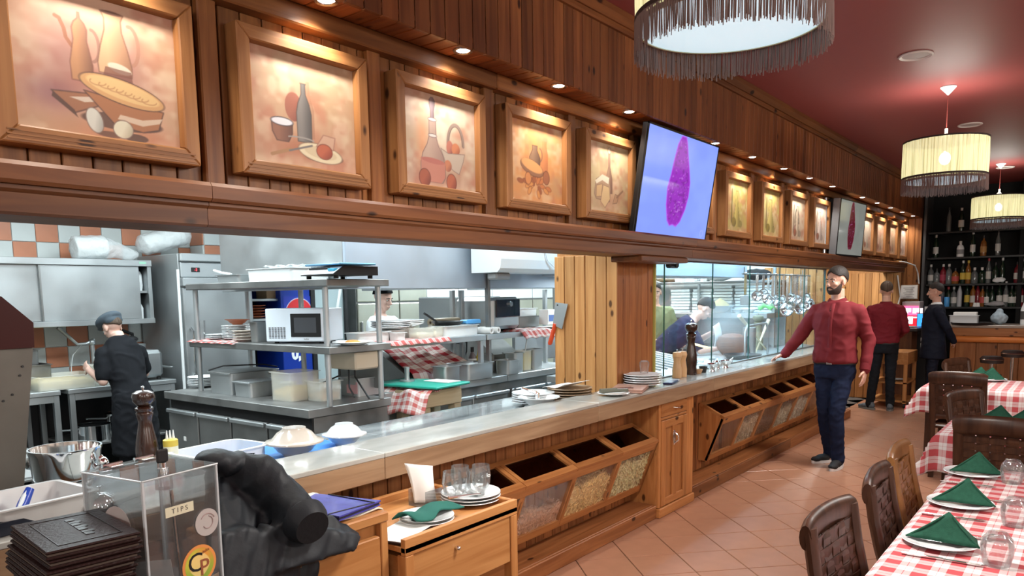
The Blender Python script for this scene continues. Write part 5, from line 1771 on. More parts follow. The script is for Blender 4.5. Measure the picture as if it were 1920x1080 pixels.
towel('board_towel', 'red checked towel hanging under the green board', lambda u, v: (c.x - .25 + u, by0 - .04 + v * .3 - .012 * math.sin(u * 20) + (0 if v > .2 else -.03), .922 + .006 * math.sin(u * 30 + v * 20) - (0 if v > .2 else (.2 - v) * .72 + .03 * math.sin(u * 9) ** 2)), 36, 22, .52, .55, CHECK_P)
o = MB().tube([(0, 0, 0), (0, 0, .035), (0, 0, .10)], [.02, .017, .020], n=14).build('meat_press', STEEL, None, True, (c.x - .12, c.y - .02, .961))
tag(o, 'steel handled meat press standing on the green board', 'press')
MB().cyl((0, 0, -.006), .055, .012, 20).build('press_plate', STEEL, o, True)
o = MB().box(-.12, .12, -.07, .07, 0, .004).build('paper_sheet', PAPER, None, False, (c.x + .1, c.y + .12, .956))
tag(o, 'white paper lying at the back of green board', 'paper')
c2 = at_z(712, 715, .90)
bottle((c2.x - .05, c2.y + .05, .901), 'clear bottle of orange sauce at the island corner', [(.038, 0), (.04, .02), (.038, .10), (.02, .20), (.016, .25)], mat('orange_sauce', (.62, .40, .20), .15), WHITEP)
bottle((c2.x + .03, c2.y + .10, .901), 'purple plastic bottle with black cap at the island corner', [(.036, 0), (.037, .12), (.02, .17), (.013, .19)], mat('purple_plastic', (.28, .24, .33), .35), BLACK)
tray('steel_pan', 'steel bain pan behind the meat press', (c.x - .08, c.y + .36, .901), .17, .2, .14, STEEL)
# ---- prep island
isl = thing('prep_island', 'steel prep island with four cabinet doors facing us', 'island')
IX0, IX1, IY0, IY1 = -5.49, -3.76, 2.82, 3.50
MB().box(IX0, IX1, IY0, IY1, .845, .90, .004).build('top', STEEL_D, isl)
MB().box(IX0 + .02, IX1 - .02, IY0 + .05, IY1 - .02, .1, .84).build('body', STEEL_D, isl)
MB().box(IX0 + .025, IX1 - .025, IY0 + .038, IY0 + .049, .1, .835).build('gap_shade_sheet', DARKV, isl)  # black sheet put in as the shade in the gaps between doors
MB().box(IX0 + .04, IX1 - .04, IY0 + .08, IY1 - .06, 0, .099).build('plinth', BLACK, isl)
for k in range(4):
	x0 = IX0 + .03 + k * .418
	d_ = MB().box(x0, x0 + .398, IY0 + .012, IY0 + .038, .12, .775, .006).build('door', STEEL_D, isl)
	MB().box(x0 + .004, x0 + .394, IY0 - .012, IY0 + .011, .745, .775, .006).build('door_handle', STEEL, d_)
	if k == 0: MB().box(x0 + .2, x0 + .23, IY0 + .008, IY0 + .0115, .55, .58).build('sticker', PAPER, d_)
	if k == 3:
		MB().box(x0 + .05, x0 + .36, IY0 + .007, IY0 + .0115, .45, .64, .002).build('grille_plate', STEEL, d_)
		MB().box(x0 + .17, x0 + .21, IY0 + .0055, IY0 + .0068, .575, .605).box(x0 + .22, x0 + .235, IY0 + .0055, IY0 + .0068, .575, .605).box(x0 + .25, x0 + .33, IY0 + .0055, IY0 + .0068, .575, .59).build('worn_marking', BLACK, d_)
ish = thing('island_shelf', 'two tier steel shelf on tube posts above prep island', 'shelf')
SX0, SX1, SY0, SY1 = -5.32, -3.70, 2.95, 3.46
for z in (1.275, 1.690):
	MB().box(SX0, SX1, SY0, SY1, z - .045, z, .004).build('shelf_board', STEEL_D, ish)
for (x_, y_) in ((SX0 + .06, SY0 + .04), (SX1 - .07, SY0 + .04), (SX0 + .06, SY1 - .04), (SX1 - .07, SY1 - .04), ((SX0 + SX1) / 2 - .08, SY1 - .04)):
	for (z0, z1) in ((.901, 1.229), (1.276, 1.644)):
		MB().tube([(x_, y_, z0), (x_, y_, z1)], .019, n=14).build('post', STEEL, ish, True)
# top tier
TZ = 1.691
g = at_y(460, 515, 3.15)
t = tray('oven_dish', 'steel roasting tin with ring handle on top island shelf', (g.x, 3.12, TZ), .30, .26, .055, STEEL)
MB().tube([(-.15, -.03, .04), (-.165, -.03, .02), (-.165, .03, .02), (-.15, .03, .04)], .004).build('ring_handle', STEEL, t, True)
o = MB().tube([(0, 0, 0), (.1, .0, -.02), (.22, 0, -.035)], .010).build('ladle', WHITEP, None, True, (g.x - .32, 3.1, TZ + .095))
tag(o, 'white handled ladle lying on the roasting tin', 'ladle')
g = at_y(530, 512, 3.15)
tray('white_basin', 'long white plastic basin on the top island shelf', (g.x + .02, 3.18, TZ), .52, .34, .085, WHITEP)
o = MB().surf(lambda u, v: (g.x - .15 + u * .36, 3.1 + v * .16, TZ + .0885 + .01 * math.sin(u * 17) * math.sin(v * 9 + 1) + .012), 14, 8).build('foil_sheet', mat('foil', (.7, .72, .72), .3, .8), None, True, solid=.003)
tag(o, 'crumpled foil sheets lying on the white basin', 'foil')
sc0 = at_y(630, 508, 3.12)
scl = thing('weighing_scale', 'black and blue digital weighing scale on the top shelf', 'scale', (sc0.x + .02, 3.13, TZ), -.05)
MB().prism([(-.17, .02), (-.17, .075), (.09, .075), (.17, .026), (.17, .02)], 'x', -.17, .17).build('body', BLACK, scl)
scl.children[0].rotation_euler = (0, 0, PI)
MB().box(-.18, .18, -.13, .15, .082, .094, .004).build('weighing_plate', mat('blue_steel', (.14, .32, .50), .3, .6), scl)
fp = MB().add([(-.165, -.092, .074), (.165, -.092, .074), (.165, -.169, .027), (-.165, -.169, .027)], [(0, 1, 2, 3)])
fp.build('front_panel', mat('scale_panel', (.55, .62, .68), .4), scl, loc=(0, -.002, .0015))
MB().box(-.14, .06, -.128, -.112, .058, .068).build('display', BLACK, scl)
MB().box(.085, .15, -.15, -.12, .045, .062, .002).build('keypad', mat('key_blue', (.05, .33, .5), .5), scl)
for sx in (-.14, .14):
	for sy in (-.13, .13): MB().cyl((sx, sy, 0), .016, .019, 10).build('foot', RUBBER, scl, True)
# middle tier
MZ = 1.276
g = at_y(563, 616, 3.12)
RZM = .42
a0 = at_y(498, 616, 2.99)
wm = .43
mw = thing('microwave', 'white microwave with dark window on the island shelf', 'microwave', (a0.x, 2.99, MZ), RZM)
MB().box(0, wm, 0, .27, .012, .232, .006).build('case', WHITEM, mw)
for sx in (.05, wm - .05):
	for sy in (.05, .22): MB().cyl((sx, sy, 0), .015, .013, 10).build('foot', RUBBER, mw, True)
s = wm / 110
MB().box(48 * s, 109 * s, -.013, 0, .016, .228, .004).build('door', WHITEM, mw)
wn = MB().box(50 * s, 106 * s, -.018, -.013, .045, .198, .002).build('window_frame', BLACK, mw)
MB().box(57 * s, 98 * s, -.0195, -.018, .072, .172).build('window_mesh', mat('mw_mesh', (.06, .065, .075), .5), wn)
mb = MB()
for i in range(6):
	for j in range(9):
		mb.box((6 + 5.5 * i) * s, (10 + 5.5 * i) * s, -.0015, .0005, .035 + j * .0085, .039 + j * .0085)
stuff(mb.build('vent_slots', BLACK, mw))
text_mesh('maker_badge', 'beko', .018, mat('badge_grey', (.25, .26, .28), .4), mw, facing((78 * s, -.0135, .031), (1, 0, 0), (0, 0, 1)))
g = at_y(436, 637, 3.12)
stack(0, 9, (g.x + .02, 3.14, MZ + .004), 'small white plate in the tall stack left of microwave', 'tall plate stack by microwave', CHINA, .10, .011)
o = place('dish', cached('bowl', lambda: MB().lathe(BOWL, n=36), TERRA), (g.x + .06, 3.13, MZ + .115), 'brown oval dish on the tall stack of plates', 'dish', sc=(.9, .6, .6))
g = at_y(408, 637, 3.10)
stack(0, 3, (g.x, 3.10, MZ + .004), 'white plate in the low stack beside the tumbler', 'low plate stack by the tumbler', CHINA, .085, .012)
o = MB().box(-.12, .12, -.006, .006, 0, .10, .005).build('serving_board', WHITEP, None, False, (g.x + .08, 3.38, MZ + .003), (.18, 0, .1))
tag(o, 'white board leaning at the back of the plates', 'board')
g = at_y(470, 637, 3.10)
stack(0, 4, (g.x - .01, 3.06, MZ + .004), 'brown rimmed plate stacked beside the steel pan', 'brown rimmed plates', CHINA_B, .085, .02)
g = at_y(490, 635, 3.10)
tray('steel_pan', 'upright steel pan wedged against the microwave', (g.x + .01, 3.12, MZ + .001), .10, .22, .14, STEEL_D)
g = at_y(382, 638, 3.04)
t = thing('tumbler', 'tall clear glass tumbler on the end of the island shelf', 'glass', (g.x, 3.02, MZ + .006))
MB().lathe([(0, 0), (.03, 0), (.036, .14), (.034, .14), (.028, .008), (0, .008)], n=20).build('glass', GLASS, t, True)
towel('shelf_cloth', 'pale checked cloth lining the middle island shelf', lambda u, v: (SX0 - .01 + u, SY0 - .015 + v, MZ + .002 + .002 * math.sin(u * 50 + v * 11) - (.0 if v > .02 else .012)), 40, 10, .62, .40, CHECK_P, 'cloth', .002)
g = at_y(650, 642, 3.10)
o = plate((g.x, 3.15, MZ + .001), 'plate of leftover food at the right of the microwave', CHINA, .13)
MB().ell((0, 0, .016), (.06, .05, .018), 10, 6).build('food', mat('orange_food', (.6, .28, .06), .6, var=.4, vscale=40), o, True)
o = MB().box(-.16, .16, -.1, .1, -.12, 0, .01).build('junction_box', mat('cream_box', (.58, .50, .38), .5), None, False, (-3.92, 3.30, 1.2285))
tag(o, 'cream electric box fixed under the middle island shelf', 'box')
for k, (dx, lab) in enumerate(((-.06, 'black lead drooping left from the cream box'), (.03, 'black lead hanging straight from the cream box'), (.09, 'black lead hanging right from the cream box'))):
	t = thing('power_lead', lab, 'cable')
	MB().tube([(-3.92 + dx, 3.25, 1.106), (-3.92 + dx, 3.25, 1.06), (-3.92 + dx * 2.2 - (.12 if k == 0 else 0), 3.22, .99), (-3.88 + dx * 2.4 - (.3 if k == 0 else 0), 3.22, .93)], .006, n=6).build('cord', BLACK, t, True)
# island top
IZ = .901
g = at_z(378, 727, .90)
stack(0, 6, (g.x - .05, g.y + .05, IZ), 'white plate in the stack at the island left end', 'plates on the island end', CHINA, .12, .012)
g = at_z(440, 738, .90)
t = tray('steel_pan', 'large deep steel food pan with lid on the island', (g.x - .06, g.y + .12, IZ), .30, .42, .15, STEEL, rz=0, lid=STEEL_D)
MB().tube([(-.13, -.2, .165), (-.1, -.1, .19), (.1, .1, .195), (.13, .2, .17)], .005).build('wire_handle', BLACK, t, True)
g = at_z(462, 743, .90)
tray('steel_pan', 'smaller lidded steel food pan before the deep pan', (g.x + .02, g.y + .08, IZ), .22, .28, .10, STEEL, lid=STEEL)
g = at_z(497, 735, .90)
stack(0, 4, (g.x, g.y + .16, IZ), 'small white plate half hidden behind the big tub', 'plates behind the big tub', CHINA, .10, .012)
g = at_z(535, 752, .90)
tray('food_tub', 'large frosted tub of golden food on island corner', (g.x - .02, g.y + .10, IZ), .26, .26, .19, TUB, food=mat('golden_food', (.58, .40, .14), .6, var=.4, vscale=25), foodz=.42)
g = at_z(592, 753, .90)
tray('food_tub', 'smaller frosted tub of brown food on island corner', (g.x - .02, g.y + .09, IZ), .19, .20, .13, TUB, food=mat('brown_food', (.42, .24, .10), .6, var=.5, vscale=25), foodz=.4)
g = at_z(660, 742, .90)
t = tray('steel_pan', 'steel food pan with pink label near the island edge', (g.x, g.y + .08, IZ), .22, .24, .125, STEEL, food=mat('tray_food', (.5, .34, .30), .5, var=.4), foodz=.7)
MB().box(-.02, .09, -.119, -.117, .02, .10).build('pink_label', mat('pink_label', (.62, .36, .38), .6), t, loc=(0, .012, 0))
o = MB().box(-.22, .22, -.006, .006, 0, .30, .004).build('steel_splash', STEEL_D, None, False, (-4.12, 3.53, .95))
tag(o, 'low grey steel sheet standing behind the island', 'panel')
# ================================================================== GLAZED KITCHEN
hd = thing('grill_hood', 'blue lit steel hood inside the glazed kitchen', 'hood')
MB().box(-4.0, -3.35, 5.6, 8.9, 1.735, 2.71, .004).build('hood_box', HOODM, hd)
MB().box(-2.97, -2.93, 5.62, 8.98, 2.42, 2.46, .004).build('strip_fitting', STEEL, hd)
gc = thing('grill_counter', 'steel grill counter behind the glass screen', 'counter')
MB().box(-3.62, -2.632, 5.12, 9.04, .845, .90, .004).build('top', STEEL, gc)
MB().box(-3.58, -2.66, 5.2, 9.0, 0, .84).build('body', STEEL_D, gc)
for k in range(9):
	y = 5.5 + k * .12
	MB().tube([(-3.5, y + .1, 1.03), (-2.80, y - .05, .95)], .009, n=6).build('grill_bar', STEEL, gc, True)
MB().box(-3.55, -3.5, 5.4, 6.7, .901, 1.05, .006).build('grill_back', STEEL, gc)
# end shelves with pizza boxes
es = thing('end_shelves', 'white end wall shelves stacked with pizza boxes', 'shelf')
sx0, sx1 = at_y(1215, 585, 9.05).x - .3, at_y(1452, 585, 9.05).x
sz1 = at_y(1350, 586, 9.05).z
sz2 = at_y(1350, 527, 9.05).z
MB().box(sx0, sx1, 9.05, 9.49, sz1 - .06, sz1, .004).build('shelf_board', STEEL, es)
MB().box(sx0, sx1, 9.05, 9.49, sz2 - .03, sz2, .004).build('shelf_board', STEEL_D, es)
MB().box(sx0, sx1, 9.05, 9.49, sz1 - .62, sz1 - .56, .004).build('shelf_board', STEEL, es)
MB().box(sx0, sx1, 9.05, 9.49, .84, .90, .004).build('shelf_board', STEEL, es)
for x in (sx0, sx1 - .03, (sx0 + sx1) / 2):
	MB().box(x, x + .03, 9.06, 9.09, 0, sz2 + .25, .002).build('post', STEEL, es)
MB().box(sx0, sx1, 9.46, 9.49, .9, sz1).build('back_sheet', STEEL, es)
PZ = mat('pizza_box', (.62, .66, .66), .7, var=.06)
cols_ = [1278, 1318, 1357, 1397, 1432]
wpx = 38
pzm = None
for ci, px in enumerate(cols_):
	g = at_y(px, 580, 9.15)
	w = abs(at_y(px + wpx / 2, 580, 9.15).x - at_y(px - wpx / 2, 580, 9.15).x) * .96
	nb = 8 if ci < 2 else 9
	dz = (sz2 - .045 - sz1) / 9.2
	for k in range(nb):
		if pzm is None:
			pzm = MB().box(-.5, .5, -.5, .5, 0, 1, .02).mesh('pizza_box')
			pzm.materials.append(PZ)
		lab = '%s pizza box in %s' % (['topmost', 'second', 'third', 'fourth', 'fifth', 'sixth', 'seventh', 'eighth', 'lowest'][nb - 1 - k],
									 ['stack nearest the column', 'second stack from the column', 'middle stack on the end shelf', 'stack before the ladles', 'stack behind the ladles'][ci])
		o = place('pizza_box', pzm, (g.x + random.uniform(-.006, .006), 9.27 + random.uniform(-.012, .012), sz1 + .002 + k * dz), lab, 'box', 'pizza boxes on the end shelf')
		o.scale = (w * .97, .33, dz * .80)
for k, (px, lab) in enumerate(((1272, 'white carton standing on the first pizza box stack'), (1295, 'small white carton on the second pizza box stack'), (1318, 'low white carton beside the second stack top'))):
	g = at_y(px, 540, 9.15)
	o = MB().box(-.05, .05, -.05, .05, 0, .05, .004).build('carton', PAPER, None, False, (g.x, 9.2, sz2 + .002))
	tag(o, lab, 'carton')
for k, (px, lab, m_) in enumerate(((1250, 'brown bag on the high end shelf', mat('brown_bag', (.35, .24, .14), .8)), (1345, 'folded cloth heap on the high end shelf', PAPER), (1415, 'dark sack on the high end shelf', DARKV))):
	g = at_y(px, 520, 9.2)
	o = fuse('sack', MB().ell((g.x, 9.25, sz2 + .072), (.2, .12, .07)), .02, m_, None, 2, lambda p: .015 * mnoise.noise(p * 20))
	tag(o, lab, 'bag')
g = at_y(1348, 582, 8.9)
o = place('pasta_bowl', cached('bowl', lambda: MB().lathe(BOWL, n=36), CHINA), (g.x, 9.12, sz1 + .001 - 0), 'white bowl heaped with cheese on the end shelf', 'bowl', sc=1.4)
o.location.y = 8.93
shf = MB().box(sx0 + .5, sx1, 8.80, 9.049, sz1 - .06, sz1, .004).build('shelf_lip', STEEL, es)
MB().lathe([(.09, .05), (.06, .09), (.0, .13)], n=14).build('cheese_heap', mat('cheese', (.75, .70, .42), .6), o, True)
for px, lab, m_, r in ((1382, 'small white bowl on the end shelf lip', CHINA, .09), (1403, 'white cloth pad on the end shelf lip', PAPER, .10)):
	g = at_y(px, 582, 8.9)
	o = place('bowl', cached('bowl', lambda: MB().lathe(BOWL, n=36), m_), (g.x, 8.92, sz1 + .001), lab, 'bowl', sc=r / .126)
g = at_y(1440, 580, 8.9)
o = fuse('green_gloves', MB().tube([(g.x - .12, 8.93, sz1 + .05), (g.x - .04, 8.92, sz1 + .10), (g.x + .04, 8.93, sz1 + .05)], .035).tube([(g.x, 8.93, sz1 + .05), (g.x + .05, 8.92, sz1 + .11), (g.x + .1, 8.93, sz1 + .05)], .03), .012, mat('lime_rubber', (.22, .60, .20), .4), None, 3)
tag(o, 'bright green rubber gloves bundled on the end shelf', 'gloves')
o = MB().cyl((0, 0, 0), .08, .14, 18).build('dark_tub', mat('dark_green_tub', (.08, .10, .08), .5), None, True, (g.x - .02, 9.3, sz1 + .16))
tag(o, 'dark round tub behind the green gloves', 'tub')
o.location = (g.x + .12, 9.2, sz1 + .001)
# hanging ladles
rl = thing('utensil_rail', 'steel rail of hanging ladles behind the glass', 'rail')
ra, rb = at_y(1392, 507, 6.9), at_y(1532, 513, 9.2)
ra, rb = Vector((-2.78, at_x(1392, 507, -2.78).y, 1.745)), Vector((-2.78, 9.45, 1.745))
MB().tube([ra, rb], .008).build('bar', STEEL, rl, True)
for y in (ra.y + .05, rb.y - .3): MB().tube([(-2.78, y, 1.745), (-2.78, y, 1.81)], .006, n=6).build('hook', STEEL, rl, True)
rs = random.Random(3)
LAD = [(1397, 566, 's'), (1419, 560, 'l'), (1431, 556, 'l'), (1440, 566, 'l'), (1448, 570, 'w'), (1454, 566, 'l'), (1461, 572, 'L'), (1468, 566, 'w'), (1475, 585, 'L'), (1483, 562, 'l'),
	   (1489, 572, 'w'), (1494, 565, 'l'), (1500, 582, 'L'), (1506, 570, 'w'), (1511, 562, 'l'), (1516, 574, 'L'), (1521, 566, 'w'), (1526, 572, 'l')]
for k, (px, py, kind) in enumerate(LAD):
	xx = -2.78 + (.005 if k % 2 else -.005)
	g = at_x(px, py, xx)
	L_ = 1.74 - g.z
	nm = {'s': 'spatula', 'l': 'ladle', 'L': 'skimmer', 'w': 'whisk'}[kind]
	t = thing(nm, 'steel %s hanging %s on the glazed kitchen rail' % (nm, ['first', 'second', 'third', 'fourth', 'fifth', 'sixth', 'seventh', 'eighth', 'ninth', 'tenth', 'eleventh', 'twelfth', 'thirteenth', 'fourteenth', 'fifteenth', 'sixteenth', 'seventeenth', 'last'][k]), nm, (xx, g.y, 1.745), rs.uniform(-1.5, -.9), 'utensils hanging behind the glass')
	MB().box(-.003, .003, -.013, .013, -L_ + .06, .012, .001).build('handle', CHROME, t)
	if kind == 's':
		MB().box(-.003, .003, -.05, .05, -L_ - .04, -L_ + .06, .002).build('blade', STEEL, t)
	elif kind == 'w':
		mb = MB()
		for q in range(5):
			a = PI * q / 5
			mb.tube([(0, 0, -L_ + .07)] + [(.03 * math.sin(s) * math.cos(a), .03 * math.sin(s) * math.sin(a), -L_ + .07 - .10 * (1 - math.cos(s)) / 2) for s in np.linspace(.3, 2 * PI - .3, 9)], .0018, n=4)
		mb.build('wires', STEEL, t, True)
	else:
		r = .075 if kind == 'L' else .055
		rr = Matrix.Rotation(PI / 2, 4, 'Y') @ Matrix.Rotation(rs.uniform(-.5, .5), 4, 'Z')
		mb = MB()
		mb.M = Matrix.Translation((r * .3, 0, -L_ + .02)) @ rr
		mb.lathe([(0, -r * .6), (r * .55, -r * .45), (r * .9, -r * .15), (r, .0), (r * .96, .0), (r * .86, -r * .14), (r * .5, -r * .42), (0, -r * .55)], n=18)
		mb.build('bowl', CHROME, t, True)
# things on the grill counter behind the glass
def ongrill(px, x):
	g = at_x(px, 670, x)
	return (x, g.y, .901)
x, y, z = ongrill(1372, -3.1)
t = thing('clay_pot', 'brown round clay pot on the grill counter', 'pot', (x, y, z))
MB().lathe([(0, 0), (.10, 0), (.15, .06), (.165, .12), (.14, .19), (.08, .22), (0, .23)], n=28).build('body', mat('clay', (.23, .10, .06), .6, var=.3), t, True)
x, y, z = ongrill(1392, -2.82)
t = thing('frying_pan', 'black frying pan on the counter behind the glass', 'pan', (x, y, z))
MB().lathe([(0, 0), (.15, 0), (.19, .045), (.186, .046), (.148, .005), (0, .005)], n=28).build('bowl', mat('iron', (.04, .04, .042), .35, .6), t, True)
MB().tube([(0, .18, .04), (-.05, .28, .12), (-.08, .33, .2)], .012).build('handle', BLACK, t, True)
a, b = at_x(1398, 690, -2.75), at_x(1440, 690, -2.75)
t = thing('tube_rack', 'bent steel tube arch standing behind the glass', 'rack')
h1 = at_x(1400, 612, -2.75).z
MB().tube([(-2.76, a.y, .902), (-2.76, a.y, h1 - .06), (-2.76, a.y + .05, h1), (-2.76, b.y - .06, h1 + .01), (-2.76, b.y, h1 - .06), (-2.76, b.y, .902)], .012).build('tube', STEEL, t, True)
for k, (px, py, qx, qy, lab) in enumerate(((1386, 592, 1418, 632, 'pale wooden spoon leaning left by tube arch'), (1441, 600, 1425, 640, 'second wooden spoon leaning right by tube arch'))):
	p, q = at_x(px, py, -3.0), at_x(qx, qy, -3.0)
	o = MB().tube([p, p * .75 + q * .25, q, q + (q - p) * .95], [.022, .018, .009, .009]).build('wooden_spoon', mat('spoon_wood', (.66, .60, .42), .6), None, True)
	tag(o, lab, 'spoon')
x, y, z = ongrill(1420, -3.1)
t = mill((x, y, z), 'olive green tall mill behind the tube arch', .42, mat('olive_mill', (.20, .20, .14), .4), .06)
o = MB().cyl((0, 0, 0), .07, .28, 18).build('utensil_pot', STEEL, None, True, (-3.0, at_x(1420, 650, -3.0).y - .25, .901))
tag(o, 'steel pot holding the wooden spoons', 'pot')
x, y, z = ongrill(1314, -3.0)
o = MB().box(-.08, .08, -.08, .08, 0, .003).build('order_slip', mat('orange_paper', (.75, .48, .18), .8), None, False, (x, y, 1.06), (0, .25, .2))
tag(o, 'orange order slip lying on the grill bars', 'paper')
for k, (px, xx, lab) in enumerate(((1480, -2.85, 'steel lid at the far end behind glass'), (1500, -2.8, 'second steel lid at the far end behind glass'), (1335, -2.85, 'grey dish near the glass joint'))):
	x, y, z = ongrill(px, xx)
	o = place('pan_lid', cached('lid', lambda: MB().lathe([(.15, 0), (.15, .006), (.10, .03), (.03, .04), (.03, .055), (0, .057)], n=24), STEEL), (x, y, z), lab, 'lid')
# steam over the grill
g = at_x(1362, 612, -3.05)
sm_ = MB().ell((0, 0, 0), (.28, .5, .32), 18, 12)
mt, nt, N, L, B = nt_new('steam')
N.remove(B)
pv = N.new('ShaderNodeVolumePrincipled')
tc = N.new('ShaderNodeTexCoord')
nz = N.new('ShaderNodeTexNoise')
nz.inputs['Scale'].default_value = 4
nz.inputs['Detail'].default_value = 2
L.new(tc.outputs['Object'], nz.inputs['Vector'])
gr = N.new('ShaderNodeTexGradient')
gr.gradient_type = 'SPHERICAL'
mp = N.new('ShaderNodeMapping')
mp.inputs['Scale'].default_value = (1 / .28, 1 / .5, 1 / .32)
L.new(tc.outputs['Object'], mp.inputs[0])
L.new(mp.outputs[0], gr.inputs[0])
m1 = N.new('ShaderNodeMath')
m1.operation = 'MULTIPLY'
L.new(gr.outputs['Fac'], m1.inputs[0])
L.new(nz.outputs[0], m1.inputs[1])
m2 = N.new('ShaderNodeMath')
m2.operation = 'MULTIPLY'
m2.inputs[1].default_value = 3.2
L.new(m1.outputs[0], m2.inputs[0])
L.new(m2.outputs[0], pv.inputs['Density'])
pv.inputs['Color'].default_value = (.92, .95, .97, 1)
L.new(pv.outputs[0], N['Material Output'].inputs['Volume'])
o = stuff(sm_.build('steam', mt, None, False, g))
o['label'] = 'pale steam rising over the grill behind the glass'
# ================================================================== ON THE COUNTER
LZ, WZ = .927, .871
def ledge(px, py): return at_z(px, py, LZ)
# plates stack, tumbler, menus, cutlery plate beside the column
g = at_z(1205, 724, LZ)
stack(0, 5, (-2.50, at_x(1205, 722, -2.50).y, LZ), 'white plate in the stack beside the pine column', 'plates beside the column', CHINA, .135, .016)
t = thing('tumbler', 'clear glass standing upside down on the column plates', 'glass', (-2.52, at_x(1208, 700, -2.52).y, LZ + .086))
MB().lathe([(.028, 0), (.035, .05), (.036, .075), (.022, .09), (.0, .092)], n=20).build('glass', GLASS, t, True)
t = thing('menu_board', 'brown leather menu pads lying in front of the plates', 'menu', (-2.47, at_x(1180, 728, -2.47).y, LZ), .35)
MB().box(-.11, .11, -.16, .16, 0, .012, .003).build('lower_pad', mat('tan_leather', (.36, .20, .15), .5, bump=.2, bscale=90), t)
MB().box(-.105, .11, -.15, .165, .0125, .024, .003).build('upper_pad', MATS['tan_leather'], t)
g = at_z(1150, 742, LZ)
o = plate((-2.44, at_x(1150, 740, -2.44).y, LZ), 'white plate with rolled cutlery near the counter edge', CHINA, .105)
t = thing('cutlery_roll', 'napkin rolled round cutlery on the edge plate', 'cutlery', (o.location.x, o.location.y, LZ + .028), .9)
mb = MB().tube([(-.09, 0, 0), (.0, .005, .003), (.10, 0, .002)], [.017, .015, .012])
mb.build('napkin', mat('olive_linen', (.13, .13, .10), .85), t, True)
MB().tube([(.0, .01, .014), (.08, .015, .014), (.13, .02, .012)], [.004, .003, .006]).tube([(.02, -.012, .014), (.09, -.015, .013), (.13, -.016, .012)], [.004, .003, .006]).build('cutlery', SILVER, t, True)
g = at_x(1262, 718, -2.42)
t = thing('card_reader', 'slim dark navy card reader lying near the glass', 'reader', (-2.43, g.y, LZ), .25)
MB().box(-.035, .035, -.15, .06, 0, .014, .005).build('case', mat('navy_plastic', (.02, .025, .08), .35), t)
MB().box(-.036, .036, .061, .12, 0, .012, .004).build('grey_end', mat('grey_end', (.45, .46, .48), .5), t)
for k, (px, lab) in enumerate(((1269, 'beech pepper grinder, left of the pair by the dark mill'), (1279, 'beech salt grinder, right of the pair by the dark mill'))):
	g = at_x(px, 712, -2.53)
	t = thing('wooden_grinder', lab, 'grinder', (-2.53, g.y, LZ))
	MB().lathe([(.035, 0), (.036, .06), (.030, .10), (.026, .125), (.030, .145), (.035, .16)], n=20).build('body', wood('beech', (.60, .40, .22), (.48, .29, .14), 'z', knots=False, rough=.3), t, True)
	MB().lathe([(.034, .161), (.036, .175), (.030, .195), (0, .20)], n=20).build('head', MATS['beech'], t, True)
	MB().lathe([(.006, .2), (.006, .215), (0, .217)], n=8).build('top_nut', CHROME, t, True)
g = at_x(1295, 709, -2.545)
mill((-2.545, g.y, LZ), 'tall dark wood pepper mill standing by the glass', .43, None, .047)
g = at_x(1287, 707, -2.57)
bottle((-2.58, g.y + .01, LZ), 'small red sauce bottle between beech grinders and dark mill', [(.028, 0), (.028, .10), (.012, .13), (.012, .155)], mat('red_sauce', (.42, .10, .05), .2), BLACK, PAPER)
for k, (px, lab, m_, r, h) in enumerate(((1308, 'small wooden bowl just right of the dark mill', mat('bowl_wood', (.45, .26, .13), .5), .04, .035), (1318, 'small black pot right of the wooden bowl', BLACK, .035, .05))):
	g = at_x(px, 703, -2.52)
	o = MB().lathe([(0, 0), (r * .7, 0), (r, h), (r - .004, h), (r * .65, .006), (0, .006)], n=18).build('dip_pot', m_, None, True, (-2.52, g.y, LZ))
	tag(o, lab, 'bowl')
for k, (px, xx, lab) in enumerate(((1335, -2.50, 'steel sauce boat nearest the dark mill'), (1345, -2.54, 'steel sauce boat in the middle of three'), (1360, -2.52, 'steel sauce boat farthest along the glass'))):
	g = at_x(px, 697, xx)
	t = thing('sauce_boat', lab, 'sauce boat', (xx, g.y, LZ), rs.uniform(-.5, .5), 'steel sauce boats by the glass')
	mb = MB()
	mb.M = Matrix.Diagonal((.75, 1.5, 1, 1))
	mb.lathe([(0, 0), (.03, 0), (.022, .012), (.045, .03), (.055, .062), (.052, .062), (.042, .032), (0, .02)], n=18)
	mb.build('bowl', CHROME, t, True)
	MB().tube([(0, .08, .06), (0, .13, .075), (0, .12, .04), (0, .075, .03)], .004).build('handle', CHROME, t, True)
# sunken worktop: plates, faucet, bowl, brown plates
g = at_x(1000, 748, -2.86)
stack(0, 5, (-2.86, g.y, WZ), 'white plate in the stack behind the swan neck tap', 'plates behind the tap', CHINA, .14, .014)
t = thing('tap', 'chrome swan neck tap beside the white plates', 'tap', (-2.74, at_x(1008, 735, -2.74).y, WZ))
MB().tube([(0, 0, 0), (0, 0, .085), (-.01, -.01, .098), (-.05, -.04, .115), (-.08, -.06, .128)], [.015, .015, .013, .009, .008]).build('spout', CHROME, t, True)
MB().cyl((0, 0, 0), .03, .012, 18).build('base', CHROME, t, True)
g = at_x(1015, 755, -2.70)
o = place('soup_bowl', cached('bowl', lambda: MB().lathe(BOWL, n=36), CHINA), (-2.72, g.y, WZ + .012), 'wide white soup bowl on its saucer before the tap', 'bowl', sc=1.05)
plate((-2.72, g.y, WZ), 'white saucer under the wide soup bowl', CHINA, .09)
g = at_x(1068, 742, -2.74)
PIZ = mat('brown_plate', (.32, .23, .15), .35)
stack(0, 5, (-2.74, g.y, WZ), 'brown stoneware plate in the stack before the column', 'brown plates on the worktop', PIZ, .15, .017)
o = MB().surf(lambda u, v: (-2.86 + .2 * u, g.y - .14 + .26 * v, WZ + .100 + .03 * u * u + .006 * math.sin(9 * u)), 8, 8).build('paper_napkin', PAPER, None, True, solid=.002)
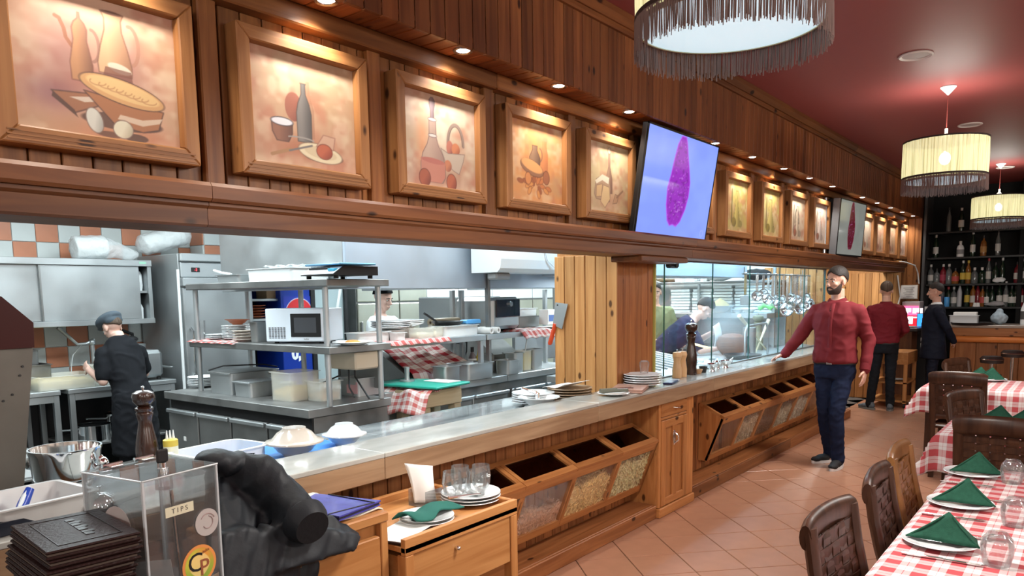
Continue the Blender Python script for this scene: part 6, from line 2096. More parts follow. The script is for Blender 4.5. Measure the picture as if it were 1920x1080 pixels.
tag(o, 'white paper napkin folded behind the brown plates', 'napkin')
# bowls upside down over bowls on the blue board
g = at_z(540, 838, WZ)
o = MB().box(-.19, .19, -.33, .33, 0, .022, .006).build('chopping_board', mat('blue_board', (.04, .25, .68), .4, var=.12), None, False, (-2.86, 1.96, WZ), (0, 0, -.05))
tag(o, 'bright blue chopping board on the sunken worktop', 'board')
for k, (px, py, sc2, lab) in enumerate(((557, 842, 1.0, 'near'), (650, 822, .82, 'far'))):
	g = at_x(px, py, -2.74)
	zz_ = WZ if k else WZ + .0225
	zz_ = WZ + .0225
	lowb = place('china_bowl', cached('bowl', lambda: MB().lathe(BOWL, n=36), CHINA_B if k == 0 else CHINA), (-2.755, g.y, zz_), 'upright bowl under the %s upturned bowl' % lab, 'bowl', 'bowls on the blue board', sc=sc2)
	top = place('china_bowl', cached('bowl', lambda: MB().lathe(BOWL, n=36), CHINA_B if k == 0 else CHINA), (-2.755, g.y, zz_ + .126 * sc2 * .985), '%s upturned %s bowl stacked rim to rim' % (lab, 'beige' if k == 0 else 'white'), 'bowl', 'bowls on the blue board', sc=sc2, rot=(PI, 0, 0))
g = at_z(410, 868, WZ)
tray('white_tub', 'white oblong plastic tub left of the blue board', (-2.90, at_x(412, 862, -2.9).y, WZ), .26, .36, .085, TUBW, rz=.1, r=.05)
g = at_x(277, 858, -3.08)
mill((g.x, g.y, WZ), 'big dark turned pepper mill before the cook', .36, None, .043)
g = at_x(322, 862, -3.02)
t = bottle((g.x, g.y, WZ), 'squeeze bottle of pale yellow dressing with three nozzles', [(.028, 0), (.029, .09), (.029, .105)], mat('dressing', (.72, .70, .52), .3))
MB().lathe([(.0295, .105), (.0295, .13), (.022, .135), (0, .136)], n=16).build('yellow_lid', mat('yellow_lid', (.62, .46, .06), .4), t, True)
for dx in (-.014, 0, .014):
	MB().lathe([(.006, .135), (.002, .17), (0, .171)], (0, dx, 0), 8).build('nozzle', TUBW, t, True)
# cleaver on the column
cl = thing('cleaver', 'large steel cleaver with red handle hung on the column', 'cleaver')
A = lambda px, py: at_y(px, py, 4.545)
pts = [A(1042, 567), A(1065, 570), A(1054, 617), A(1037, 609)]
mb = MB().hull([p + Vector((0, dy, 0)) for p in pts for dy in (-.004, .004)])
mb.build('blade', STEEL, cl)
h0, h1_ = A(1041, 607), A(1031, 646)
d = (h1_ - h0)
MB().tube([h0 + d * .0, h0 + d * .5, h0 + d * .92, h0 + d], [(.020, .012), (.022, .013), (.026, .014), (.018, .010)], n=12).build('handle', mat('red_handle', (.62, .075, .025), .35), cl, True)
hp = A(1046, 572)
MB().tube([hp + Vector((0, -.006, 0)), hp + Vector((0, .012, 0))], .006).build('hanging_nail', BLACK, cl, True)
# ================================================================== PEOPLE
SKIN = mat('skin', (.62, .36, .27), .5, sub=.08, var=.08, vscale=20)
SKIN_P = mat('skin_pale', (.66, .42, .34), .5, sub=.08, var=.08, vscale=20)
HAIR_D = mat('dark_hair', (.018, .013, .011), .6, bump=.5, bscale=150)
HAIR_B = mat('brown_hair', (.075, .047, .030), .6, bump=.5, bscale=150)
EYEW = mat('eye_white', (.75, .74, .72), .2)
IRIS = mat('eye_iris', (.02, .015, .012), .15)
BURG = mat('burgundy_cotton', (.170, .020, .026), .75, var=.06, vscale=9, bump=.1, bscale=200, spec=.2)
NAVY = mat('navy_denim', (.010, .017, .046), .8, var=.25, vscale=8, bump=.1, bscale=250, spec=.2)
BLACKC = mat('black_cloth', (.010, .011, .014), .85, var=.2, vscale=10, bump=.1, bscale=200, spec=.2)
SUIT = mat('navy_suit', (.007, .010, .022), .75, var=.2, spec=.25)
WHITEC = mat('white_cotton', (.70, .74, .75), .8, bump=.1, bscale=150)
CAPC = mat('slate_cap', (.060, .080, .10), .85)
SHOE = mat('black_mesh', (.010, .010, .011), .7, bump=.3, bscale=300)
SOLE = mat('white_sole', (.70, .70, .68), .6)
BELT = mat('belt_leather', (.012, .009, .008), .4)
def person(label, pos, ang, sc, pose, top=BURG, legs=NAVY, hair=HAIR_D, skin=None, lean=0.0, head=(0, 0), beard=None, sleeve='long',
		   hat=None, vox=.006, nk=0, shoes=(SHOE, SOLE), jacket=False, collar=True, curl=(.5, .5), female=False, twist=0.0, apron=None, belt=True):
	skin = skin or SKIN
	root = thing('person', label, 'person', pos)
	F = Vector((math.cos(ang), math.sin(ang), 0))
	R_ = Vector((math.sin(ang), -math.cos(ang), 0))
	M_ = Matrix.Identity(4)
	for i in range(3):
		M_[i][0], M_[i][1], M_[i][2] = R_[i] * sc, F[i] * sc, (sc if i == 2 else 0)
	cl, sl = math.cos(lean), math.sin(lean)
	def U(p):
		x, y, z = p
		if z <= .95: return Vector(p)
		dz = z - .95
		return Vector((x, y * cl + dz * sl, .95 + dz * cl - y * sl))
	def loft(mb, rings, n=24):
		v, f = [], []
		for (z, hx, hy, cy) in rings:
			for k in range(n):
				t = 2 * PI * k / n
				cx, sx = math.cos(t), math.sin(t)
				# squarer than an ellipse
				e = .86
				px = hx * math.copysign(abs(cx) ** e, cx)
				py = hy * math.copysign(abs(sx) ** e, sx)
				v.append(U((px, cy + py, z)))
		for j in range(len(rings) - 1):
			for k in range(n):
				k2 = (k + 1) % n
				f.append((j * n + k, j * n + k2, (j + 1) * n + k2, (j + 1) * n + k))
		f.append(tuple(reversed(range(n))))
		f.append(tuple(range((len(rings) - 1) * n, len(rings) * n)))
		mb.add(v, f)
	def limb(mb, pts, rad, sub=5):
		"""smooth tapered tube through joints"""
		P = [Vector(p) for p in pts]
		out, rr = [], []
		for i in range(len(P) - 1):
			p0, p1, p2, p3 = P[max(0, i - 1)], P[i], P[i + 1], P[min(len(P) - 1, i + 2)]
			for k in range(sub):
				t = k / sub
				a = p1 * 2 + (p2 - p0) * t * .55 + (p0 * 2 - p1 * 5 + p2 * 4 - p3) * t * t * .55 + (-p0 + p1 * 3 - p2 * 3 + p3) * t ** 3 * .55
				lin = (p1 + (p2 - p1) * t) * 2
				out.append((a * .5 * .4 + lin * .5 * .6) if False else lin * .5)
				rr.append(rad[i] + (rad[i + 1] - rad[i]) * t)
		out.append(P[-1])
		rr.append(rad[-1])
		mb.tube(out, rr, n=14)
		for p, r in zip(P, rad): mb.ell(p, (r, r, r), 12, 8)
	fw = .92 if female else 1.0
	TOR = [(.80, .150, .098, 0), (.88, .166, .112, 0), (.95, .158, .108, .003), (1.05, .146 * fw, .102, .005), (1.16, .155 * fw, .108, .005), (1.28, .174 * fw, .116, .004),
		   (1.37, .176 * fw, .104, -.004), (1.43, .138 * fw, .082, -.010), (1.47, .10, .064, -.014), (1.50, .060, .056, -.016)]
	def infl(rings, d, z0=0, z1=9):
		return [(z, hx + d, hy + d, cy) for (z, hx, hy, cy) in rings if z0 <= z <= z1]
	body = MB()
	body.M = M_
	loft(body, [(z, hx * .95, hy * .93, cy) for z, hx, hy, cy in TOR])
	hy_, hp_ = head
	neckp = U((0, -.018, 1.50))
	HR = Matrix.Rotation(-hy_, 3, 'Z') @ Matrix.Rotation(-(lean * .75 + hp_), 3, 'X')
	def Hd(p):
		return neckp + Vector((0, 0, 0)) + HR @ (Vector(p) + Vector((0, .012, .035 - nk)))
	body.tube([U((0, -.016, 1.42)), neckp, Hd((0, -.012, .05))], [.062, .056, .055], n=16)
	def hell(mb, c, r, n=16, m2=11):
		mb.ell(Hd(c), r, n, m2, rot=HR)
	for c, r in (((0, -.012, .150), (.075, .095, .088)), ((0, .020, .098), (.061, .066, .083)), ((0, .046, .032), (.036, .030, .026)), ((0, .030, .060), (.053, .050, .045)),
				 ((0, .068, .130), (.050, .020, .011)), ((0, .083, .053), (.023, .009, .0055)), ((0, .081, .043), (.018, .009, .0055)),
				 ((.036, .058, .092), (.022, .022, .018)), ((-.036, .058, .092), (.022, .022, .018)),
				 ((.077, -.004, .108), (.009, .020, .032)), ((-.077, -.004, .108), (.009, .020, .032))):
		hell(body, c, r)
	body.tube([Hd((0, .080, .128)), Hd((0, .094, .105)), Hd((0, .108, .084))], [.0075, .0095, .0125], n=10)
	hell(body, (0, .099, .081), (.0165, .012, .0095))
	# arms and hands
	for s, key in ((1, 'R'), (-1, 'L')):
		sh, el, wr, hd = [Vector(p) for p in pose['arm' + key]]
		limb(body, [sh, el, wr], [.052, .042, .029])
		fd = (hd - wr).normalized()
		side = Vector(pose.get('thumb' + key, (0, 1, 0)))
		side = (side - fd * side.dot(fd)).normalized()
		nrm = fd.cross(side) * s
		pn = pose.get('palm' + key)
		if pn is not None:
			pn = Vector(pn)
			if nrm.dot(pn) < 0: nrm = -nrm
		cu = curl[0 if s > 0 else 1]
		pc = wr + fd * .048
		Rm = Matrix((side, nrm, fd)).transposed()
		body.ell(pc, (.040, .016, .052), 12, 9, rot=Rm)
		body.tube([wr, wr + fd * .03], [.027, .029], n=12)
		for q, (off, ln) in enumerate(((.0305, .072), (.0105, .080), (-.0105, .075), (-.0305, .058))):
			b = wr + fd * (.085 - abs(off) * .25) + side * off
			d1 = (fd + nrm * cu * .45 + side * off * 4).normalized()
			d2 = (fd + nrm * cu * (1.1 + .15 * q) + side * off * 3).normalized()
			d3 = (fd * .7 + nrm * cu * (2.0 + .2 * q)).normalized()
			p1 = b + d1 * ln * .45
			p2 = p1 + d2 * ln * .32
			p3 = p2 + d3 * ln * .25
			body.tube([b - fd * .02, b, p1, p2, p3], [.0095, .0092, .0086, .0080, .0062], n=8)
		b = wr + fd * .028 + side * .030
		t1 = b + (fd * .6 + side * .8 + nrm * .2).normalized() * .040
		t2 = t1 + (fd * .9 + side * .3 + nrm * (.2 + cu * .4)).normalized() * .032
		body.tube([wr + fd * .015 + side * .01, b, t1, t2], [.014, .0125, .0100, .0078], n=8)
	for key in 'RL':
		limb(body, [Vector(p) for p in pose['leg' + key]][:3], [.080, .052, .036])
		an = Vector(pose['leg' + key][2])
		td = Vector(pose['leg' + key][3]) - an
		td.z = 0
		td.normalize()
		body.tube([an, an + Vector((0, 0, -.05)) + td * .02, an + Vector((0, 0, -.06)) + td * .12], [.036, .036, .026], n=10)
	fuse('body', body, vox * sc, skin, root, 3)
	# eyes, brows, hair
	for s in (1, -1):
		mb = MB(); mb.M = M_
		mb.ell(Hd((s * .031, .0755, .117)), (.0135, .0085, .0072), 12, 8, rot=HR)
		e_ = mb.build('eye', EYEW, root, True)
		mb = MB(); mb.M = M_
		mb.ell(Hd((s * .031, .0815, .117)), (.006, .0042, .0062), 10, 7, rot=HR)
		mb.build('iris', IRIS, e_, True)
		mb = MB(); mb.M = M_
		mb.tube([Hd((s * .014, .090, .136)), Hd((s * .032, .089, .141)), Hd((s * .052, .074, .135))], [.0045, .005, .003], n=6)
		mb.build('eyebrow', hair, root, True)
	if hair and hat != 'skull':
		def hf(u, v):
			az = (u - .5) * 2 * PI           # 0 = front
			a = abs(az) / PI
			lim = .96 + 1.30 * (a ** .9)
			if .36 < a < .56: lim -= .20 * math.sin((a - .36) / .2 * PI)
			th = lim * v
			k = 1.03 + .10 * max(0, math.cos(th)) - .02 * v ** 4
			return M_ @ Hd((.075 * k * math.sin(th) * math.sin(az), -.012 + .095 * k * math.sin(th) * math.cos(az), .150 + .090 * k * math.cos(th)))
		mb = MB().surf(hf, 40, 14)
		h_ = mb.build('hair', hair, root, True, solid=.007 * sc, auto=False)
	if beard:
		def bf(u, v):
			az = (u - .5) * 3.5
			zmax = .040 + .052 * min(1, abs(az) / 1.45) ** 2.2
			z = .004 + (zmax - .004) * v
			t = max(0, 1 - ((z - .085) / .098) ** 2) ** .5
			rx, ry = .066 * t, (.070 + .012 * (1 - v)) * t
			return M_ @ Hd((rx * math.sin(az), .024 + ry * math.cos(az) * (1.05 if z < .05 else 1), z))
		b_ = MB().surf(bf, 26, 8).build('beard', beard, root, True, solid=.007 * sc, auto=False)
		mb = MB(); mb.M = M_
		mb.tube([Hd((.030, .070, .048)), Hd((.014, .0895, .0655)), Hd((0, .092, .067)), Hd((-.014, .0895, .0655)), Hd((-.030, .072, .050))], [.005, .006, .006, .006, .005], n=7)
		mb.build('moustache', beard, root, True)
	if hat == 'skull':
		def kf(u, v):
			az = u * 2 * PI
			lim = 1.45 + .25 * math.cos(az)
			th = lim * v
			k = 1.12
			return M_ @ Hd((.075 * k * math.sin(th) * math.sin(az), -.012 - .095 * k * math.sin(th) * math.cos(az), .152 + .098 * k * math.cos(th)))
		MB().surf(kf, 36, 12).build('skull_cap', BLACKC, root, True, solid=.006, auto=False)
	if hat == 'flat':
		mb = MB(); mb.M = M_
		hell(mb, (0, .0, .200), (.108, .135, .056), 20, 10)
		hell(mb, (0, -.05, .165), (.088, .065, .055), 20, 10)
		hell(mb, (0, .01, .180), (.088, .110, .035), 20, 10)
		hell(mb, (0, .105, .168), (.060, .045, .010), 16, 8)
		fuse('flat_cap', mb, .008, CAPC, root, 3)
		mb = MB(); mb.M = M_
		mb.tube([U((.0, -.075, 1.485)), U((.06, -.03, 1.47)), U((.05, .05, 1.44))], .012).tube([U((.0, -.075, 1.485)), U((-.06, -.03, 1.47)), U((-.05, .05, 1.44))], .012)
		mb.build('neck_band', mat('wine_band', (.06, .012, .014), .8), root, True)
	# clothes
	seed = pos[0] * 3 + pos[1] * 5
	def wr_(amp, f=13):
		return lambda p: amp * (.8 * mnoise.noise(Vector((p.x * f + seed, p.y * f, p.z * f * .55))) + 1.3 * max(0, 1 - 3.2 * abs(mnoise.noise(Vector((p.x * f * 1.1 + p.z * 6, p.y * f * 1.1 + seed, p.z * f * 1.5 - p.x * 5))))))
	low = .76 if jacket else (.86 if belt else .84)
	sm = MB()
	sm.M = M_
	rg = infl(TOR, .020 if not jacket else .028, .87, 1.51 if female else 1.48)
	if jacket:
		rg = [(.70, .205, .150, -.005), (.78, .202, .148, -.003)] + rg
		rg = [(z, hx, hy + (.02 if z < 1.2 else 0), cy) for z, hx, hy, cy in rg]
	elif not belt:
		rg = [(.80, .175, .122, 0)] + rg
	else:
		rg = [(.925, .170, .120, .002)] + [r for r in rg if r[0] > .93]
		rg = [(z, hx + (.012 if .94 < z < 1.1 else 0), hy + (.014 if .94 < z < 1.1 else 0), cy) for z, hx, hy, cy in rg]
	loft(sm, rg)
	for key in 'RL':
		sh, el, wr, hd = [Vector(p) for p in pose['arm' + key]]
		inner = U((sh.x * .55, -.008, 1.40)) if lean == 0 else sh * .8 + U((0, -.008, 1.36)) * .2
		if sleeve == 'long':
			limb(sm, [inner, sh + Vector((0, 0, -.012)), el, wr + (wr - el).normalized() * .0], [.074, .068, .054, .042])
		else:
			limb(sm, [inner, sh, sh + (el - sh) * .75], [.080, .076, .070])
	fuse('jacket' if jacket else 'shirt', sm, .011 * sc, top, root, 3, wr_(.0055 if not jacket else .004, 7))
	if collar:
		mb = MB(); mb.M = M_
		n = 20
		v, f = [], []
		for j, (z, hx, hy) in enumerate(((1.432, .100, .084), (1.500, .065, .063), (1.503, .068, .066), (1.440, .108, .092))):
			for k in range(n):
				a = 2 * PI * k / n
				drop = .022 * max(0, math.sin(a)) ** 3
				v.append(U((hx * math.cos(a), -.014 + hy * math.sin(a), z - drop)))
		for j in range(3):
			for k in range(n):
				f.append((j * n + k, j * n + (k + 1) % n, (j + 1) * n + (k + 1) % n, (j + 1) * n + k))
		mb.add(v, f)
		mb.build('collar', WHITEC if jacket else top, root, True, solid=.004, auto=False)
	if collar and not jacket and belt:
		mb = MB(); mb.M = M_
		for z in (1.40, 1.31, 1.22, 1.13, 1.04):
			c = U((0.004, .132 + (0 if z > 1.1 else .004), z))
			mb.ell(c, (.006, .004, .006), 8, 6)
		p2 = MB(); p2.M = M_
		v, f = [], []
		for j, z in enumerate((1.455, 1.40, 1.32, 1.24, 1.16, 1.08, 1.0, .94)):
			yy = {0: .070, 1: .106, 2: .128, 3: .138, 4: .134, 5: .130, 6: .131, 7: .130}[j]
			for dx in (-.017, .017): v.append(U((dx, yy + .004, z)))
		for j in range(7): f.append((2 * j, 2 * j + 1, 2 * j + 3, 2 * j + 2))
		p2.add(v, f)
		p2.build('placket', top, root, True, solid=.010, auto=False)
		for key in 'RL':
			el, wr = Vector(pose['arm' + key][1]), Vector(pose['arm' + key][2])
			dd = (wr - el).normalized()
			p3 = MB(); p3.M = M_
			p3.tube([wr - dd * .055, wr - dd * .05, wr + dd * .004, wr + dd * .008], [.040, .046, .045, .036], n=16)
			p3.build('cuff', top, root, True)
		stuff(mb.build('buttons', mat('button', (.16, .03, .03), .3), root, True))
	if jacket:
		mb = MB(); mb.M = M_
		mb.prism([(-.055, 1.44), (.055, 1.44), (.03, 1.14), (-.03, 1.14)], 'y', .085, .134)
		mb.build('shirt_front', WHITEC, root)
		mb = MB(); mb.M = M_
		mb.prism([(-.014, 1.455), (.014, 1.455), (.03, 1.16), (0, 1.12), (-.03, 1.16)], 'y', .134, .142)
		mb.build('tie', mat('dark_tie', (.012, .014, .03), .5), root)
		for s in (1, -1):
			mb = MB(); mb.M = M_
			mb.prism([(s * .05, 1.46), (s * .10, 1.40), (s * .085, 1.34), (s * .03, 1.12), (s * .025, 1.14)], 'y', .136, .148)
			mb.build('lapel', SUIT, root)
		mb = MB(); mb.M = M_
		mb.box(-.03, .03, .12, .16, .80, 1.0, .01)
		mb.build('shirt_tail', WHITEC, root)
	tr = MB()
	tr.M = M_
	loft(tr, [(.80, .168, .118, 0), (.86, .178, .124, 0), (.92, .174, .120, .002), (.965, .168, .114, .003)])
	for key in 'RL':
		P = [Vector(p) for p in pose['leg' + key]]
		limb(tr, [P[0] + Vector((0, 0, -.02)), P[1], P[2] + (P[2] - P[1]).normalized() * .02], [.088, .064, .052])
	fuse('trousers', tr, .011 * sc, legs, root, 3, wr_(.005, 11))
	if belt and not jacket:
		mb = MB(); mb.M = M_
		n = 40
		v, f = [], []
		for j, (z, d) in enumerate(((.925, .0), (.925, .009), (.962, .009), (.962, .0))):
			for k in range(n):
				t = 2 * PI * k / n
				cx, sx = math.cos(t), math.sin(t)
				v.append(((.176 + d) * math.copysign(abs(cx) ** .86, cx), .002 + (.122 + d) * math.copysign(abs(sx) ** .86, sx), z))
		for j in range(4):
			for k in range(n):
				f.append((j * n + k, j * n + (k + 1) % n, ((j + 1) % 4) * n + (k + 1) % n, ((j + 1) % 4) * n + k))
		mb.add(v, f)
		b_ = mb.build('belt', BELT, root, True)
		mb = MB(); mb.M = M_
		mb.box(-.024, .024, .130, .140, .922, .965, .003)
		mb.build('buckle', STEEL_D, b_)
	for key in 'RL':
		an = Vector(pose['leg' + key][2])
		td = Vector(pose['leg' + key][3]) - an
		td.z = 0
		td.normalize()
		g0 = Vector((an.x, an.y, 0))
		Rm = Matrix((Vector((td.y, -td.x, 0)), td, Vector((0, 0, 1)))).transposed()
		mb = MB(); mb.M = M_
		hz_ = an.z - .09
		def q(x, y, z): return g0 + Rm @ Vector((x, y, z)) + Vector((0, 0, hz_))
		for c, r in (((0, -.02, .055), (.042, .062, .045)), ((0, .07, .045), (.046, .085, .036)), ((0, .145, .036), (.044, .055, .026)), ((0, -.01, .09), (.043, .052, .035))):
			mb.ell(q(*c), r, 14, 9, rot=Rm)
		sh_ = fuse('shoe', mb, .009 * sc, shoes[0], root, 2)
		mb = MB(); mb.M = M_ @ Matrix.Translation(g0 + Vector((0, 0, hz_))) @ Rm.to_4x4()
		pts = [(.045 * math.sin(t) * (1 if math.cos(t) < 0 else 1.05), .052 + .145 * -math.cos(t)) for t in np.linspace(0, 2 * PI, 22)[:-1]]
		mb.prism(pts, 'z', .001, .026)
		mb.build('sole', shoes[1], sh_)
	if apron:
		mb = MB(); mb.M = M_
		loft(mb, [(.42, .21, .155, 0), (.7, .20, .145, 0), (.92, .185, .135, 0), (.98, .175, .125, .003)])
		fuse('apron', mb, .014, apron, root, 3, wr_(.006, 9))
	return root
STAND = {'legR': [(.09, 0, .90), (.10, .01, .48), (.10, -.01, .09), (.12, .2, 0)], 'legL': [(-.09, 0, .90), (-.10, .01, .48), (-.10, -.01, .09), (-.12, .2, 0)]}
# waiter walking toward us with a hand on the counter
p_main = {'armR': [(.182, -.005, 1.395), (.315, .03, 1.155), (.425, .08, .995), (.52, .10, .955)], 'palmR': (0, 0, -1), 'thumbR': (0, 1, 0),
		  'armL': [(-.182, -.005, 1.395), (-.262, -.06, 1.13), (-.262, .01, .885), (-.262, .035, .76)], 'palmL': (1, 0, 0), 'thumbL': (0, 1, 0),
		  'legR': [(.085, 0, .90), (.065, .03, .48), (.065, -.12, .09), (.16, .06, 0)], 'legL': [(-.085, 0, .90), (-.065, .11, .485), (-.085, .07, .09), (-.10, .25, 0)]}
person('person in burgundy shirt and navy trousers walking with one hand on the counter', (-1.845, 7.07, 0), math.radians(-96), 1.0, p_main,
	   beard=mat('beard', (.040, .024, .017), .7, bump=.4, bscale=200), head=(.40, .05), vox=.0052, curl=(.55, .35))
p_back = {'armR': [(.182, 0, 1.395), (.25, -.01, 1.12), (.19, .20, 1.03), (.15, .28, 1.03)], 'armL': [(-.182, 0, 1.395), (-.25, -.01, 1.12), (-.26, .20, 1.05), (-.27, .29, 1.06)],
		  'thumbL': (1, 0, .3), 'thumbR': (0, 0, 1), 'palmL': (0, 0, 1),
		  'legR': [(.09, 0, .90), (.09, .0, .48), (.10, -.03, .09), (.12, .2, 0)], 'legL': [(-.09, 0, .90), (-.11, .02, .48), (-.15, .03, .09), (-.26, .14, 0)]}
GREYS = mat('grey_shoe', (.09, .11, .13), .7)
person('person in burgundy shirt seen from behind at the service desk', (-2.19, 10.70, 0), math.radians(104), .94, p_back, top=mat('crimson_cotton', (.16, .012, .020), .75, var=.06, vscale=9, spec=.2),
	   legs=BLACKC, hair=HAIR_B, head=(-.1, .1), shoes=(GREYS, mat('grey_sole', (.18, .18, .17), .7)))
t = plate((-2.455, 10.92, 1.02), 'small plate with black dip held by the waiter with his back turned', CHINA, .09)
t.name = 'plate'
MB().lathe([(.03, .006), (.045, .03), (.03, .03), (0, .026)], n=14).build('black_bowl', BLACK, t, True)
p_suit = {'armR': [(.18, -.02, 1.395), (.235, -.15, 1.16), (.06, -.235, .98), (-.02, -.25, .93)], 'armL': [(-.18, -.02, 1.395), (-.235, -.15, 1.15), (-.09, -.245, .95), (-.02, -.27, .90)],
		  'legR': [(.09, 0, .90), (.09, .01, .48), (.09, -.03, .09), (.10, .2, 0)], 'legL': [(-.09, 0, .90), (-.10, .01, .48), (-.11, .03, .09), (-.14, .25, 0)], 'thumbL': (0, 0, 1), 'thumbR': (0, 0, 1)}
person('person in dark navy suit with tie standing hands behind back by the bar', (-1.74, 11.42, 0), math.radians(192), .925, p_suit, top=SUIT, legs=SUIT, jacket=True, head=(.05, .06), skin=SKIN,
	   shoes=(mat('polished_shoe', (.012, .011, .011), .25), BLACK))
p_wom = {'armR': [(.165, .14, 1.33), (.27, .22, 1.12), (.20, .42, 1.10), (.15, .49, 1.08)], 'armL': [(-.165, .14, 1.33), (-.215, .09, 1.10), (-.235, .25, 1.19), (-.23, .33, 1.23)], **STAND}
p_ = at_x(248, 720, -6.02)
person('person in black shirt, apron and slate flat cap, back turned at the work table', (-6.02, p_.y, 0), math.radians(187), .87, p_wom, top=BLACKC, legs=BLACKC, hair=HAIR_B, lean=.32, skin=SKIN_P,
	   head=(-.15, .30), hat='flat', nk=.04, sleeve='short', collar=False, female=True, belt=False, apron=BLACKC, vox=.007)
p_cook = {'armR': [(.18, .02, 1.395), (.25, .05, 1.12), (.18, .30, 1.05), (.12, .38, 1.0)], 'armL': [(-.18, .02, 1.395), (-.27, .05, 1.12), (-.20, .30, 1.06), (-.14, .38, 1.0)], **STAND}
p_ = at_x(716, 600, -5.35)
person('person in white top and black skull cap working behind the pass', (-5.35, p_.y, 0), math.radians(18), .945, p_cook, top=WHITEC, legs=BLACKC, hair=HAIR_D, skin=SKIN_P, head=(.12, .22), hat='skull',
	   sleeve='short', collar=False, belt=False, beard=None, vox=.0065)
p_bend = {'armR': [(.17, .34, 1.19), (.24, .46, .98), (.16, .62, .99), (.12, .69, 1.0)], 'armL': [(-.17, .34, 1.19), (-.30, .46, 1.05), (-.13, .62, 1.16), (-.06, .64, 1.22)], **STAND}
p_ = at_x(1234, 650, -3.86)
person('person in navy shirt bending low over the grill behind the glass', (-3.86, p_.y, 0), math.radians(28), .97, p_bend, top=NAVY, legs=BLACKC, hair=HAIR_D, lean=.85, skin=SKIN_P, head=(0, .1), sleeve='short',
	   collar=False, belt=False, vox=.007)
o = MB().surf(lambda u, v: (-3.30 + .03 * math.sin(v * 3), p_.y + .18 + .16 * u, 1.20 - .26 * v + .04 * u), 8, 10).build('white_cloth', WHITEC, None, True, solid=.006)
tag(o, 'white cloth hanging from the bending cook hand behind glass', 'cloth')
p_ = at_x(1229, 560, -4.25)
person('person with dark hair and green shirt half hidden by the column edge', (-4.25, p_.y, 0), math.radians(-30), .955, {**p_cook}, top=mat('olive_shirt', (.16, .20, .10), .8), legs=BLACKC, hair=HAIR_D, head=(.5, .1),
	   sleeve='short', collar=False, belt=False, vox=.008)
# ================================================================== DINING TABLES AND CHAIRS
def chair_proto(name, wmat):
	t = thing(name, '', 'chair', (0, 0, 0))
	# faces +y, back rest at the rear; origin on the floor under the seat centre
	W, yb = .40, -.19
	def back(z):           # rake of the back
		return yb - .10 * max(0, (z - .45)) / .45 - .02 * math.sin((z - .45) * 6 if z > .45 else 0)
	TOP = .895
	for s in (-1, 1):
		pts = [(s * (W / 2 - .02), yb + .02, 0), (s * (W / 2 - .02), yb + .005, .22), (s * (W / 2 - .02), yb, .45)] + [(s * (W / 2 - .02), back(z), z) for z in (.55, .65, .75, TOP - .02)]
		MB().tube(pts, [(.018, .022)] * 3 + [(.021, .026)] * 4, n=10).build('back_stile', wmat, t, True)
		MB().tube([(s * (W / 2 - .025), .19, 0), (s * (W / 2 - .025), .19, .43)], [.016, .021], n=10).build('leg', wmat, t, True)
	mb = MB()
	n = 14
	pts, rr = [], []
	for k in range(n + 1):
		u = -1 + 2 * k / n
		pts.append((u * (W / 2 + .004), back(TOP) - .018 * (1 - u * u), TOP - .045 + .012 * (1 - u * u)))
		rr.append((.020, .052) if abs(u) < .95 else (.018, .040))
	mb.tube(pts, rr, n=12)
	mb.build('top_rail', wmat, t, True)
	mb = MB().tube([(-W / 2 + .02, back(.53), .53), (0, back(.53) - .01, .53), (W / 2 - .02, back(.53), .53)], [(.014, .024)] * 3, n=10)
	mb.build('lower_rail', wmat, t, True)
	# woven lattice: broad strips over and under each other
	nx, nz = 5, 7
	z0, z1 = .54, TOP - .055
	iw = W - .07
	cw, ch = iw / nx, (z1 - z0) / nz
	for i in range(nx):
		x = -iw / 2 + (i + .5) * cw
		mb = MB()
		pts = [(x, back(z0 + (z1 - z0) * j / (nz * 2)) + .0026 * (1 if ((j // 2) + i) % 2 else -1) * (1 if j % 2 else 0), z0 + (z1 - z0) * j / (nz * 2)) for j in range(nz * 2 + 1)]
		v, f = [], []
		for p in pts:
			for (dx, dy) in ((-1, -1), (1, -1), (1, 1), (-1, 1)):
				v.append((p[0] + dx * (cw / 2 - .0035), p[1] + dy * .0022, p[2]))
		for j in range(len(pts) - 1):
			for k in range(4):
				f.append((j * 4 + k, j * 4 + (k + 1) % 4, j * 4 + 4 + (k + 1) % 4, j * 4 + 4 + k))
		mb.add(v, f)
		mb.build('woven_strip', wmat, t)
	for j in range(nz):
		z = z0 + (j + .5) * ch
		mb = MB()
		v, f = [], []
		m_ = nx * 2
		for i in range(m_ + 1):
			x = -iw / 2 + iw * i / m_
			y = back(z) - .0026 * (1 if (j + i // 2) % 2 else -1) * (1 if i % 2 else 0)
			for (dz, dy) in ((-1, -1), (1, -1), (1, 1), (-1, 1)):
				v.append((x, y + dy * .0022, z + dz * (ch / 2 - .0035)))
		for i in range(m_):
			for k in range(4):
				f.append((i * 4 + k, i * 4 + (k + 1) % 4, i * 4 + 4 + (k + 1) % 4, i * 4 + 4 + k))
		mb.add(v, f)
		mb.build('woven_strip', wmat, t)
	MB().box(-W / 2, W / 2, -.20, .215, .425, .455, .012).build('seat', wmat, t)
	MB().box(-W / 2 + .03, W / 2 - .03, .17, .19, .36, .424, .003).build('apron', wmat, t)
	return t
ch_d = chair_proto('dining_chair', W_DARK)
ch_t = chair_proto('dining_chair', W_TAN)
used_d = used_t = False
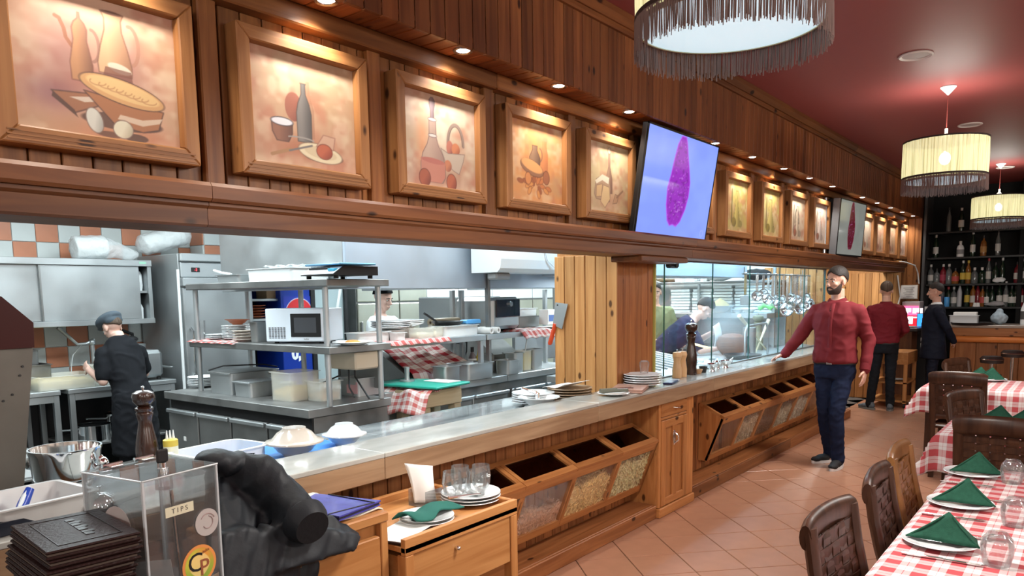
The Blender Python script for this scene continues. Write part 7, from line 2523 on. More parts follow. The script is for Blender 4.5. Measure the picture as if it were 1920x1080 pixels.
def put_chair(src, x, y, fx, fy, label):
	"""x, y: middle of the back's top; f: the way the sitter faces"""
	global used_d, used_t
	f = Vector((fx, fy, 0)).normalized()
	rz = math.atan2(-f.x, f.y)
	c = Vector((x, y, 0)) + f * .31
	if src is ch_d and not used_d:
		o, used_d = src, True
	elif src is ch_t and not used_t:
		o, used_t = src, True
	else:
		o = dup(src)
	o.location, o.rotation_euler = c, (0, 0, rz)
	o['label'], o['group'] = label, 'woven back dining chairs'
	return o
put_chair(ch_d, -.645, 2.44, 1, -.08, 'dark walnut chair with woven back nearest the camera at the long table')
put_chair(ch_d, -.640, 3.06, 1, .04, 'dark walnut woven chair just before the tan oak one')
put_chair(ch_t, -.665, 3.58, 1, .02, 'tan oak chair with woven back at the long table')
put_chair(ch_d, -.385, 4.60, .03, 1, 'dark woven chair at the near side of the second table')
put_chair(ch_d, -.69, 5.74, .88, -.38, 'dark woven chair turned askew beyond the second table')
put_chair(ch_d, -.87, 6.92, .02, 1, 'dark woven chair at the near side of the far table')
put_chair(ch_d, -1.07, 8.30, .90, -.40, 'dark woven chair turned askew beyond the far table')
def cloth_table(x0, x1, y0, y1, lab, clab, drop=.24, z=.75):
	t = thing('dining_table', lab, 'table', ((x0 + x1) / 2, (y0 + y1) / 2, 0))
	hx, hy = (x1 - x0) / 2, (y1 - y0) / 2
	MB().box(-hx, hx, -hy, hy, z - .035, z - .005, .004).build('table_top', W_DARK, t)
	for sx in (-1, 1):
		for sy in (-1, 1):
			MB().box(sx * (hx - .06) - .03, sx * (hx - .06) + .03, sy * (hy - .06) - .03, sy * (hy - .06) + .03, 0, z - .036, .004).build('leg', W_DARK, t)
	E_ = .006
	def fn(u, v):
		# u, v in metres from the table centre, beyond the edge the cloth falls
		ax, ay = max(0, abs(u) - hx), max(0, abs(v) - hy)
		x = max(-hx, min(hx, u))
		y = max(-hy, min(hy, v))
		sx, sy = (1 if u > 0 else -1), (1 if v > 0 else -1)
		zz = z
		if ax > 0 or ay > 0:
			fall = max(ax, ay)
			if ax > 0 and ay > 0:
				fall = max(ax, ay) + .25 * min(ax, ay)
			wave = .014 * math.sin((v if ax > ay else u) * 24) + .008 * math.sin((v if ax > ay else u) * 53 + 1)
			k = min(1, fall / .05)
			if ax > 0: x += sx * (E_ + wave * k * min(1, ax * 8) + .015 * k + (.35 * min(ax, ay) if ay > 0 else 0) + .10 * ax)
			if ay > 0: y += sy * (E_ + wave * k * min(1, ay * 8) + .015 * k + (.35 * min(ax, ay) if ax > 0 else 0) + .10 * ay)
			zz = z - fall * .97
		else:
			zz = z + .0012 * mnoise.noise(Vector((u * 9, v * 9, 0)))
		return ((x0 + x1) / 2 + x, (y0 + y1) / 2 + y, zz)
	nu, nv = int((2 * hx + 2 * drop) / .022), int((2 * hy + 2 * drop) / .022)
	o = MB().surf(fn, nu, nv, -hx - drop, hx + drop, -hy - drop, hy + drop).build('tablecloth', CHECK, None, True, solid=.002, auto=False)
	tag(o, clab, 'tablecloth')
	return t
cloth_table(-.49, .36, 2.02, 4.03, 'long dining table under the nearest checked cloth', 'red and white checked tablecloth on the long nearest table', .10)
cloth_table(-.70, .40, 4.86, 5.42, 'dining table under the second checked cloth', 'red and white checked tablecloth on the second table, corner hanging low', .22)
cloth_table(-1.16, -.02, 7.16, 7.98, 'dining table under the farthest checked cloth', 'red and white checked tablecloth on the farthest table', .22)
TZ = .7535
def napkin(loc, s, rz, label):
	def fold(A_, B_, C_, n=7, bow=.0):
		v, f = [], []
		idx = {}
		for i in range(n + 1):
			for j in range(n + 1 - i):
				a, b = i / n, j / n
				c = 1 - a - b
				p = Vector(A_) * a + Vector(B_) * b + Vector(C_) * c
				nn = (Vector(B_) - Vector(A_)).cross(Vector(C_) - Vector(A_)).normalized()
				p += nn * bow * (a * b + b * c + a * c) * 3
				idx[(i, j)] = len(v)
				v.append(tuple(p))
		for i in range(n):
			for j in range(n - i):
				f.append((idx[(i, j)], idx[(i + 1, j)], idx[(i, j + 1)]))
				if i + j < n - 1: f.append((idx[(i + 1, j)], idx[(i + 1, j + 1)], idx[(i, j + 1)]))
		return v, f
	mb = MB()
	L_, R2, A_, K, Bk = (-.150 * s, -.03 * s, .001), (.135 * s, -.075 * s, .001), (.015 * s, -.005 * s, .125 * s), (.125 * s, .045 * s, .001), (-.10 * s, .055 * s, .001)
	mb.add(*fold(L_, R2, A_, bow=-.008))
	mb.add(*fold(R2, K, A_, bow=-.004))
	mb.add(*fold(K, Bk, A_, bow=-.004))
	mb.add(*fold(Bk, L_, A_, bow=-.003))
	o = mb.build('folded_napkin', GREEN, None, True, loc, (0, 0, rz), solid=.005, auto=False)
	return tag(o, label, 'napkin', 'green folded napkins')
def stem_glass_down(x, y, label):
	t = thing('tumbler', label, 'glass', (x, y, TZ), 0, 'upturned glasses on the long table')
	t.scale = (.86, .86, .9)
	MB().lathe([(.042, 0), (.049, .03), (.052, .062), (.047, .088), (.034, .104), (.030, .110), (0, .111), (0, .100), (.028, .096), (.044, .084), (.0495, .06), (.0465, .03), (.0395, 0)], n=30).build('glass', GLASS, t, True)
	return t
def cutlery(kind, a, b, label, z=TZ):
	a, b = Vector(a), Vector(b)
	d = (b - a)
	L_ = d.length
	t = thing(kind, label, kind, (a.x, a.y, z), math.atan2(d.y, d.x), 'cutlery on the long table')
	MB().prism([(0, -.007), (.02, -.009), (L_ * .5, -.006), (L_ * .5, .006), (.02, .009), (0, .007)], 'z', .001, .005).build('handle', SILVER, t)
	if kind == 'knife':
		MB().prism([(L_ * .501, -.006), (L_ * .9, -.010), (L_, -.003), (L_ * .97, .006), (L_ * .501, .006)], 'z', .0015, .0035).build('blade', SILVER, t)
	else:
		MB().prism([(L_ * .501, -.005), (L_ * .78, -.011), (L_ * .78, .011), (L_ * .501, .005)], 'z', .0015, .004).build('neck', SILVER, t)
		for k in range(3):
			MB().prism([(L_ * .781, -.011 + .0085 * k), (L_, -.0095 + .0085 * k), (L_, -.0065 + .0085 * k), (L_ * .781, -.006 + .0085 * k)], 'z', .0015, .0035).build('tine', SILVER, t)
	return t
PL = [((1762, 1020), 'nearest the camera', .73, (1868, 1058), (1690, 1037), (1850, 1063)),
	  ((1800, 947), 'in the middle of the long table', .72, (1902, 985), (1728, 963), (1850, 978)),
	  ((1823, 890), 'at the far end of the long table', .70, (1897, 905), (1763, 903), (1868, 914))]
for k, (pp, wh, s, gp, ka, kb_) in enumerate(PL):
	c = at_z(*pp, TZ)
	plate((c.x, c.y, TZ - .003), 'white dinner plate %s' % wh, CHINA, .114, 'plates on the long table')
	napkin((c.x + .01, c.y + .01, TZ + .016), s, .12 + .1 * k, 'peaked green napkin on plate %s' % wh)
	g = at_z(*gp, TZ)
	stem_glass_down(g.x, g.y, 'clear glass standing upside down by the plate %s' % wh)
	cutlery('knife', at_z(*ka, TZ), at_z(*kb_, TZ), 'steel knife in front of the plate %s' % wh)
	f0 = Vector((c.x - .04, c.y + .14, TZ))
	cutlery('fork', f0, f0 + Vector((.21, -.01, 0)), 'steel fork behind the plate %s' % wh)
for k, (px, py, s, lab) in enumerate(((1885, 778, .9, 'second table, left of two'), (1926, 795, .9, 'second table, right of two'), (1836, 700, .85, 'far table, farther of two'), (1857, 707, .85, 'far table, nearer of two'))):
	c = at_z(px, py, TZ)
	if k >= 2: c.y = min(c.y, 7.86); c.x = at_y(px, py, c.y).x
	else: c.y = min(c.y, 5.30)
	plate((c.x, c.y, TZ - .003 + (.012 if False else 0)), 'white plate under the green napkin on the %s' % lab, CHINA, .13, 'plates on the farther tables')
	napkin((c.x, c.y, TZ + .014), s, .15, 'peaked green napkin on the %s' % lab)
# cruet set on the far table
c = at_z(1903, 706, TZ)
t = thing('cruet_stand', 'black box of oil and vinegar cruets on the far table', 'cruet', (-.30, 7.62, TZ))
hollow(MB(), .20, .14, .15, .006, .004, .004, r=.01).build('box', BLACK, t, True)
for k, (dx, m_) in enumerate(((-.06, SILVER), (0, mat('oil', (.35, .25, .05), .1)), (.06, SILVER))):
	MB().lathe([(.024, .007), (.026, .10), (.010, .17), (.010, .21), (0, .212)], (dx, 0, 0), 14).build('cruet', GLASS if k else SILVER, t, True)
	MB().lathe([(.011, .212), (.012, .235), (0, .237)], (dx, 0, 0), 10).build('stopper', SILVER, t, True)
for k, (px, py, lab) in enumerate(((1860, 671, 'chrome rimmed bar stool before the bar'), (1899, 660, 'second chrome rimmed bar stool further right'))):
	c = at_y(px, py, 10.6 + .4 * k)
	t = thing('bar_stool', lab, 'stool', (c.x, c.y, 0), 0, 'stools before the bar')
	z = c.z
	MB().lathe([(.0, 0), (.17, 0), (.17, .012), (.03, .02), (0, .02)], n=22).build('base', CHROME, t, True)
	MB().tube([(0, 0, .02), (0, 0, z - .06)], .02, n=12).build('post', CHROME, t, True)
	MB().lathe([(.12, z - .06), (.125, z - .01), (.10, z + .02), (0, z + .025)], n=22).build('seat', mat('seat_wine', (.025, .014, .012), .5), t, True)
	MB().lathe([(.126, z - .02), (.13, z - .015), (.126, z - .01)], n=22, closed=True).build('rim', CHROME, t, True)
# ================================================================== BAR
bar = thing('bar', 'pine bar counter with orange half round rail and boarded front', 'bar')
BY = 11.95
bx0 = at_y(1783, 640, BY).x
MB().box(bx0 - .02, 2.6, BY - .14, BY + .5, 1.04, 1.075, .004).build('top', mat('bar_top', (.33, .27, .22), .25), bar)
MB().box(bx0, 2.6, BY - .12, BY - .09, .93, 1.039, .004).build('upper_board', wood('pine_bar', (.36, .15, .055), (.26, .095, .03), 'x'), bar)
MB().tube([(bx0, BY - .085, .885), (2.6, BY - .085, .885)], [(.048, .044)] * 2, n=18).build('half_round_rail', wood('pine_bright', (.62, .215, .055), (.50, .15, .035), 'x', rough=.3, knots=False), bar, True)
MB().box(bx0 + .01, 2.6, BY - .02, BY + .4, 0, .93).build('carcass', MATS['pine_bar'], bar)
boards(bar, 'plank', wood('pine_bar_up', (.34, .135, .045), (.24, .085, .026), 'z'), bx0 + .06, 2.6, .24, lambda w: MB().box(-w / 2, w / 2, 0, .018, 0, .84, .003), lambda x: (x, BY - .038, .01))
MB().box(bx0, bx0 + .06, BY - .06, BY - .021, 0, .84, .004).build('corner_post', MATS['pine_bar_up'], bar)
BT = 1.076
def onbar(px, y=BY + .15): return at_y(px, 605, y).x, y, BT
x, y, z = onbar(1798)
tray('white_box', 'white plastic box at the left of the bar', (x + .06, y, z), .36, .2, .12, WHITEP)
o = MB().box(-.14, .14, -.08, .08, 0, .16, .004).build('carton', PAPER, None, False, (x + .05, y + .2, z))
tag(o, 'white carton behind the plastic box on the bar', 'carton')
x, y, z = onbar(1823, BY + .02)
o = MB().lathe([(0, 0), (.24, 0), (.26, .03), (.25, .03), (.23, .008), (0, .008)], n=36).build('serving_tray', BLACK, None, True, (x, y, z))
tag(o, 'round black serving tray lying on the bar', 'tray')
x, y, z = onbar(1873)
o = fuse('plastic_bag', MB().ell((x, y, z + .085), (.10, .08, .085)).ell((x, y, z + .17), (.045, .035, .05)), .012, mat('grey_blue_bag', (.33, .42, .48), .4), None, 2, lambda p: .012 * mnoise.noise(p * 24))
tag(o, 'knotted grey blue plastic bag on the bar', 'bag')
x, y, z = onbar(1921)
bottle((x, y, z), 'white bottle with dark marks at the right edge of the bar', [(.05, 0), (.052, .2), (.02, .3), (.02, .36)], WHITEP, None, mat('marks', (.08, .08, .08), .5), band=(.2, .5))
# shelves and bottles
SYB = 13.62
sb = thing('bottle_shelves', 'black wall shelves holding spirits behind the bar', 'shelf')
rows = []
for py in (437, 484, 533, 575):
	z = at_y(1745, py, SYB).z
	rows.append(z)
	MB().box(-2.2, 3.0, SYB - .14, SYB + .26, z - .03, z, .003).build('shelf_board', mat('shelf_black', (.008, .009, .009), .4), sb)
CLEAR = mat('clear_spirit', (.20, .22, .22), .08, trans=.5)
DKGRN = mat('dark_green_glass', (.008, .022, .012), .08)
AMBER = mat('amber_spirit', (.20, .075, .015), .1)
DKRED = mat('red_spirit', (.16, .012, .02), .12)
WLAB = mat('paper_label', (.55, .56, .53), .7)
YLAB = mat('yellow_label', (.55, .40, .06), .6)
RLAB = mat('red_label', (.45, .07, .06), .6)
REDCAP = mat('red_cap', (.4, .03, .04), .4)
WCAP = mat('white_cap', (.6, .6, .58), .5)
WINE = [(.037, 0), (.038, .01), (.038, .19), (.03, .22), (.015, .25), (.014, .31)]
SPIR = [(.042, 0), (.043, .01), (.043, .16), (.036, .19), (.015, .215), (.014, .27)]
TALL = [(.034, 0), (.035, .01), (.034, .2), (.02, .25), (.013, .28), (.013, .33)]
SQT = [(.048, 0), (.05, .01), (.05, .12), (.04, .15), (.016, .17), (.016, .21)]
BOT = [  # row, pixel x, profile, glass, cap, label, wording
	(0, 1775, TALL, CLEAR, BLACK, None, 'tall clear bottle alone on the top shelf left'), (0, 1798, WINE, DKGRN, WCAP, WLAB, 'dark bottle with white base band on the top shelf'),
	(1, 1753, WINE, DKGRN, WCAP, WLAB, 'wine bottle with large white label at the left of the second shelf'), (1, 1799, SQT, WHITEP, WCAP, mat('grey_mark', (.25, .26, .27), .6), 'white bottle with grey mark on the second shelf'),
	(1, 1822, TALL, DKGRN, WCAP, WLAB, 'dark bottle with low white label on the second shelf'), (1, 1842, SPIR, AMBER, BLACK, mat('orange_label', (.40, .22, .07), .6), 'amber bottle with orange label on the second shelf'),
	(1, 1869, TALL, CLEAR, BLACK, WLAB, 'slim necked bottle with white label on the second shelf'), (2, 1908, SPIR, DKRED, BLACK, WLAB, 'dark red bottle at the right of the third shelf'), (2, 1919, WINE, DKGRN, WCAP, WLAB, 'green bottle with white label cut by the photo edge'),
	(2, 1746, SPIR, CLEAR, WCAP, WLAB, 'clear spirit bottle with white label first on the third shelf'), (2, 1757, SQT, CLEAR, BLACK, None, 'squat clear bottle second on the third shelf'), (2, 1769, SPIR, DKRED, WCAP, mat('crimson_label', (.30, .03, .06), .6), 'bottle with crimson label on the third shelf'),
	(2, 1780, SPIR, CLEAR, WCAP, None, 'plain clear bottle with white cap on the third shelf'), (2, 1792, SQT, AMBER, BLACK, RLAB, 'squat bottle with red label on the third shelf'), (2, 1806, WINE, DKGRN, WCAP, YLAB, 'green bottle with cream and yellow label on the third shelf'),
	(2, 1816, WINE, AMBER, YLAB, YLAB, 'yellow labelled amber bottle on the third shelf'), (2, 1828, SQT, CLEAR, WCAP, None, 'low clear bottle right of the yellow label'), (2, 1842, SQT, DKGRN, WCAP, None, 'small dark bottle in the middle of the third shelf'),
	(2, 1854, TALL, CLEAR, REDCAP, WLAB, 'tall clear bottle with red neck on the third shelf'), (2, 1867, SPIR, DKGRN, BLACK, None, 'dark bottle past the red necked one'), (2, 1880, TALL, DKGRN, WCAP, None, 'tall dark bottle toward the right of the third shelf'),
	(3, 1758, SPIR, CLEAR, WCAP, WLAB, 'clear bottle just behind the suited man head'), (3, 1769, WINE, CLEAR, WCAP, mat('navy_label', (.05, .06, .12), .5), 'bottle with round dark label on the lowest shelf'), (3, 1781, SPIR, DKGRN, REDCAP, None, 'dark bottle with red cap on the lowest shelf'),
	(3, 1791, SPIR, CLEAR, WCAP, WLAB, 'clear bottle with white label right of the red cap'), (3, 1802, TALL, mat('pale_silver', (.42, .44, .46), .3), None, None, 'pale silver tapering bottle on the lowest shelf'), (3, 1816, TALL, DKGRN, BLACK, YLAB, 'tall dark bottle with small yellow label'),
	(3, 1827, WINE, AMBER, WCAP, WLAB, 'amber bottle with white diamond label'), (3, 1836, WINE, DKRED, BLACK, None, 'dark red bottle near the middle of the lowest shelf'), (3, 1845, SPIR, AMBER, BLACK, RLAB, 'short amber bottle with reddish label'),
	(3, 1853, SPIR, DKGRN, BLACK, WLAB, 'dark bottle with low label past the middle'), (3, 1863, SPIR, DKGRN, BLACK, None, 'plain dark bottle beside the folded cloths'), (3, 1877, WINE, DKGRN, BLACK, WLAB, 'dark bottle right of the folded cloths'),
	(3, 1889, TALL, CLEAR, WCAP, WLAB, 'tall bottle with wide white label on the lowest shelf'), (3, 1900, SPIR, DKGRN, BLACK, WLAB, 'first of two short white labelled bottles'), (3, 1908, SPIR, DKGRN, BLACK, WLAB, 'second of two short white labelled bottles'),
	(3, 1917, WINE, DKRED, WCAP, WLAB, 'wine bottle with white label at the right photo edge')]
for (r, px, prof, gm, cap, lab, word) in BOT:
	z = rows[r]
	c = at_y(px, 500, SYB - .02)
	s = 1.12
	bottle((c.x, SYB - .02 + (.06 if 'behind' in word else 0), z + .001), word if len(word.split()) > 3 else word + ' on shelf', [(a * 1.0, b * s) for a, b in prof], gm, cap, lab, 'bottles on the bar shelves', band=(.18, .48))
c = at_y(1776, 566, SYB - .06)
o = MB().lathe([(.035, 0), (.038, .01), (.038, .14), (.03, .15), (0, .151)], n=16).build('blue_can', mat('can_blue', (.06, .28, .62), .35), None, True, (c.x, SYB - .10, rows[3] + .001))
tag(o, 'bright blue can on the lowest bar shelf', 'can')
c = at_y(1865, 572, SYB - .06)
o = fuse('folded_cloths', MB().ell((c.x, SYB - .08, rows[3] + .035), (.14, .06, .03)).ell((c.x + .03, SYB - .08, rows[3] + .06), (.09, .05, .025)), .01, mat('grey_linen', (.35, .36, .37), .8), None, 2, lambda p: .008 * mnoise.noise(p * 30))
tag(o, 'grey folded cloths lying on the lowest bar shelf', 'cloth')
c = at_y(1873, 531, SYB - .06)
o = fuse('white_cloth', MB().ell((c.x, SYB - .08, rows[2] + .045), (.09, .05, .042)), .01, WHITEC, None, 2, lambda p: .012 * mnoise.noise(p * 25))
tag(o, 'small white cloth bunched on the third bar shelf', 'cloth')
for k, px in enumerate((1828, 1834)):
	c = at_y(px, 572, SYB - .1)
	o = MB().lathe([(.03, 0), (.02, .06), (0, .061)], n=12).build('paper_cup', PAPER, None, True, (c.x, SYB - .11, rows[3] + .001))
	tag(o, ['left', 'right'][k] + ' of two upturned paper cups on the lowest shelf', 'cup')
# ---- service desk, trolley, red lit machine, notices
dk = thing('service_desk', 'dark topped wooden service desk before the waiter with back turned', 'desk')
MB().box(-2.95, -1.98, 11.70, 12.2, .98, 1.03, .01).build('top', mat('desk_top', (.03, .028, .03), .35), dk)
MB().box(-2.90, -2.06, 11.76, 12.15, 0, .979).build('body', wood('desk_brown', (.13, .05, .02), (.08, .028, .012), 'z'), dk)
boards(dk, 'plank', W_OZ, -2.90, -2.42, .12, lambda w: MB().box(-w / 2, w / 2, 0, .016, 0, .97, .003), lambda x: (x, 11.742, .005))
for k, (xx, yy, lab) in enumerate(((-2.62, 11.82, 'white dish on the left of the service desk'), (-2.10, 11.86, 'small plate with dark rim on the desk right end'))):
	plate((xx, yy, 1.031), lab, CHINA, .10)
tr_ = thing('serving_trolley', 'wooden serving trolley on castors beside the dark trousers', 'trolley', (0, 0, 0))
tx0, tx1, ty0, ty1 = -2.42, -1.96, 10.98, 11.62
for (x, y) in ((tx0, ty0), (tx1 - .045, ty0), (tx0, ty1 - .045), (tx1 - .045, ty1 - .045)):
	MB().box(x, x + .045, y, y + .045, .06, .70, .003).build('leg', W_FURZ, tr_)
	w = MB().tube([(x + .012, y + .022, .03), (x + .034, y + .022, .03)], .028, n=14).build('castor', BLACK, tr_, True)
MB().box(tx0 - .005, tx1 + .005, ty0 - .005, ty1 + .005, .58, .74, .004).build('drawer_box', W_FUR, tr_)
MB().box(tx0, tx1, ty0, ty1, .32, .345, .003).build('middle_shelf', W_FUR, tr_)
MB().box(tx0, tx1, ty0, ty1, .075, .10, .003).build('bottom_shelf', W_FUR, tr_)
stack(0, 4, (-2.24, 11.2, .742), 'white side plate in the stack on the trolley', 'plates on the trolley', CHINA, .10, .012)
plate((-2.10, 11.22, .347), 'white plate on the trolley middle shelf', CHINA, .10)
vm = thing('drinks_machine', 'red and pink lit drinks machine behind the service desk', 'machine')
ax, bx_ = at_y(1690, 590, 12.95).x, at_y(1723, 590, 12.95).x
za, zb2 = at_y(1706, 611, 12.95).z, at_y(1706, 573, 12.95).z
MB().box(ax, bx_, 12.97, 13.3, 0, zb2 + .06, .006).build('case', mat('white_metal', (.45, .42, .44), .4), vm)
MB().box(ax + .01, bx_ - .01, 12.955, 12.969, zb2 - .15, zb2 - .005).build('lit_header', mat('pink_lit', (.5, .05, .12), .4, emit=(1.0, .10, .24), estr=1.5), vm)
MB().box(ax + .01, bx_ - .01, 12.955, 12.969, za - .05, zb2 - .155).build('red_panel', mat('red_lit', (.5, .02, .03), .4, emit=(.75, .015, .035), estr=.8), vm)
MB().box((ax + bx_) / 2 - .03, (ax + bx_) / 2 + .04, 12.95, 12.954, zb2 - .28, zb2 - .17).box((ax + bx_) / 2 - .09, (ax + bx_) / 2 + .10, 12.95, 12.954, zb2 - .19, zb2 - .17).build('white_mark', mat('white_lit', (.8, .7, .7), .4, emit=(1, .8, .85), estr=1.2), vm)
mb = MB()
for k, w in enumerate((.045, .03, .05, .035, .04, .028)):
	mb.box(ax + .05 + k * .052, ax + .05 + k * .052 + w, 12.948, 12.954, zb2 - .12 + .02 * (k % 2), zb2 - .04)
mb.build('blurred_lit_letters', MATS['white_lit'], vm)
a, b = at_y(1687, 561, 13.37), at_y(1722, 534, 13.37)
ct = thing('certificate', 'white printed certificate in thin frame on the end pier', 'certificate')
MB().box(a.x, b.x, 13.355, 13.373, a.z, b.z, .003).build('frame', mat('pale_frame', (.5, .45, .38), .5), ct)
MB().box(a.x + .012, b.x - .012, 13.351, 13.354, a.z + .012, b.z - .012).build('sheet', PAPER, ct)
mb = MB()
for k in range(7):
	mb.box(a.x + .05 + .02 * (k % 3), b.x - .05 - .02 * (k % 2), 13.3495, 13.3508, b.z - .05 - .026 * k, b.z - .043 - .026 * k)
stuff(mb.build('printed_lines', mat('print_grey', (.25, .25, .25), .7), ct))
a, b = at_y(1718, 612, 12.3), at_y(1733, 590, 12.3)
t = thing('till_screen', 'bright blue till screen beside the suited man', 'screen')
MB().box(a.x, b.x + .06, 12.31, 12.34, a.z - .02, b.z + .02, .005).build('case', BLACK, t)
MB().box(a.x + .008, b.x + .05, 12.303, 12.309, a.z - .01, b.z + .01).build('display', mat('blue_lit', (.05, .3, .7), .3, emit=(.03, .28, .85), estr=1.1), t)
MB().box(a.x + .03, a.x + .10, 12.32, 12.34, 1.031, a.z - .021).build('neck', BLACK, t)
MB().box(a.x - .02, a.x + .16, 12.24, 12.42, .0, 1.03, .006).build('till_stand', BLACK, t)
t = thing('wire_rack', 'white wire rack of small machines under the certificate', 'rack')
a = at_y(1704, 640, 12.6)
for x in (a.x, a.x + .30):
	for y in (12.45, 12.75): MB().box(x, x + .025, y, y + .025, 0, .86, .002).build('post', WHITEP, t)
for z in (.10, .35, .62, .84): MB().box(a.x, a.x + .325, 12.45, 12.775, z, z + .015, .002).build('shelf_board', WHITEP, t)
MB().box(a.x + .04, a.x + .29, 12.48, 12.74, .636, .80, .01).build('small_machine', BLACK, t)
t = thing('white_cable', 'white cable drooping from the end of the ledge', 'cable')
e0 = Vector((-2.39, 12.93, 1.972))
q1, q2, q3 = at_y(1716, 498, 13.2), at_y(1721, 512, 13.34), at_y(1723, 532, 13.36)
MB().tube([(-2.40, 12.5, 1.975), e0, q1, q2, q3], .010, n=6).build('cord', WHITEP, t, True)
t = thing('white_flex', 'white flex hanging beside the pale pine panel', 'cable')
q = [at_y(px, py, 12.66) for px, py in ((1683, 516), (1686, 540), (1688, 556), (1684, 570))]
MB().tube(q, .010, n=6).build('cord', WHITEP, t, True)
# ================================================================== FOREGROUND STATION
LOWZ = .785
lt = thing('low_side_table', 'dark low side table under the tips box and menus', 'table', (0, 0, 0))
MB().box(-2.30, -1.50, .30, 1.20, LOWZ - .03, LOWZ, .004).build('top', W_DARK, lt)
for (x, y) in ((-2.27, .33), (-1.53, .33), (-2.27, 1.17), (-1.53, 1.17)):
	MB().box(x - .025, x + .025, y - .025, y + .025, 0, LOWZ - .031, .003).build('leg', W_DARK, lt)
# tips box
tb = thing('tips_box', 'clear acrylic tips box with key lock and round stickers', 'box', (0, 0, 0))
TBZ0, TBZ1 = LOWZ + .001, 1.15
c1, c2, c3 = at_z(265, 902, TBZ1), at_z(407, 867, TBZ1), at_z(160, 882, TBZ1)
tb.location = (c1.x, c1.y, 0)
rzb = math.atan2(c2.y - c1.y, c2.x - c1.x) - PI / 2
tb.rotation_euler = (0, 0, rzb)
TW_, TD_ = (c2 - c1).length, (c3 - c1).length       # along local y, along local -x
th = .005
MB().box(-th, 0, 0, TW_, TBZ0, TBZ1 - th - .0005, .001).build('front_pane', ACRYL, tb)
MB().box(-TD_, -TD_ + th, 0, TW_, TBZ0, TBZ1 - th - .0005, .001).build('back_pane', ACRYL, tb)
MB().box(-TD_ + th, -th, 0, th, TBZ0, TBZ1 - th - .0005, .001).build('side_pane', ACRYL, tb)
MB().box(-TD_ + th, -th, TW_ - th, TW_, TBZ0, TBZ1 - th - .0005, .001).build('side_pane', ACRYL, tb)
MB().box(-TD_, 0, 0, TW_, TBZ1 - th, TBZ1, .001).build('lid', ACRYL, tb)
MB().box(-TD_ + th, -th, th, TW_ - th, TBZ0, TBZ0 + th).build('base', ACRYL, tb)
EDGE = mat('acrylic_edge', (.62, .66, .68), .15, alpha=.7)
for (x, y) in ((-.003, .003), (-.003, TW_ - .003), (-TD_ + .003, .003), (-TD_ + .003, TW_ - .003)):
	MB().box(x - .0035, x + .0035, y - .0035, y + .0035, TBZ0, TBZ1 - .006, .001).build('corner_edge', EDGE, tb)
MB().tube([(0.0005, 0, TBZ1 - .003), (.0005, TW_, TBZ1 - .003)], .0026, n=5).tube([(0, -.0005, TBZ1 - .003), (-TD_, -.0005, TBZ1 - .003)], .0026, n=5).build('lid_edge', EDGE, tb)
for y in (.055, TW_ - .075):
	MB().box(-TD_ - .004, -TD_ + .045, y, y + .035, TBZ1 + .0005, TBZ1 + .004, .001).tube([(-TD_ + .018, y - .01, TBZ1 + .005), (-TD_ + .018, y + .045, TBZ1 + .005)], .005, n=8).build('hinge', CHROME, tb, True)
lk = MB().cyl((-.045, TW_ * .42, TBZ1), .013, .008, 18).cyl((-.045, TW_ * .42, TBZ1 + .008), .008, .014, 14).build('lock', CHROME, tb, True)
MB().box(-.049, -.041, TW_ * .42 - .017, TW_ * .42 + .017, TBZ1 + .022, TBZ1 + .056, .006).build('key', BLACK, lk)
MB().cyl((-.045, TW_ * .42, TBZ1 - .045), .021, .039, 18).build('lock_barrel', ACRYL, tb, True)
# side labels: TIPS tape and stickers on the front pane
TAPE = mat('cream_tape', (.62, .58, .42), .7)
tp = MB().box(0.0003, .0012, TW_ * .26, TW_ * .63, TBZ1 - .108, TBZ1 - .083).build('tape', TAPE, tb)
INK = mat('faded_ink', (.10, .09, .08), .8)
text_mesh('tape_lettering', 'T I P S', .018, INK, tp, facing((.0016, TW_ * .445, TBZ1 - .0955), (0, 1, 0), (0, 0, 1)), .0002)
def disc(y, z, r, m_, name, x=.0005, n=32):
	return MB().prism([(y + r * math.cos(2 * PI * k / n), z + r * math.sin(2 * PI * k / n)) for k in range(n)], 'x', x, x + .0008).build(name, m_, tb)
PALES = mat('pale_sticker', (.50, .45, .43), .7, alpha=.85)
disc(TW_ * .80, TBZ1 - .150, .036, PALES, 'round_sticker')
s2 = disc(TW_ * .80, TBZ1 - .150, .034, PALES, 'round_sticker', -.0075)
for (rr, a0, a1) in ((.016, -2.6, 1.3), (.023, .4, 2.6)):
	pts = [(.0018, TW_ * .80 + .002 + rr * math.cos(t), TBZ1 - .150 + rr * math.sin(t)) for t in np.linspace(a0, a1, 14)]
	MB().tube(pts, .0014, n=5).build('sticker_mark', mat('faded_rose', (.36, .26, .25), .8), s2, True)
MB().prism([(-TD_ * .44 + .052 * math.cos(t), TBZ1 - .125 + .05 * math.sin(t)) for t in np.linspace(0, 2 * PI, 33)[:-1]], 'y', -.0013, -.0005).build('round_sticker', PALES, tb)
oy, oz = TW_ * .66, TBZ1 - .255
MB().prism([(oy + .052 * math.cos(t), oz + .052 * math.sin(t)) for t in np.linspace(0, 2 * PI, 37)[:-1]], 'x', .0005, .0013).build('logo_ring', mat('logo_orange', (.72, .27, .07), .5), tb)
pr = Print(70, 70, (.60, .68, .22))
pr.blob(.72, .82, .45, .4, (.90, .55, .22), .9)
pr.blob(.25, .7, .35, .4, (.93, .82, .30), .8)
pr.blob(.5, .12, .5, .25, (.48, .60, .22), .8)
pr.ellipse(.5, .5, .36, .37, (.93, .80, .52), k=.85)
lgv = pr.build('logo_disc', M_PRINT, lambda u, v: (.0016, oy + .044 * (2 * u - 1) * math.sqrt(max(0, 1 - .5 * (2 * v - 1) ** 2)), oz + .044 * (2 * v - 1) * math.sqrt(max(0, 1 - .5 * (2 * u - 1) ** 2))), tb)
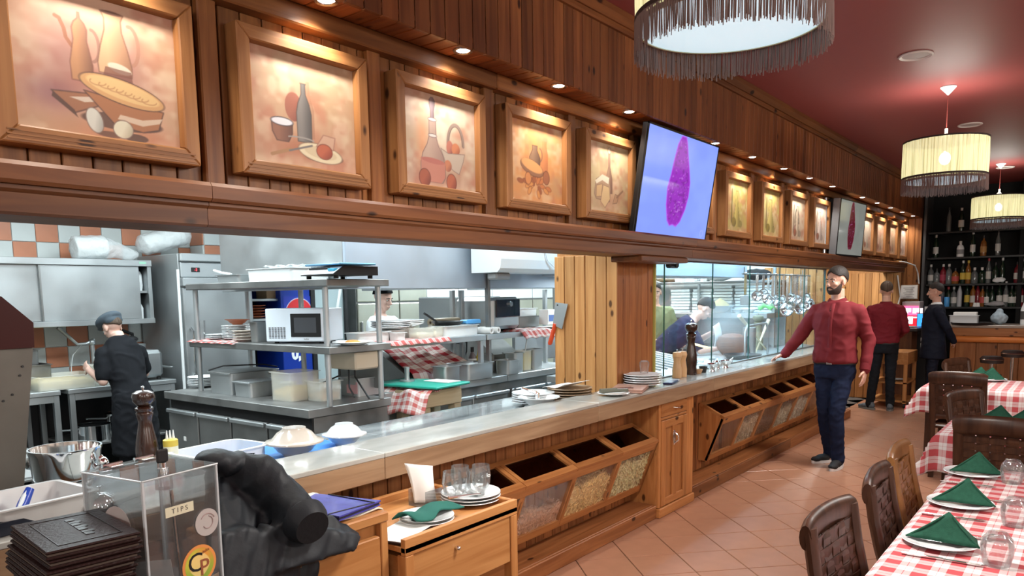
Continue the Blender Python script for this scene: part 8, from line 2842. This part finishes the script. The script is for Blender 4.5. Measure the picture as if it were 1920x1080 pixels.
text_mesh('logo_letter', 'C', .070, mat('logo_black', (.015, .012, .012), .5), lgv, facing((.0022, oy - .012, oz + .006), (0, 1, 0), (0, 0, 1)), .0003)
text_mesh('logo_letter', 'P', .062, mat('logo_brown', (.30, .09, .04), .5), lgv, facing((.0026, oy + .014, oz - .012), (0, 1, 0), (0, 0, 1)), .0003)
text_mesh('logo_lettering', 'delta', .012, MATS['logo_brown'], lgv, facing((.0024, oy + .020, oz + .032), (0, 1, .25), (0, -.25, 1)), .0002)
ns = MB().prism([(TW_ * .58, TBZ0 + .005), (TW_ * .98, TBZ0 + .003), (TW_ * .97, TBZ1 - .300), (TW_ * .88, TBZ1 - .303)], 'x', -.012, -.011).build('banknote', mat('note_peach', (.60, .42, .26), .7, var=.2, vscale=60), tb)
MB().tube([(-.03, TW_ * .52, TBZ0 + .01), (-.035, TW_ * .47, TBZ1 - .05)], .005, n=8).build('steel_rod', CHROME, tb, True)
MB().prism([(-TD_ + .02, TBZ0 + .006), (-.03, TBZ0 + .006), (-.05, TBZ0 + .13), (-TD_ + .05, TBZ0 + .10)], 'y', TW_ * .45, TW_ * .455).build('paper_slip', PAPER, tb)
# stack of menus
mc0, mc1 = at_z(105, 1032, 1.055), at_z(265, 996, 1.055)
ma = math.atan2(mc1.y - mc0.y, mc1.x - mc0.x)
rs = random.Random(5)
mz = LOWZ + .001
NM = 13
mh = (1.055 - mz) / NM
MLD = 'dark brown leather menu in the tall stack, '
for k in range(NM):
	j = rs.uniform(-.05, .05) if k < NM - 1 else 0
	wv = .21
	base = mc0 + Vector((math.cos(ma), math.sin(ma), 0)) * (-.12)
	o = thing('menu', MLD + (ORD + ['thirteenth from the top'])[NM - 1 - k], 'menu', (mc0.x + rs.uniform(-.012, .012) * (k < NM - 1), mc0.y + rs.uniform(-.012, .012) * (k < NM - 1), mz + k * mh), ma + j * .5, 'stack of leather menus')
	L_ = (mc1 - mc0).length
	# local x runs along the front edge, local y runs back
	MB().box(-.02, L_, 0, .29, 0, mh * .36, .003).build('back_cover', LEATHER, o)
	MB().box(-.02, L_, 0, .29, mh * .64, mh - .0008, .003).build('front_cover', LEATHER, o)
	MB().box(-.015, L_ - .008, .006, .284, mh * .37, mh * .63).build('pages', mat('menu_pages', (.10, .075, .06), .8), o)
	if k == NM - 1:
		MB().box(.012, L_ - .03, .03, .032, mh - .001, mh + .0006).box(.012, L_ - .03, .258, .26, mh - .001, mh + .0006).box(.012, .014, .03, .26, mh - .001, mh + .0006).box(L_ - .032, L_ - .03, .03, .26, mh - .001, mh + .0006).build('embossed_border', mat('emboss', (.012, .006, .006), .3), o)
		mb = MB()
		for q, w in enumerate((.02, .013, .022, .016, .02, .012, .018)):
			mb.box(L_ * .46, L_ * .46 + .018 + .008 * (q % 2), .07 + q * .024, .07 + q * .024 + w, mh - .001, mh + .0006)
		mb.build('embossed_marks', MATS['emboss'], o)
# drawer unit with cloth
u1 = thing('drawer_unit', 'pine drawer unit under the black jacket', 'drawers', (0, 0, 0))
U1Z = .845
e1, e2 = Vector((-1.895, 1.22, 0)), Vector((-1.895, 1.735, 0))
MB().box(-2.30, -1.895, 1.22, 1.735, U1Z - .035, U1Z, .005).build('top', W_FUR, u1)
MB().box(-2.28, -1.93, 1.235, 1.72, .05, U1Z - .036).build('carcass', W_FURZ, u1)
for y in (1.225, 1.70):
	MB().box(-1.93, -1.90, y, y + .032, 0, U1Z - .036, .003).build('stile', W_FURZ, u1)
for k, (z0, z1) in enumerate(((.52, .765), (.27, .51))):
	d_ = MB().box(-1.925, -1.898, 1.26, 1.695, z0, z1, .004).build('drawer', W_FUR, u1)
	MB().tube([(-1.897, 1.49, (z0 + z1) / 2), (-1.885, 1.49, (z0 + z1) / 2), (-1.872, 1.49, (z0 + z1) / 2)], [.007, .010, .014], n=14).build('knob', mat('iron_knob', (.05, .045, .045), .35, .7), d_, True)
o = MB().surf(lambda u, v: (-2.29 + .36 * v, 1.24 + min(u, .495) + (.006 + .035 * max(0, u - .495) if u > .495 else 0) + .004 * math.sin(v * 14) * (u > .495), U1Z + .005 + .003 * math.sin(u * 30 + v * 12) + (0 if u < .49 else -(u - .49) * .98)), 40, 20, 0, .66, 0, 1).build('white_cloth', mat('cream_linen', (.62, .59, .50), .85, bump=.1, bscale=200), None, True, solid=.004, auto=False)
tag(o, 'cream cloth over the drawer unit, hanging down its right side', 'cloth')
fo = thing('blue_folder', 'glossy blue violet elastic folder lying on the cream cloth', 'folder')
fa, fb, fc_, fd_ = [at_z(px, py, U1Z + .03) for px, py in ((592, 925), (714, 938), (636, 968), (540, 952))]
fo.location = ((fa.x + fb.x + fc_.x + fd_.x) / 4, (fa.y + fb.y + fc_.y + fd_.y) / 4, U1Z + .012)
FB = mat('folder_blue', (.075, .072, .36), .25, var=.2, vscale=30, coat=.4)
rel = [Vector((p.x - fo.location.x, p.y - fo.location.y, 0)) for p in (fa, fb, fc_, fd_)]
mb = MB().hull([r + Vector((0, 0, z)) for r in rel for z in (.013, .018)])
mb.build('cover', FB, fo)
MB().hull([r * .99 + Vector((0, 0, z)) for r in rel for z in (.0, .004)]).build('back_cover', FB, fo)
MB().hull([r * .97 + Vector((0, 0, z)) for r in rel for z in (.0045, .0125)]).build('pages', mat('folder_dark', (.02, .02, .05), .6), fo)
cr = rel[1]
MB().tube([rel[0] * .8 + rel[1] * .2 + Vector((0, 0, .0195)), rel[1] * .83 + rel[2] * .17 + Vector((0, 0, .0195)), rel[2] * .8 + rel[3] * .2 + Vector((0, 0, .0195))], .0022, n=6).build('elastic', BLACK, fo, True)
# lower pine unit with raised edge
u2 = thing('side_station', 'pine side station with raised rim holding used plates', 'table', (0, 0, 0))
U2Z = .75
X0, X1, Y0, Y1 = -2.335, -1.832, 1.745, 2.378
MB().box(X0, X1, Y0, Y1, U2Z - .05, U2Z - .03, .002).build('tray_board', W_FUR, u2)
MB().box(X1 - .022, X1, Y0, Y1, U2Z - .06, U2Z, .0015).build('front_rim', W_FUR, u2)
MB().box(X0, X0 + .022, Y0, Y1, U2Z - .06, U2Z, .004).build('back_rim', W_FUR, u2)
MB().box(X0 + .023, X1 - .023, Y1 - .022, Y1, U2Z - .06, U2Z, .004).build('end_rim', W_FUR, u2)
d_ = MB().box(X1 - .028, X1 - .006, Y0 + .01, Y1 - .045, .50, U2Z - .0615, .001).build('drawer', W_FUR, u2)
kn = at_x(857, 1027, X1)
MB().ell((X1 + .004, kn.y, kn.z), (.012, .009, .009)).build('knob', CHROME, d_, True)
MB().box(X0 + .03, X1 - .03, Y0 + .01, Y1 - .046, .505, U2Z - .07).build('drawer_box', W_FUR, u2)
for (x, y) in ((X1 - .042, Y1 - .042), (X0, Y1 - .042), (X1 - .042, Y0), (X0, Y0)):
	MB().box(x, x + .042, y, y + .042, 0, U2Z - .061, .003).build('leg', W_FURZ, u2)
MB().box(X0 + .01, X1 - .03, Y1 - .03, Y1 - .012, .52, U2Z - .062, .003).build('end_board', W_FUR, u2)
MB().box(X0, X1, Y0, Y1, .16, .18, .003).build('lower_shelf', W_FUR, u2)
TB = U2Z - .0295
def on2(px, py, dz=0.0): return at_z(px, py, TB + dz)
pc = at_z(883, 938, TB + .02)
pc = Vector((-2.03, at_x(883, 935, -2.03).y, 0))
for k in range(3):
	plate((pc.x, pc.y, TB + .013 * k), 'used white plate under the tumblers, ' + ORD[2 - k], CHINA, .125, 'used plates under the tumblers')
tz = TB + .026 + .0095
for k, (dx, dy, lab) in enumerate(((-.035, -.075, 'short clear tumbler at the left of the used plates'), (-.075, .02, 'short clear tumbler at the back of the used plates'), (.035, .0, 'short clear tumbler at the front of the used plates'), (-.015, .085, 'short clear tumbler with etched lettering at the right of the plates'))):
	t = thing('tumbler', lab, 'glass', (pc.x + dx, pc.y + dy, tz), 0, 'used tumblers on the plates')
	t.scale = (1.15, 1.15, 1.2)
	MB().lathe([(0, 0), (.026, 0), (.033, .02), (.037, .05), (.032, .088), (.0305, .088), (.0355, .05), (.031, .022), (.024, .006), (0, .006)], n=26).build('glass', GLASS, t, True)
	if k == 3:
		text_mesh('etched_lettering', 'dolo', .022, mat('etched', (.75, .76, .76), .6), t, facing((.034, -.012, .055), (.25, 1, 0), (0, 0, 1)), .0004)
mb = MB()
rs = random.Random(9)
for k in range(6):
	c = (pc.x + rs.uniform(-.05, .07), pc.y + rs.uniform(-.06, .06), tz + .012)
	mb.ell(c, (rs.uniform(.012, .022), rs.uniform(.012, .022), .012), 8, 6)
o = fuse('crumpled_foil', mb, .004, mat('foil', (.7, .72, .72), .3, .8), None, 1, lambda p: .006 * mnoise.noise(p * 90))
tag(o, 'crumpled foil wrappers between the used tumblers', 'foil')
t = thing('fork', 'used fork resting over the plate edge', 'fork', (pc.x + .06, pc.y - .06, TB + .055), -1.9)
MB().tube([(-.04, 0, -.004), (.0, 0, .0), (.11, 0, .004)], [.003, .004, .006], n=6).build('handle', SILVER, t, True)
c = Vector((-1.985, at_x(800, 958, -1.985).y, 0))
for k in range(2):
	plate((c.x, c.y, TB + .013 * k), ['lower', 'upper'][k] + ' white plate under the loose green napkin', CHINA, .105, 'plates under the green napkin')
o = MB().surf(lambda u, v: (c.x - .07 + .13 * v + .02 * math.sin(u * 7), c.y - .115 + .25 * u, TB + .042 + .014 * math.sin(v * PI) * (.6 + .4 * math.cos(u * 5)) + .006 * math.sin(u * 9 + v * 3) - .05 * max(0, .3 - v) ), 26, 14).build('loose_napkin', mat('teal_linen', (.020, .110, .088), .85, bump=.15, bscale=250, spec=.2), None, True, solid=.005, auto=False)
tag(o, 'rumpled teal green napkin lying on two plates', 'napkin')
o = MB().box(-.07, .07, -.10, .10, 0, .002).build('printed_slip', PAPER, None, False, (-1.95, 1.84, TB + .0125), (0.02, 0, .25))
tag(o, 'printed paper slip on dark pad beside the cream cloth', 'paper')
MB().box(-.04, .03, -.06, .02, .0022, .0028).build('blue_print', mat('pale_print', (.5, .58, .7), .7), o)
o2 = MB().box(-.075, .075, -.105, .105, 0, .010, .002).build('dark_pad', LEATHER, None, False, (-1.95, 1.84, TB + .0005), (0.0, 0, .25))
tag(o2, 'dark pad beneath the printed slip', 'pad')
nh = thing('napkin_holder', 'clear holder with tall white paper napkins fanned upward', 'napkin holder', (-2.16, at_x(798, 935, -2.16).y, TB))
MB().box(-.05, .05, -.05, .05, 0, .004, .001).box(-.05, -.046, -.05, .05, .004, .07, .001).box(.046, .05, -.05, .05, .004, .07, .001).build('holder', ACRYL, nh)
top_pts = 14
def nap(u, v):
	w = .030 + .040 * (v ** 1.6)
	y = (u - .5) * 2 * w
	return (.03 * math.sin((u - .5) * 3) * (1 - v) + .012 * (u - .5) - .02 * v, y - .014 * v, .01 + (.175 - .035 * u) * v)
MB().surf(nap, 12, 12).build('paper_napkins', PAPER, nh, True, solid=.012, auto=False)
# black jacket thrown over the station
def jp(px, py, x): return at_x(px, py, x)
JZ = U1Z
jk = MB()
for pts in (((414, 885, -2.10), (430, 862, -2.14), (505, 868, -2.12), (560, 905, -2.06), (610, 960, -1.98), (600, 1050, -1.90), (590, 1140, -1.88), (414, 1140, -1.86), (414, 1000, -1.90)),
			((560, 960, -1.93), (620, 965, -1.92), (678, 1003, -1.86), (668, 1032, -1.84), (610, 1050, -1.84), (520, 1060, -1.86)), ((414, 1000, -1.86), (470, 985, -1.86), (560, 1040, -1.82), (570, 1140, -1.82), (414, 1140, -1.80))):
	hp_ = []
	for (px, py, x) in pts:
		p = jp(px, py, x)
		hp_ += [p, p + (Vector((-.13, .02, -.02)) if p.z > .93 else Vector((-.02, .01, .0)))]
	jk.hull(hp_)
# sleeve towards us, ending in an open cuff
sl = [jp(450, 885, -2.06), jp(495, 905, -1.99), jp(540, 945, -1.91), jp(576, 980, -1.80)]
jk.tube([p + Vector((-.035, 0, 0)) for p in sl], [(.05, .06), (.058, .086), (.058, .084), (.054, .064)], n=16)
jk.hull([p + Vector((dx, 0, 0)) for p in (jp(500, 985, -1.86), jp(590, 985, -1.83), jp(682, 1004, -1.83), jp(672, 1030, -1.80), jp(610, 1052, -1.79), jp(520, 1075, -1.80)) for dx in (0, -.05)])
JAC = mat('black_nylon', (.0095, .0120, .0160), .55, bump=.12, bscale=60, spec=.35)
jt = thing('black_jacket', 'black padded jacket heaped over the drawer unit', 'jacket')
def jw(p):
	s_, t_ = .8 * p.y - .6 * p.z, .6 * p.y + .8 * p.z
	a = mnoise.noise(Vector((p.x * 5, p.y * 5, p.z * 5)))
	r1 = 1 - abs(mnoise.noise(Vector((s_ * 15, t_ * 4.5, p.x * 5)))) * 2.6
	r2 = 1 - abs(mnoise.noise(Vector((s_ * 34 + 3, t_ * 9, p.x * 9)))) * 2.6
	return .007 * a + .008 * max(0, r1) + .003 * max(0, r2) - .004
fuse('padded_shell', jk, .007, JAC, jt, 14, jw)
cd_ = (sl[3] - sl[2]).normalized()
cuffM = facing(sl[3] + cd_ * .002, cd_.cross(Vector((0, 0, 1))), cd_.cross(Vector((0, 0, 1))).cross(cd_))
mb = MB(); mb.M = cuffM
mb.lathe([(.052, -.03), (.066, .0), (.069, .020), (.063, .028), (.053, .020), (.048, -.005), (.03, -.02), (0, -.02)], n=28)
mb.build('cuff', JAC, jt, True)
# cuff normal must point along the sleeve
lp = jp(440, 862, -2.12)
MB().tube([lp + Vector((0, -.06, -.03)), lp + Vector((0, -.02, .0)), lp + Vector((0, .03, .012)), lp + Vector((0, .07, .008)), lp + Vector((0, .04, -.01))], [.008, .004, .003, .003, .003], n=6).build('hanging_loop', BLACKC, jt, True)
fuse('collar', MB().ell(jp(405, 862, -2.10), (.07, .06, .035)).ell(jp(435, 870, -2.08), (.06, .07, .035)), .008, JAC, jt, 2, jw)
# things at the near end of the counter
bk = at_z(126, 905, .927)
ib = thing('ice_bucket', 'shiny steel ice bucket with side knobs on the counter', 'bucket', (-2.80, at_x(127, 900, -2.80).y, WZ))
rB = .112
ib.scale = (1, 1, 1.27)
MB().lathe([(0, 0), (.085, 0), (.090, .01), (.098, .06), (.100, .075), (.099, .08), (.103, .085), (.110, .15), (.114, .158), (.114, .164), (.108, .164), (.106, .150), (.096, .08), (.082, .012), (0, .012)], n=40).build('body', CHROME, ib, True)
for a in (math.atan2(.62, .79), math.atan2(.62, .79) + PI):
	d = Vector((math.cos(a), math.sin(a), 0))
	k_ = MB().tube([d * .100 + Vector((0, 0, .10)), d * .135 + Vector((0, 0, .115)), d * .118 + Vector((0, 0, .135))], [.010, .014, .010], n=10).ell(d * .128 + Vector((0, 0, .118)), (.018, .018, .018), 12, 8)
	k_.build('side_handle', CHROME, ib, True)
tc_ = at_z(60, 945, .927)
wt = tray('white_tray', 'white plastic tray holding pens and a cord', (-2.52, at_x(68, 940, -2.52).y - .02, .927), .27, .30, .075, mat('grey_white', (.58, .58, .57), .4), rz=.08, rim=.012, taper=.035, r=.02)
t = thing('blue_clip', 'blue and white plastic clip in the white tray', 'clip', (-2.54, at_x(40, 915, -2.54).y, .935))
MB().tube([(0.03, -.03, .005), (0, .0, .035), (-.02, .03, .075)], [.012, .016, .012], n=10).build('blue_body', mat('royal_blue', (.02, .06, .38), .3), t, True)
MB().tube([(.02, -.02, .026), (-.005, .008, .056), (-.02, .03, .08)], [.006, .009, .006], n=8).build('white_face', WHITEP, t, True)
t = thing('black_ring_cord', 'looped black cord lying in the white tray', 'cord', (-2.50, at_x(82, 915, -2.50).y, .937))
MB().tube([(.0 + .028 * math.cos(a) - .02 * math.sin(a) * .4, .034 * math.sin(a), .018 + .018 * math.cos(a)) for a in np.linspace(.4, 6.0, 18)], .007, n=8).build('cord', BLACK, t, True)
pt = thing('payment_terminal', 'dark handheld card terminal with grey keys on the counter', 'terminal', (-2.45, at_x(42, 968, -2.45).y, .928), .25)
MB().prism([(-.12, 0), (.085, 0), (.10, .008), (.10, .022), (.085, .030), (-.12, .040)], 'x', -.042, .042).build('case', mat('navy_case', (.015, .018, .03), .3), pt)
MB().add([(-.032, -.11, .0402), (.032, -.11, .0402), (.032, -.02, .0357), (-.032, -.02, .0357)], [(0, 1, 2, 3)]).build('display', mat('lcd', (.42, .47, .48), .2), pt, loc=(0, 0, .0012))
for i in range(3):
	for j in range(4):
		y = -.005 + j * .022
		z = .0402 - (y + .12) * .05
		MB().box(-.032 + i * .023, -.014 + i * .023, y, y + .015, z - .002, z + .0035, .002).build('key', mat('key_grey', (.45, .46, .47), .5), pt)
bl = thing('service_bell', 'chrome counter bell behind the tips box', 'bell', (-2.42, at_x(187, 935, -2.42).y, .927))
MB().lathe([(0, .003), (.047, .003), (.05, .006), (.047, .014), (.042, .016), (0, .016)], n=28).build('base', BLACK, bl, True)
MB().lathe([(.044, .018), (.042, .030), (.034, .048), (.018, .060), (.006, .063), (0, .063)], n=30).build('dome', CHROME, bl, True)
MB().lathe([(.003, .062), (.003, .074), (.008, .076), (.008, .082), (0, .084)], n=12).build('button', CHROME, bl, True)
for a in (0, 2.1, 4.2): MB().cyl((.04 * math.cos(a), .04 * math.sin(a), 0), .005, .0035, 8).build('foot', RUBBER, bl, True)
t = thing('thin_cord', 'thin dark cord curling over the counter by the bell', 'cord')
cp = [at_z(px, py, .930) for px, py in ((155, 930), (150, 955), (158, 968), (166, 975))]
MB().tube(cp, .0015, n=5).build('cord', BLACK, t, True)
sl_ = at_z(50, 860, WZ)
o = MB().box(-.10, .10, -.06, .06, 0, .02, .004).build('paper_pad', PAPER, None, False, (-3.05, at_x(50, 858, -3.05).y, WZ + .001), (0, 0, .2))
tag(o, 'white paper pad behind the ice bucket', 'paper')
# grey machine with maroon hood at the left edge
gm = thing('grey_machine', 'tall grey metal machine with maroon sloping hood at the left edge', 'machine', (0, 0, 0))
XM = -2.78
q = [at_x(px, py, XM) for px, py in ((62, 652), (40, 872), (60, 605), (0, 556))]
yr0, yr1 = q[0].y, q[1].y
MB().prism([(yr1 - .42, WZ), (yr1 - .012, WZ), (yr0, q[0].z), (yr1 - .42, q[0].z)], 'x', XM - .22, XM).build('body', mat('speckled_steel', (.13, .12, .105), .45, .6, var=.15), gm)
MB().prism([(yr1 - .42, q[0].z + .001), (yr0, q[0].z + .001), (q[2].y, q[2].z), (q[3].y, q[3].z), (yr1 - .42, q[3].z + .10)], 'x', XM - .24, XM + .012).build('hood', mat('maroon_paint', (.042, .007, .006), .4, spec=.2), gm)
for (px, py) in ((42, 687), (37, 704), (23, 740), (6, 752)):
	c = at_x(px, py, XM)
	MB().tube([c + Vector((-.002, 0, 0)), c + Vector((.003, 0, 0))], .004, n=8).build('bolt', BLACK, gm, True)
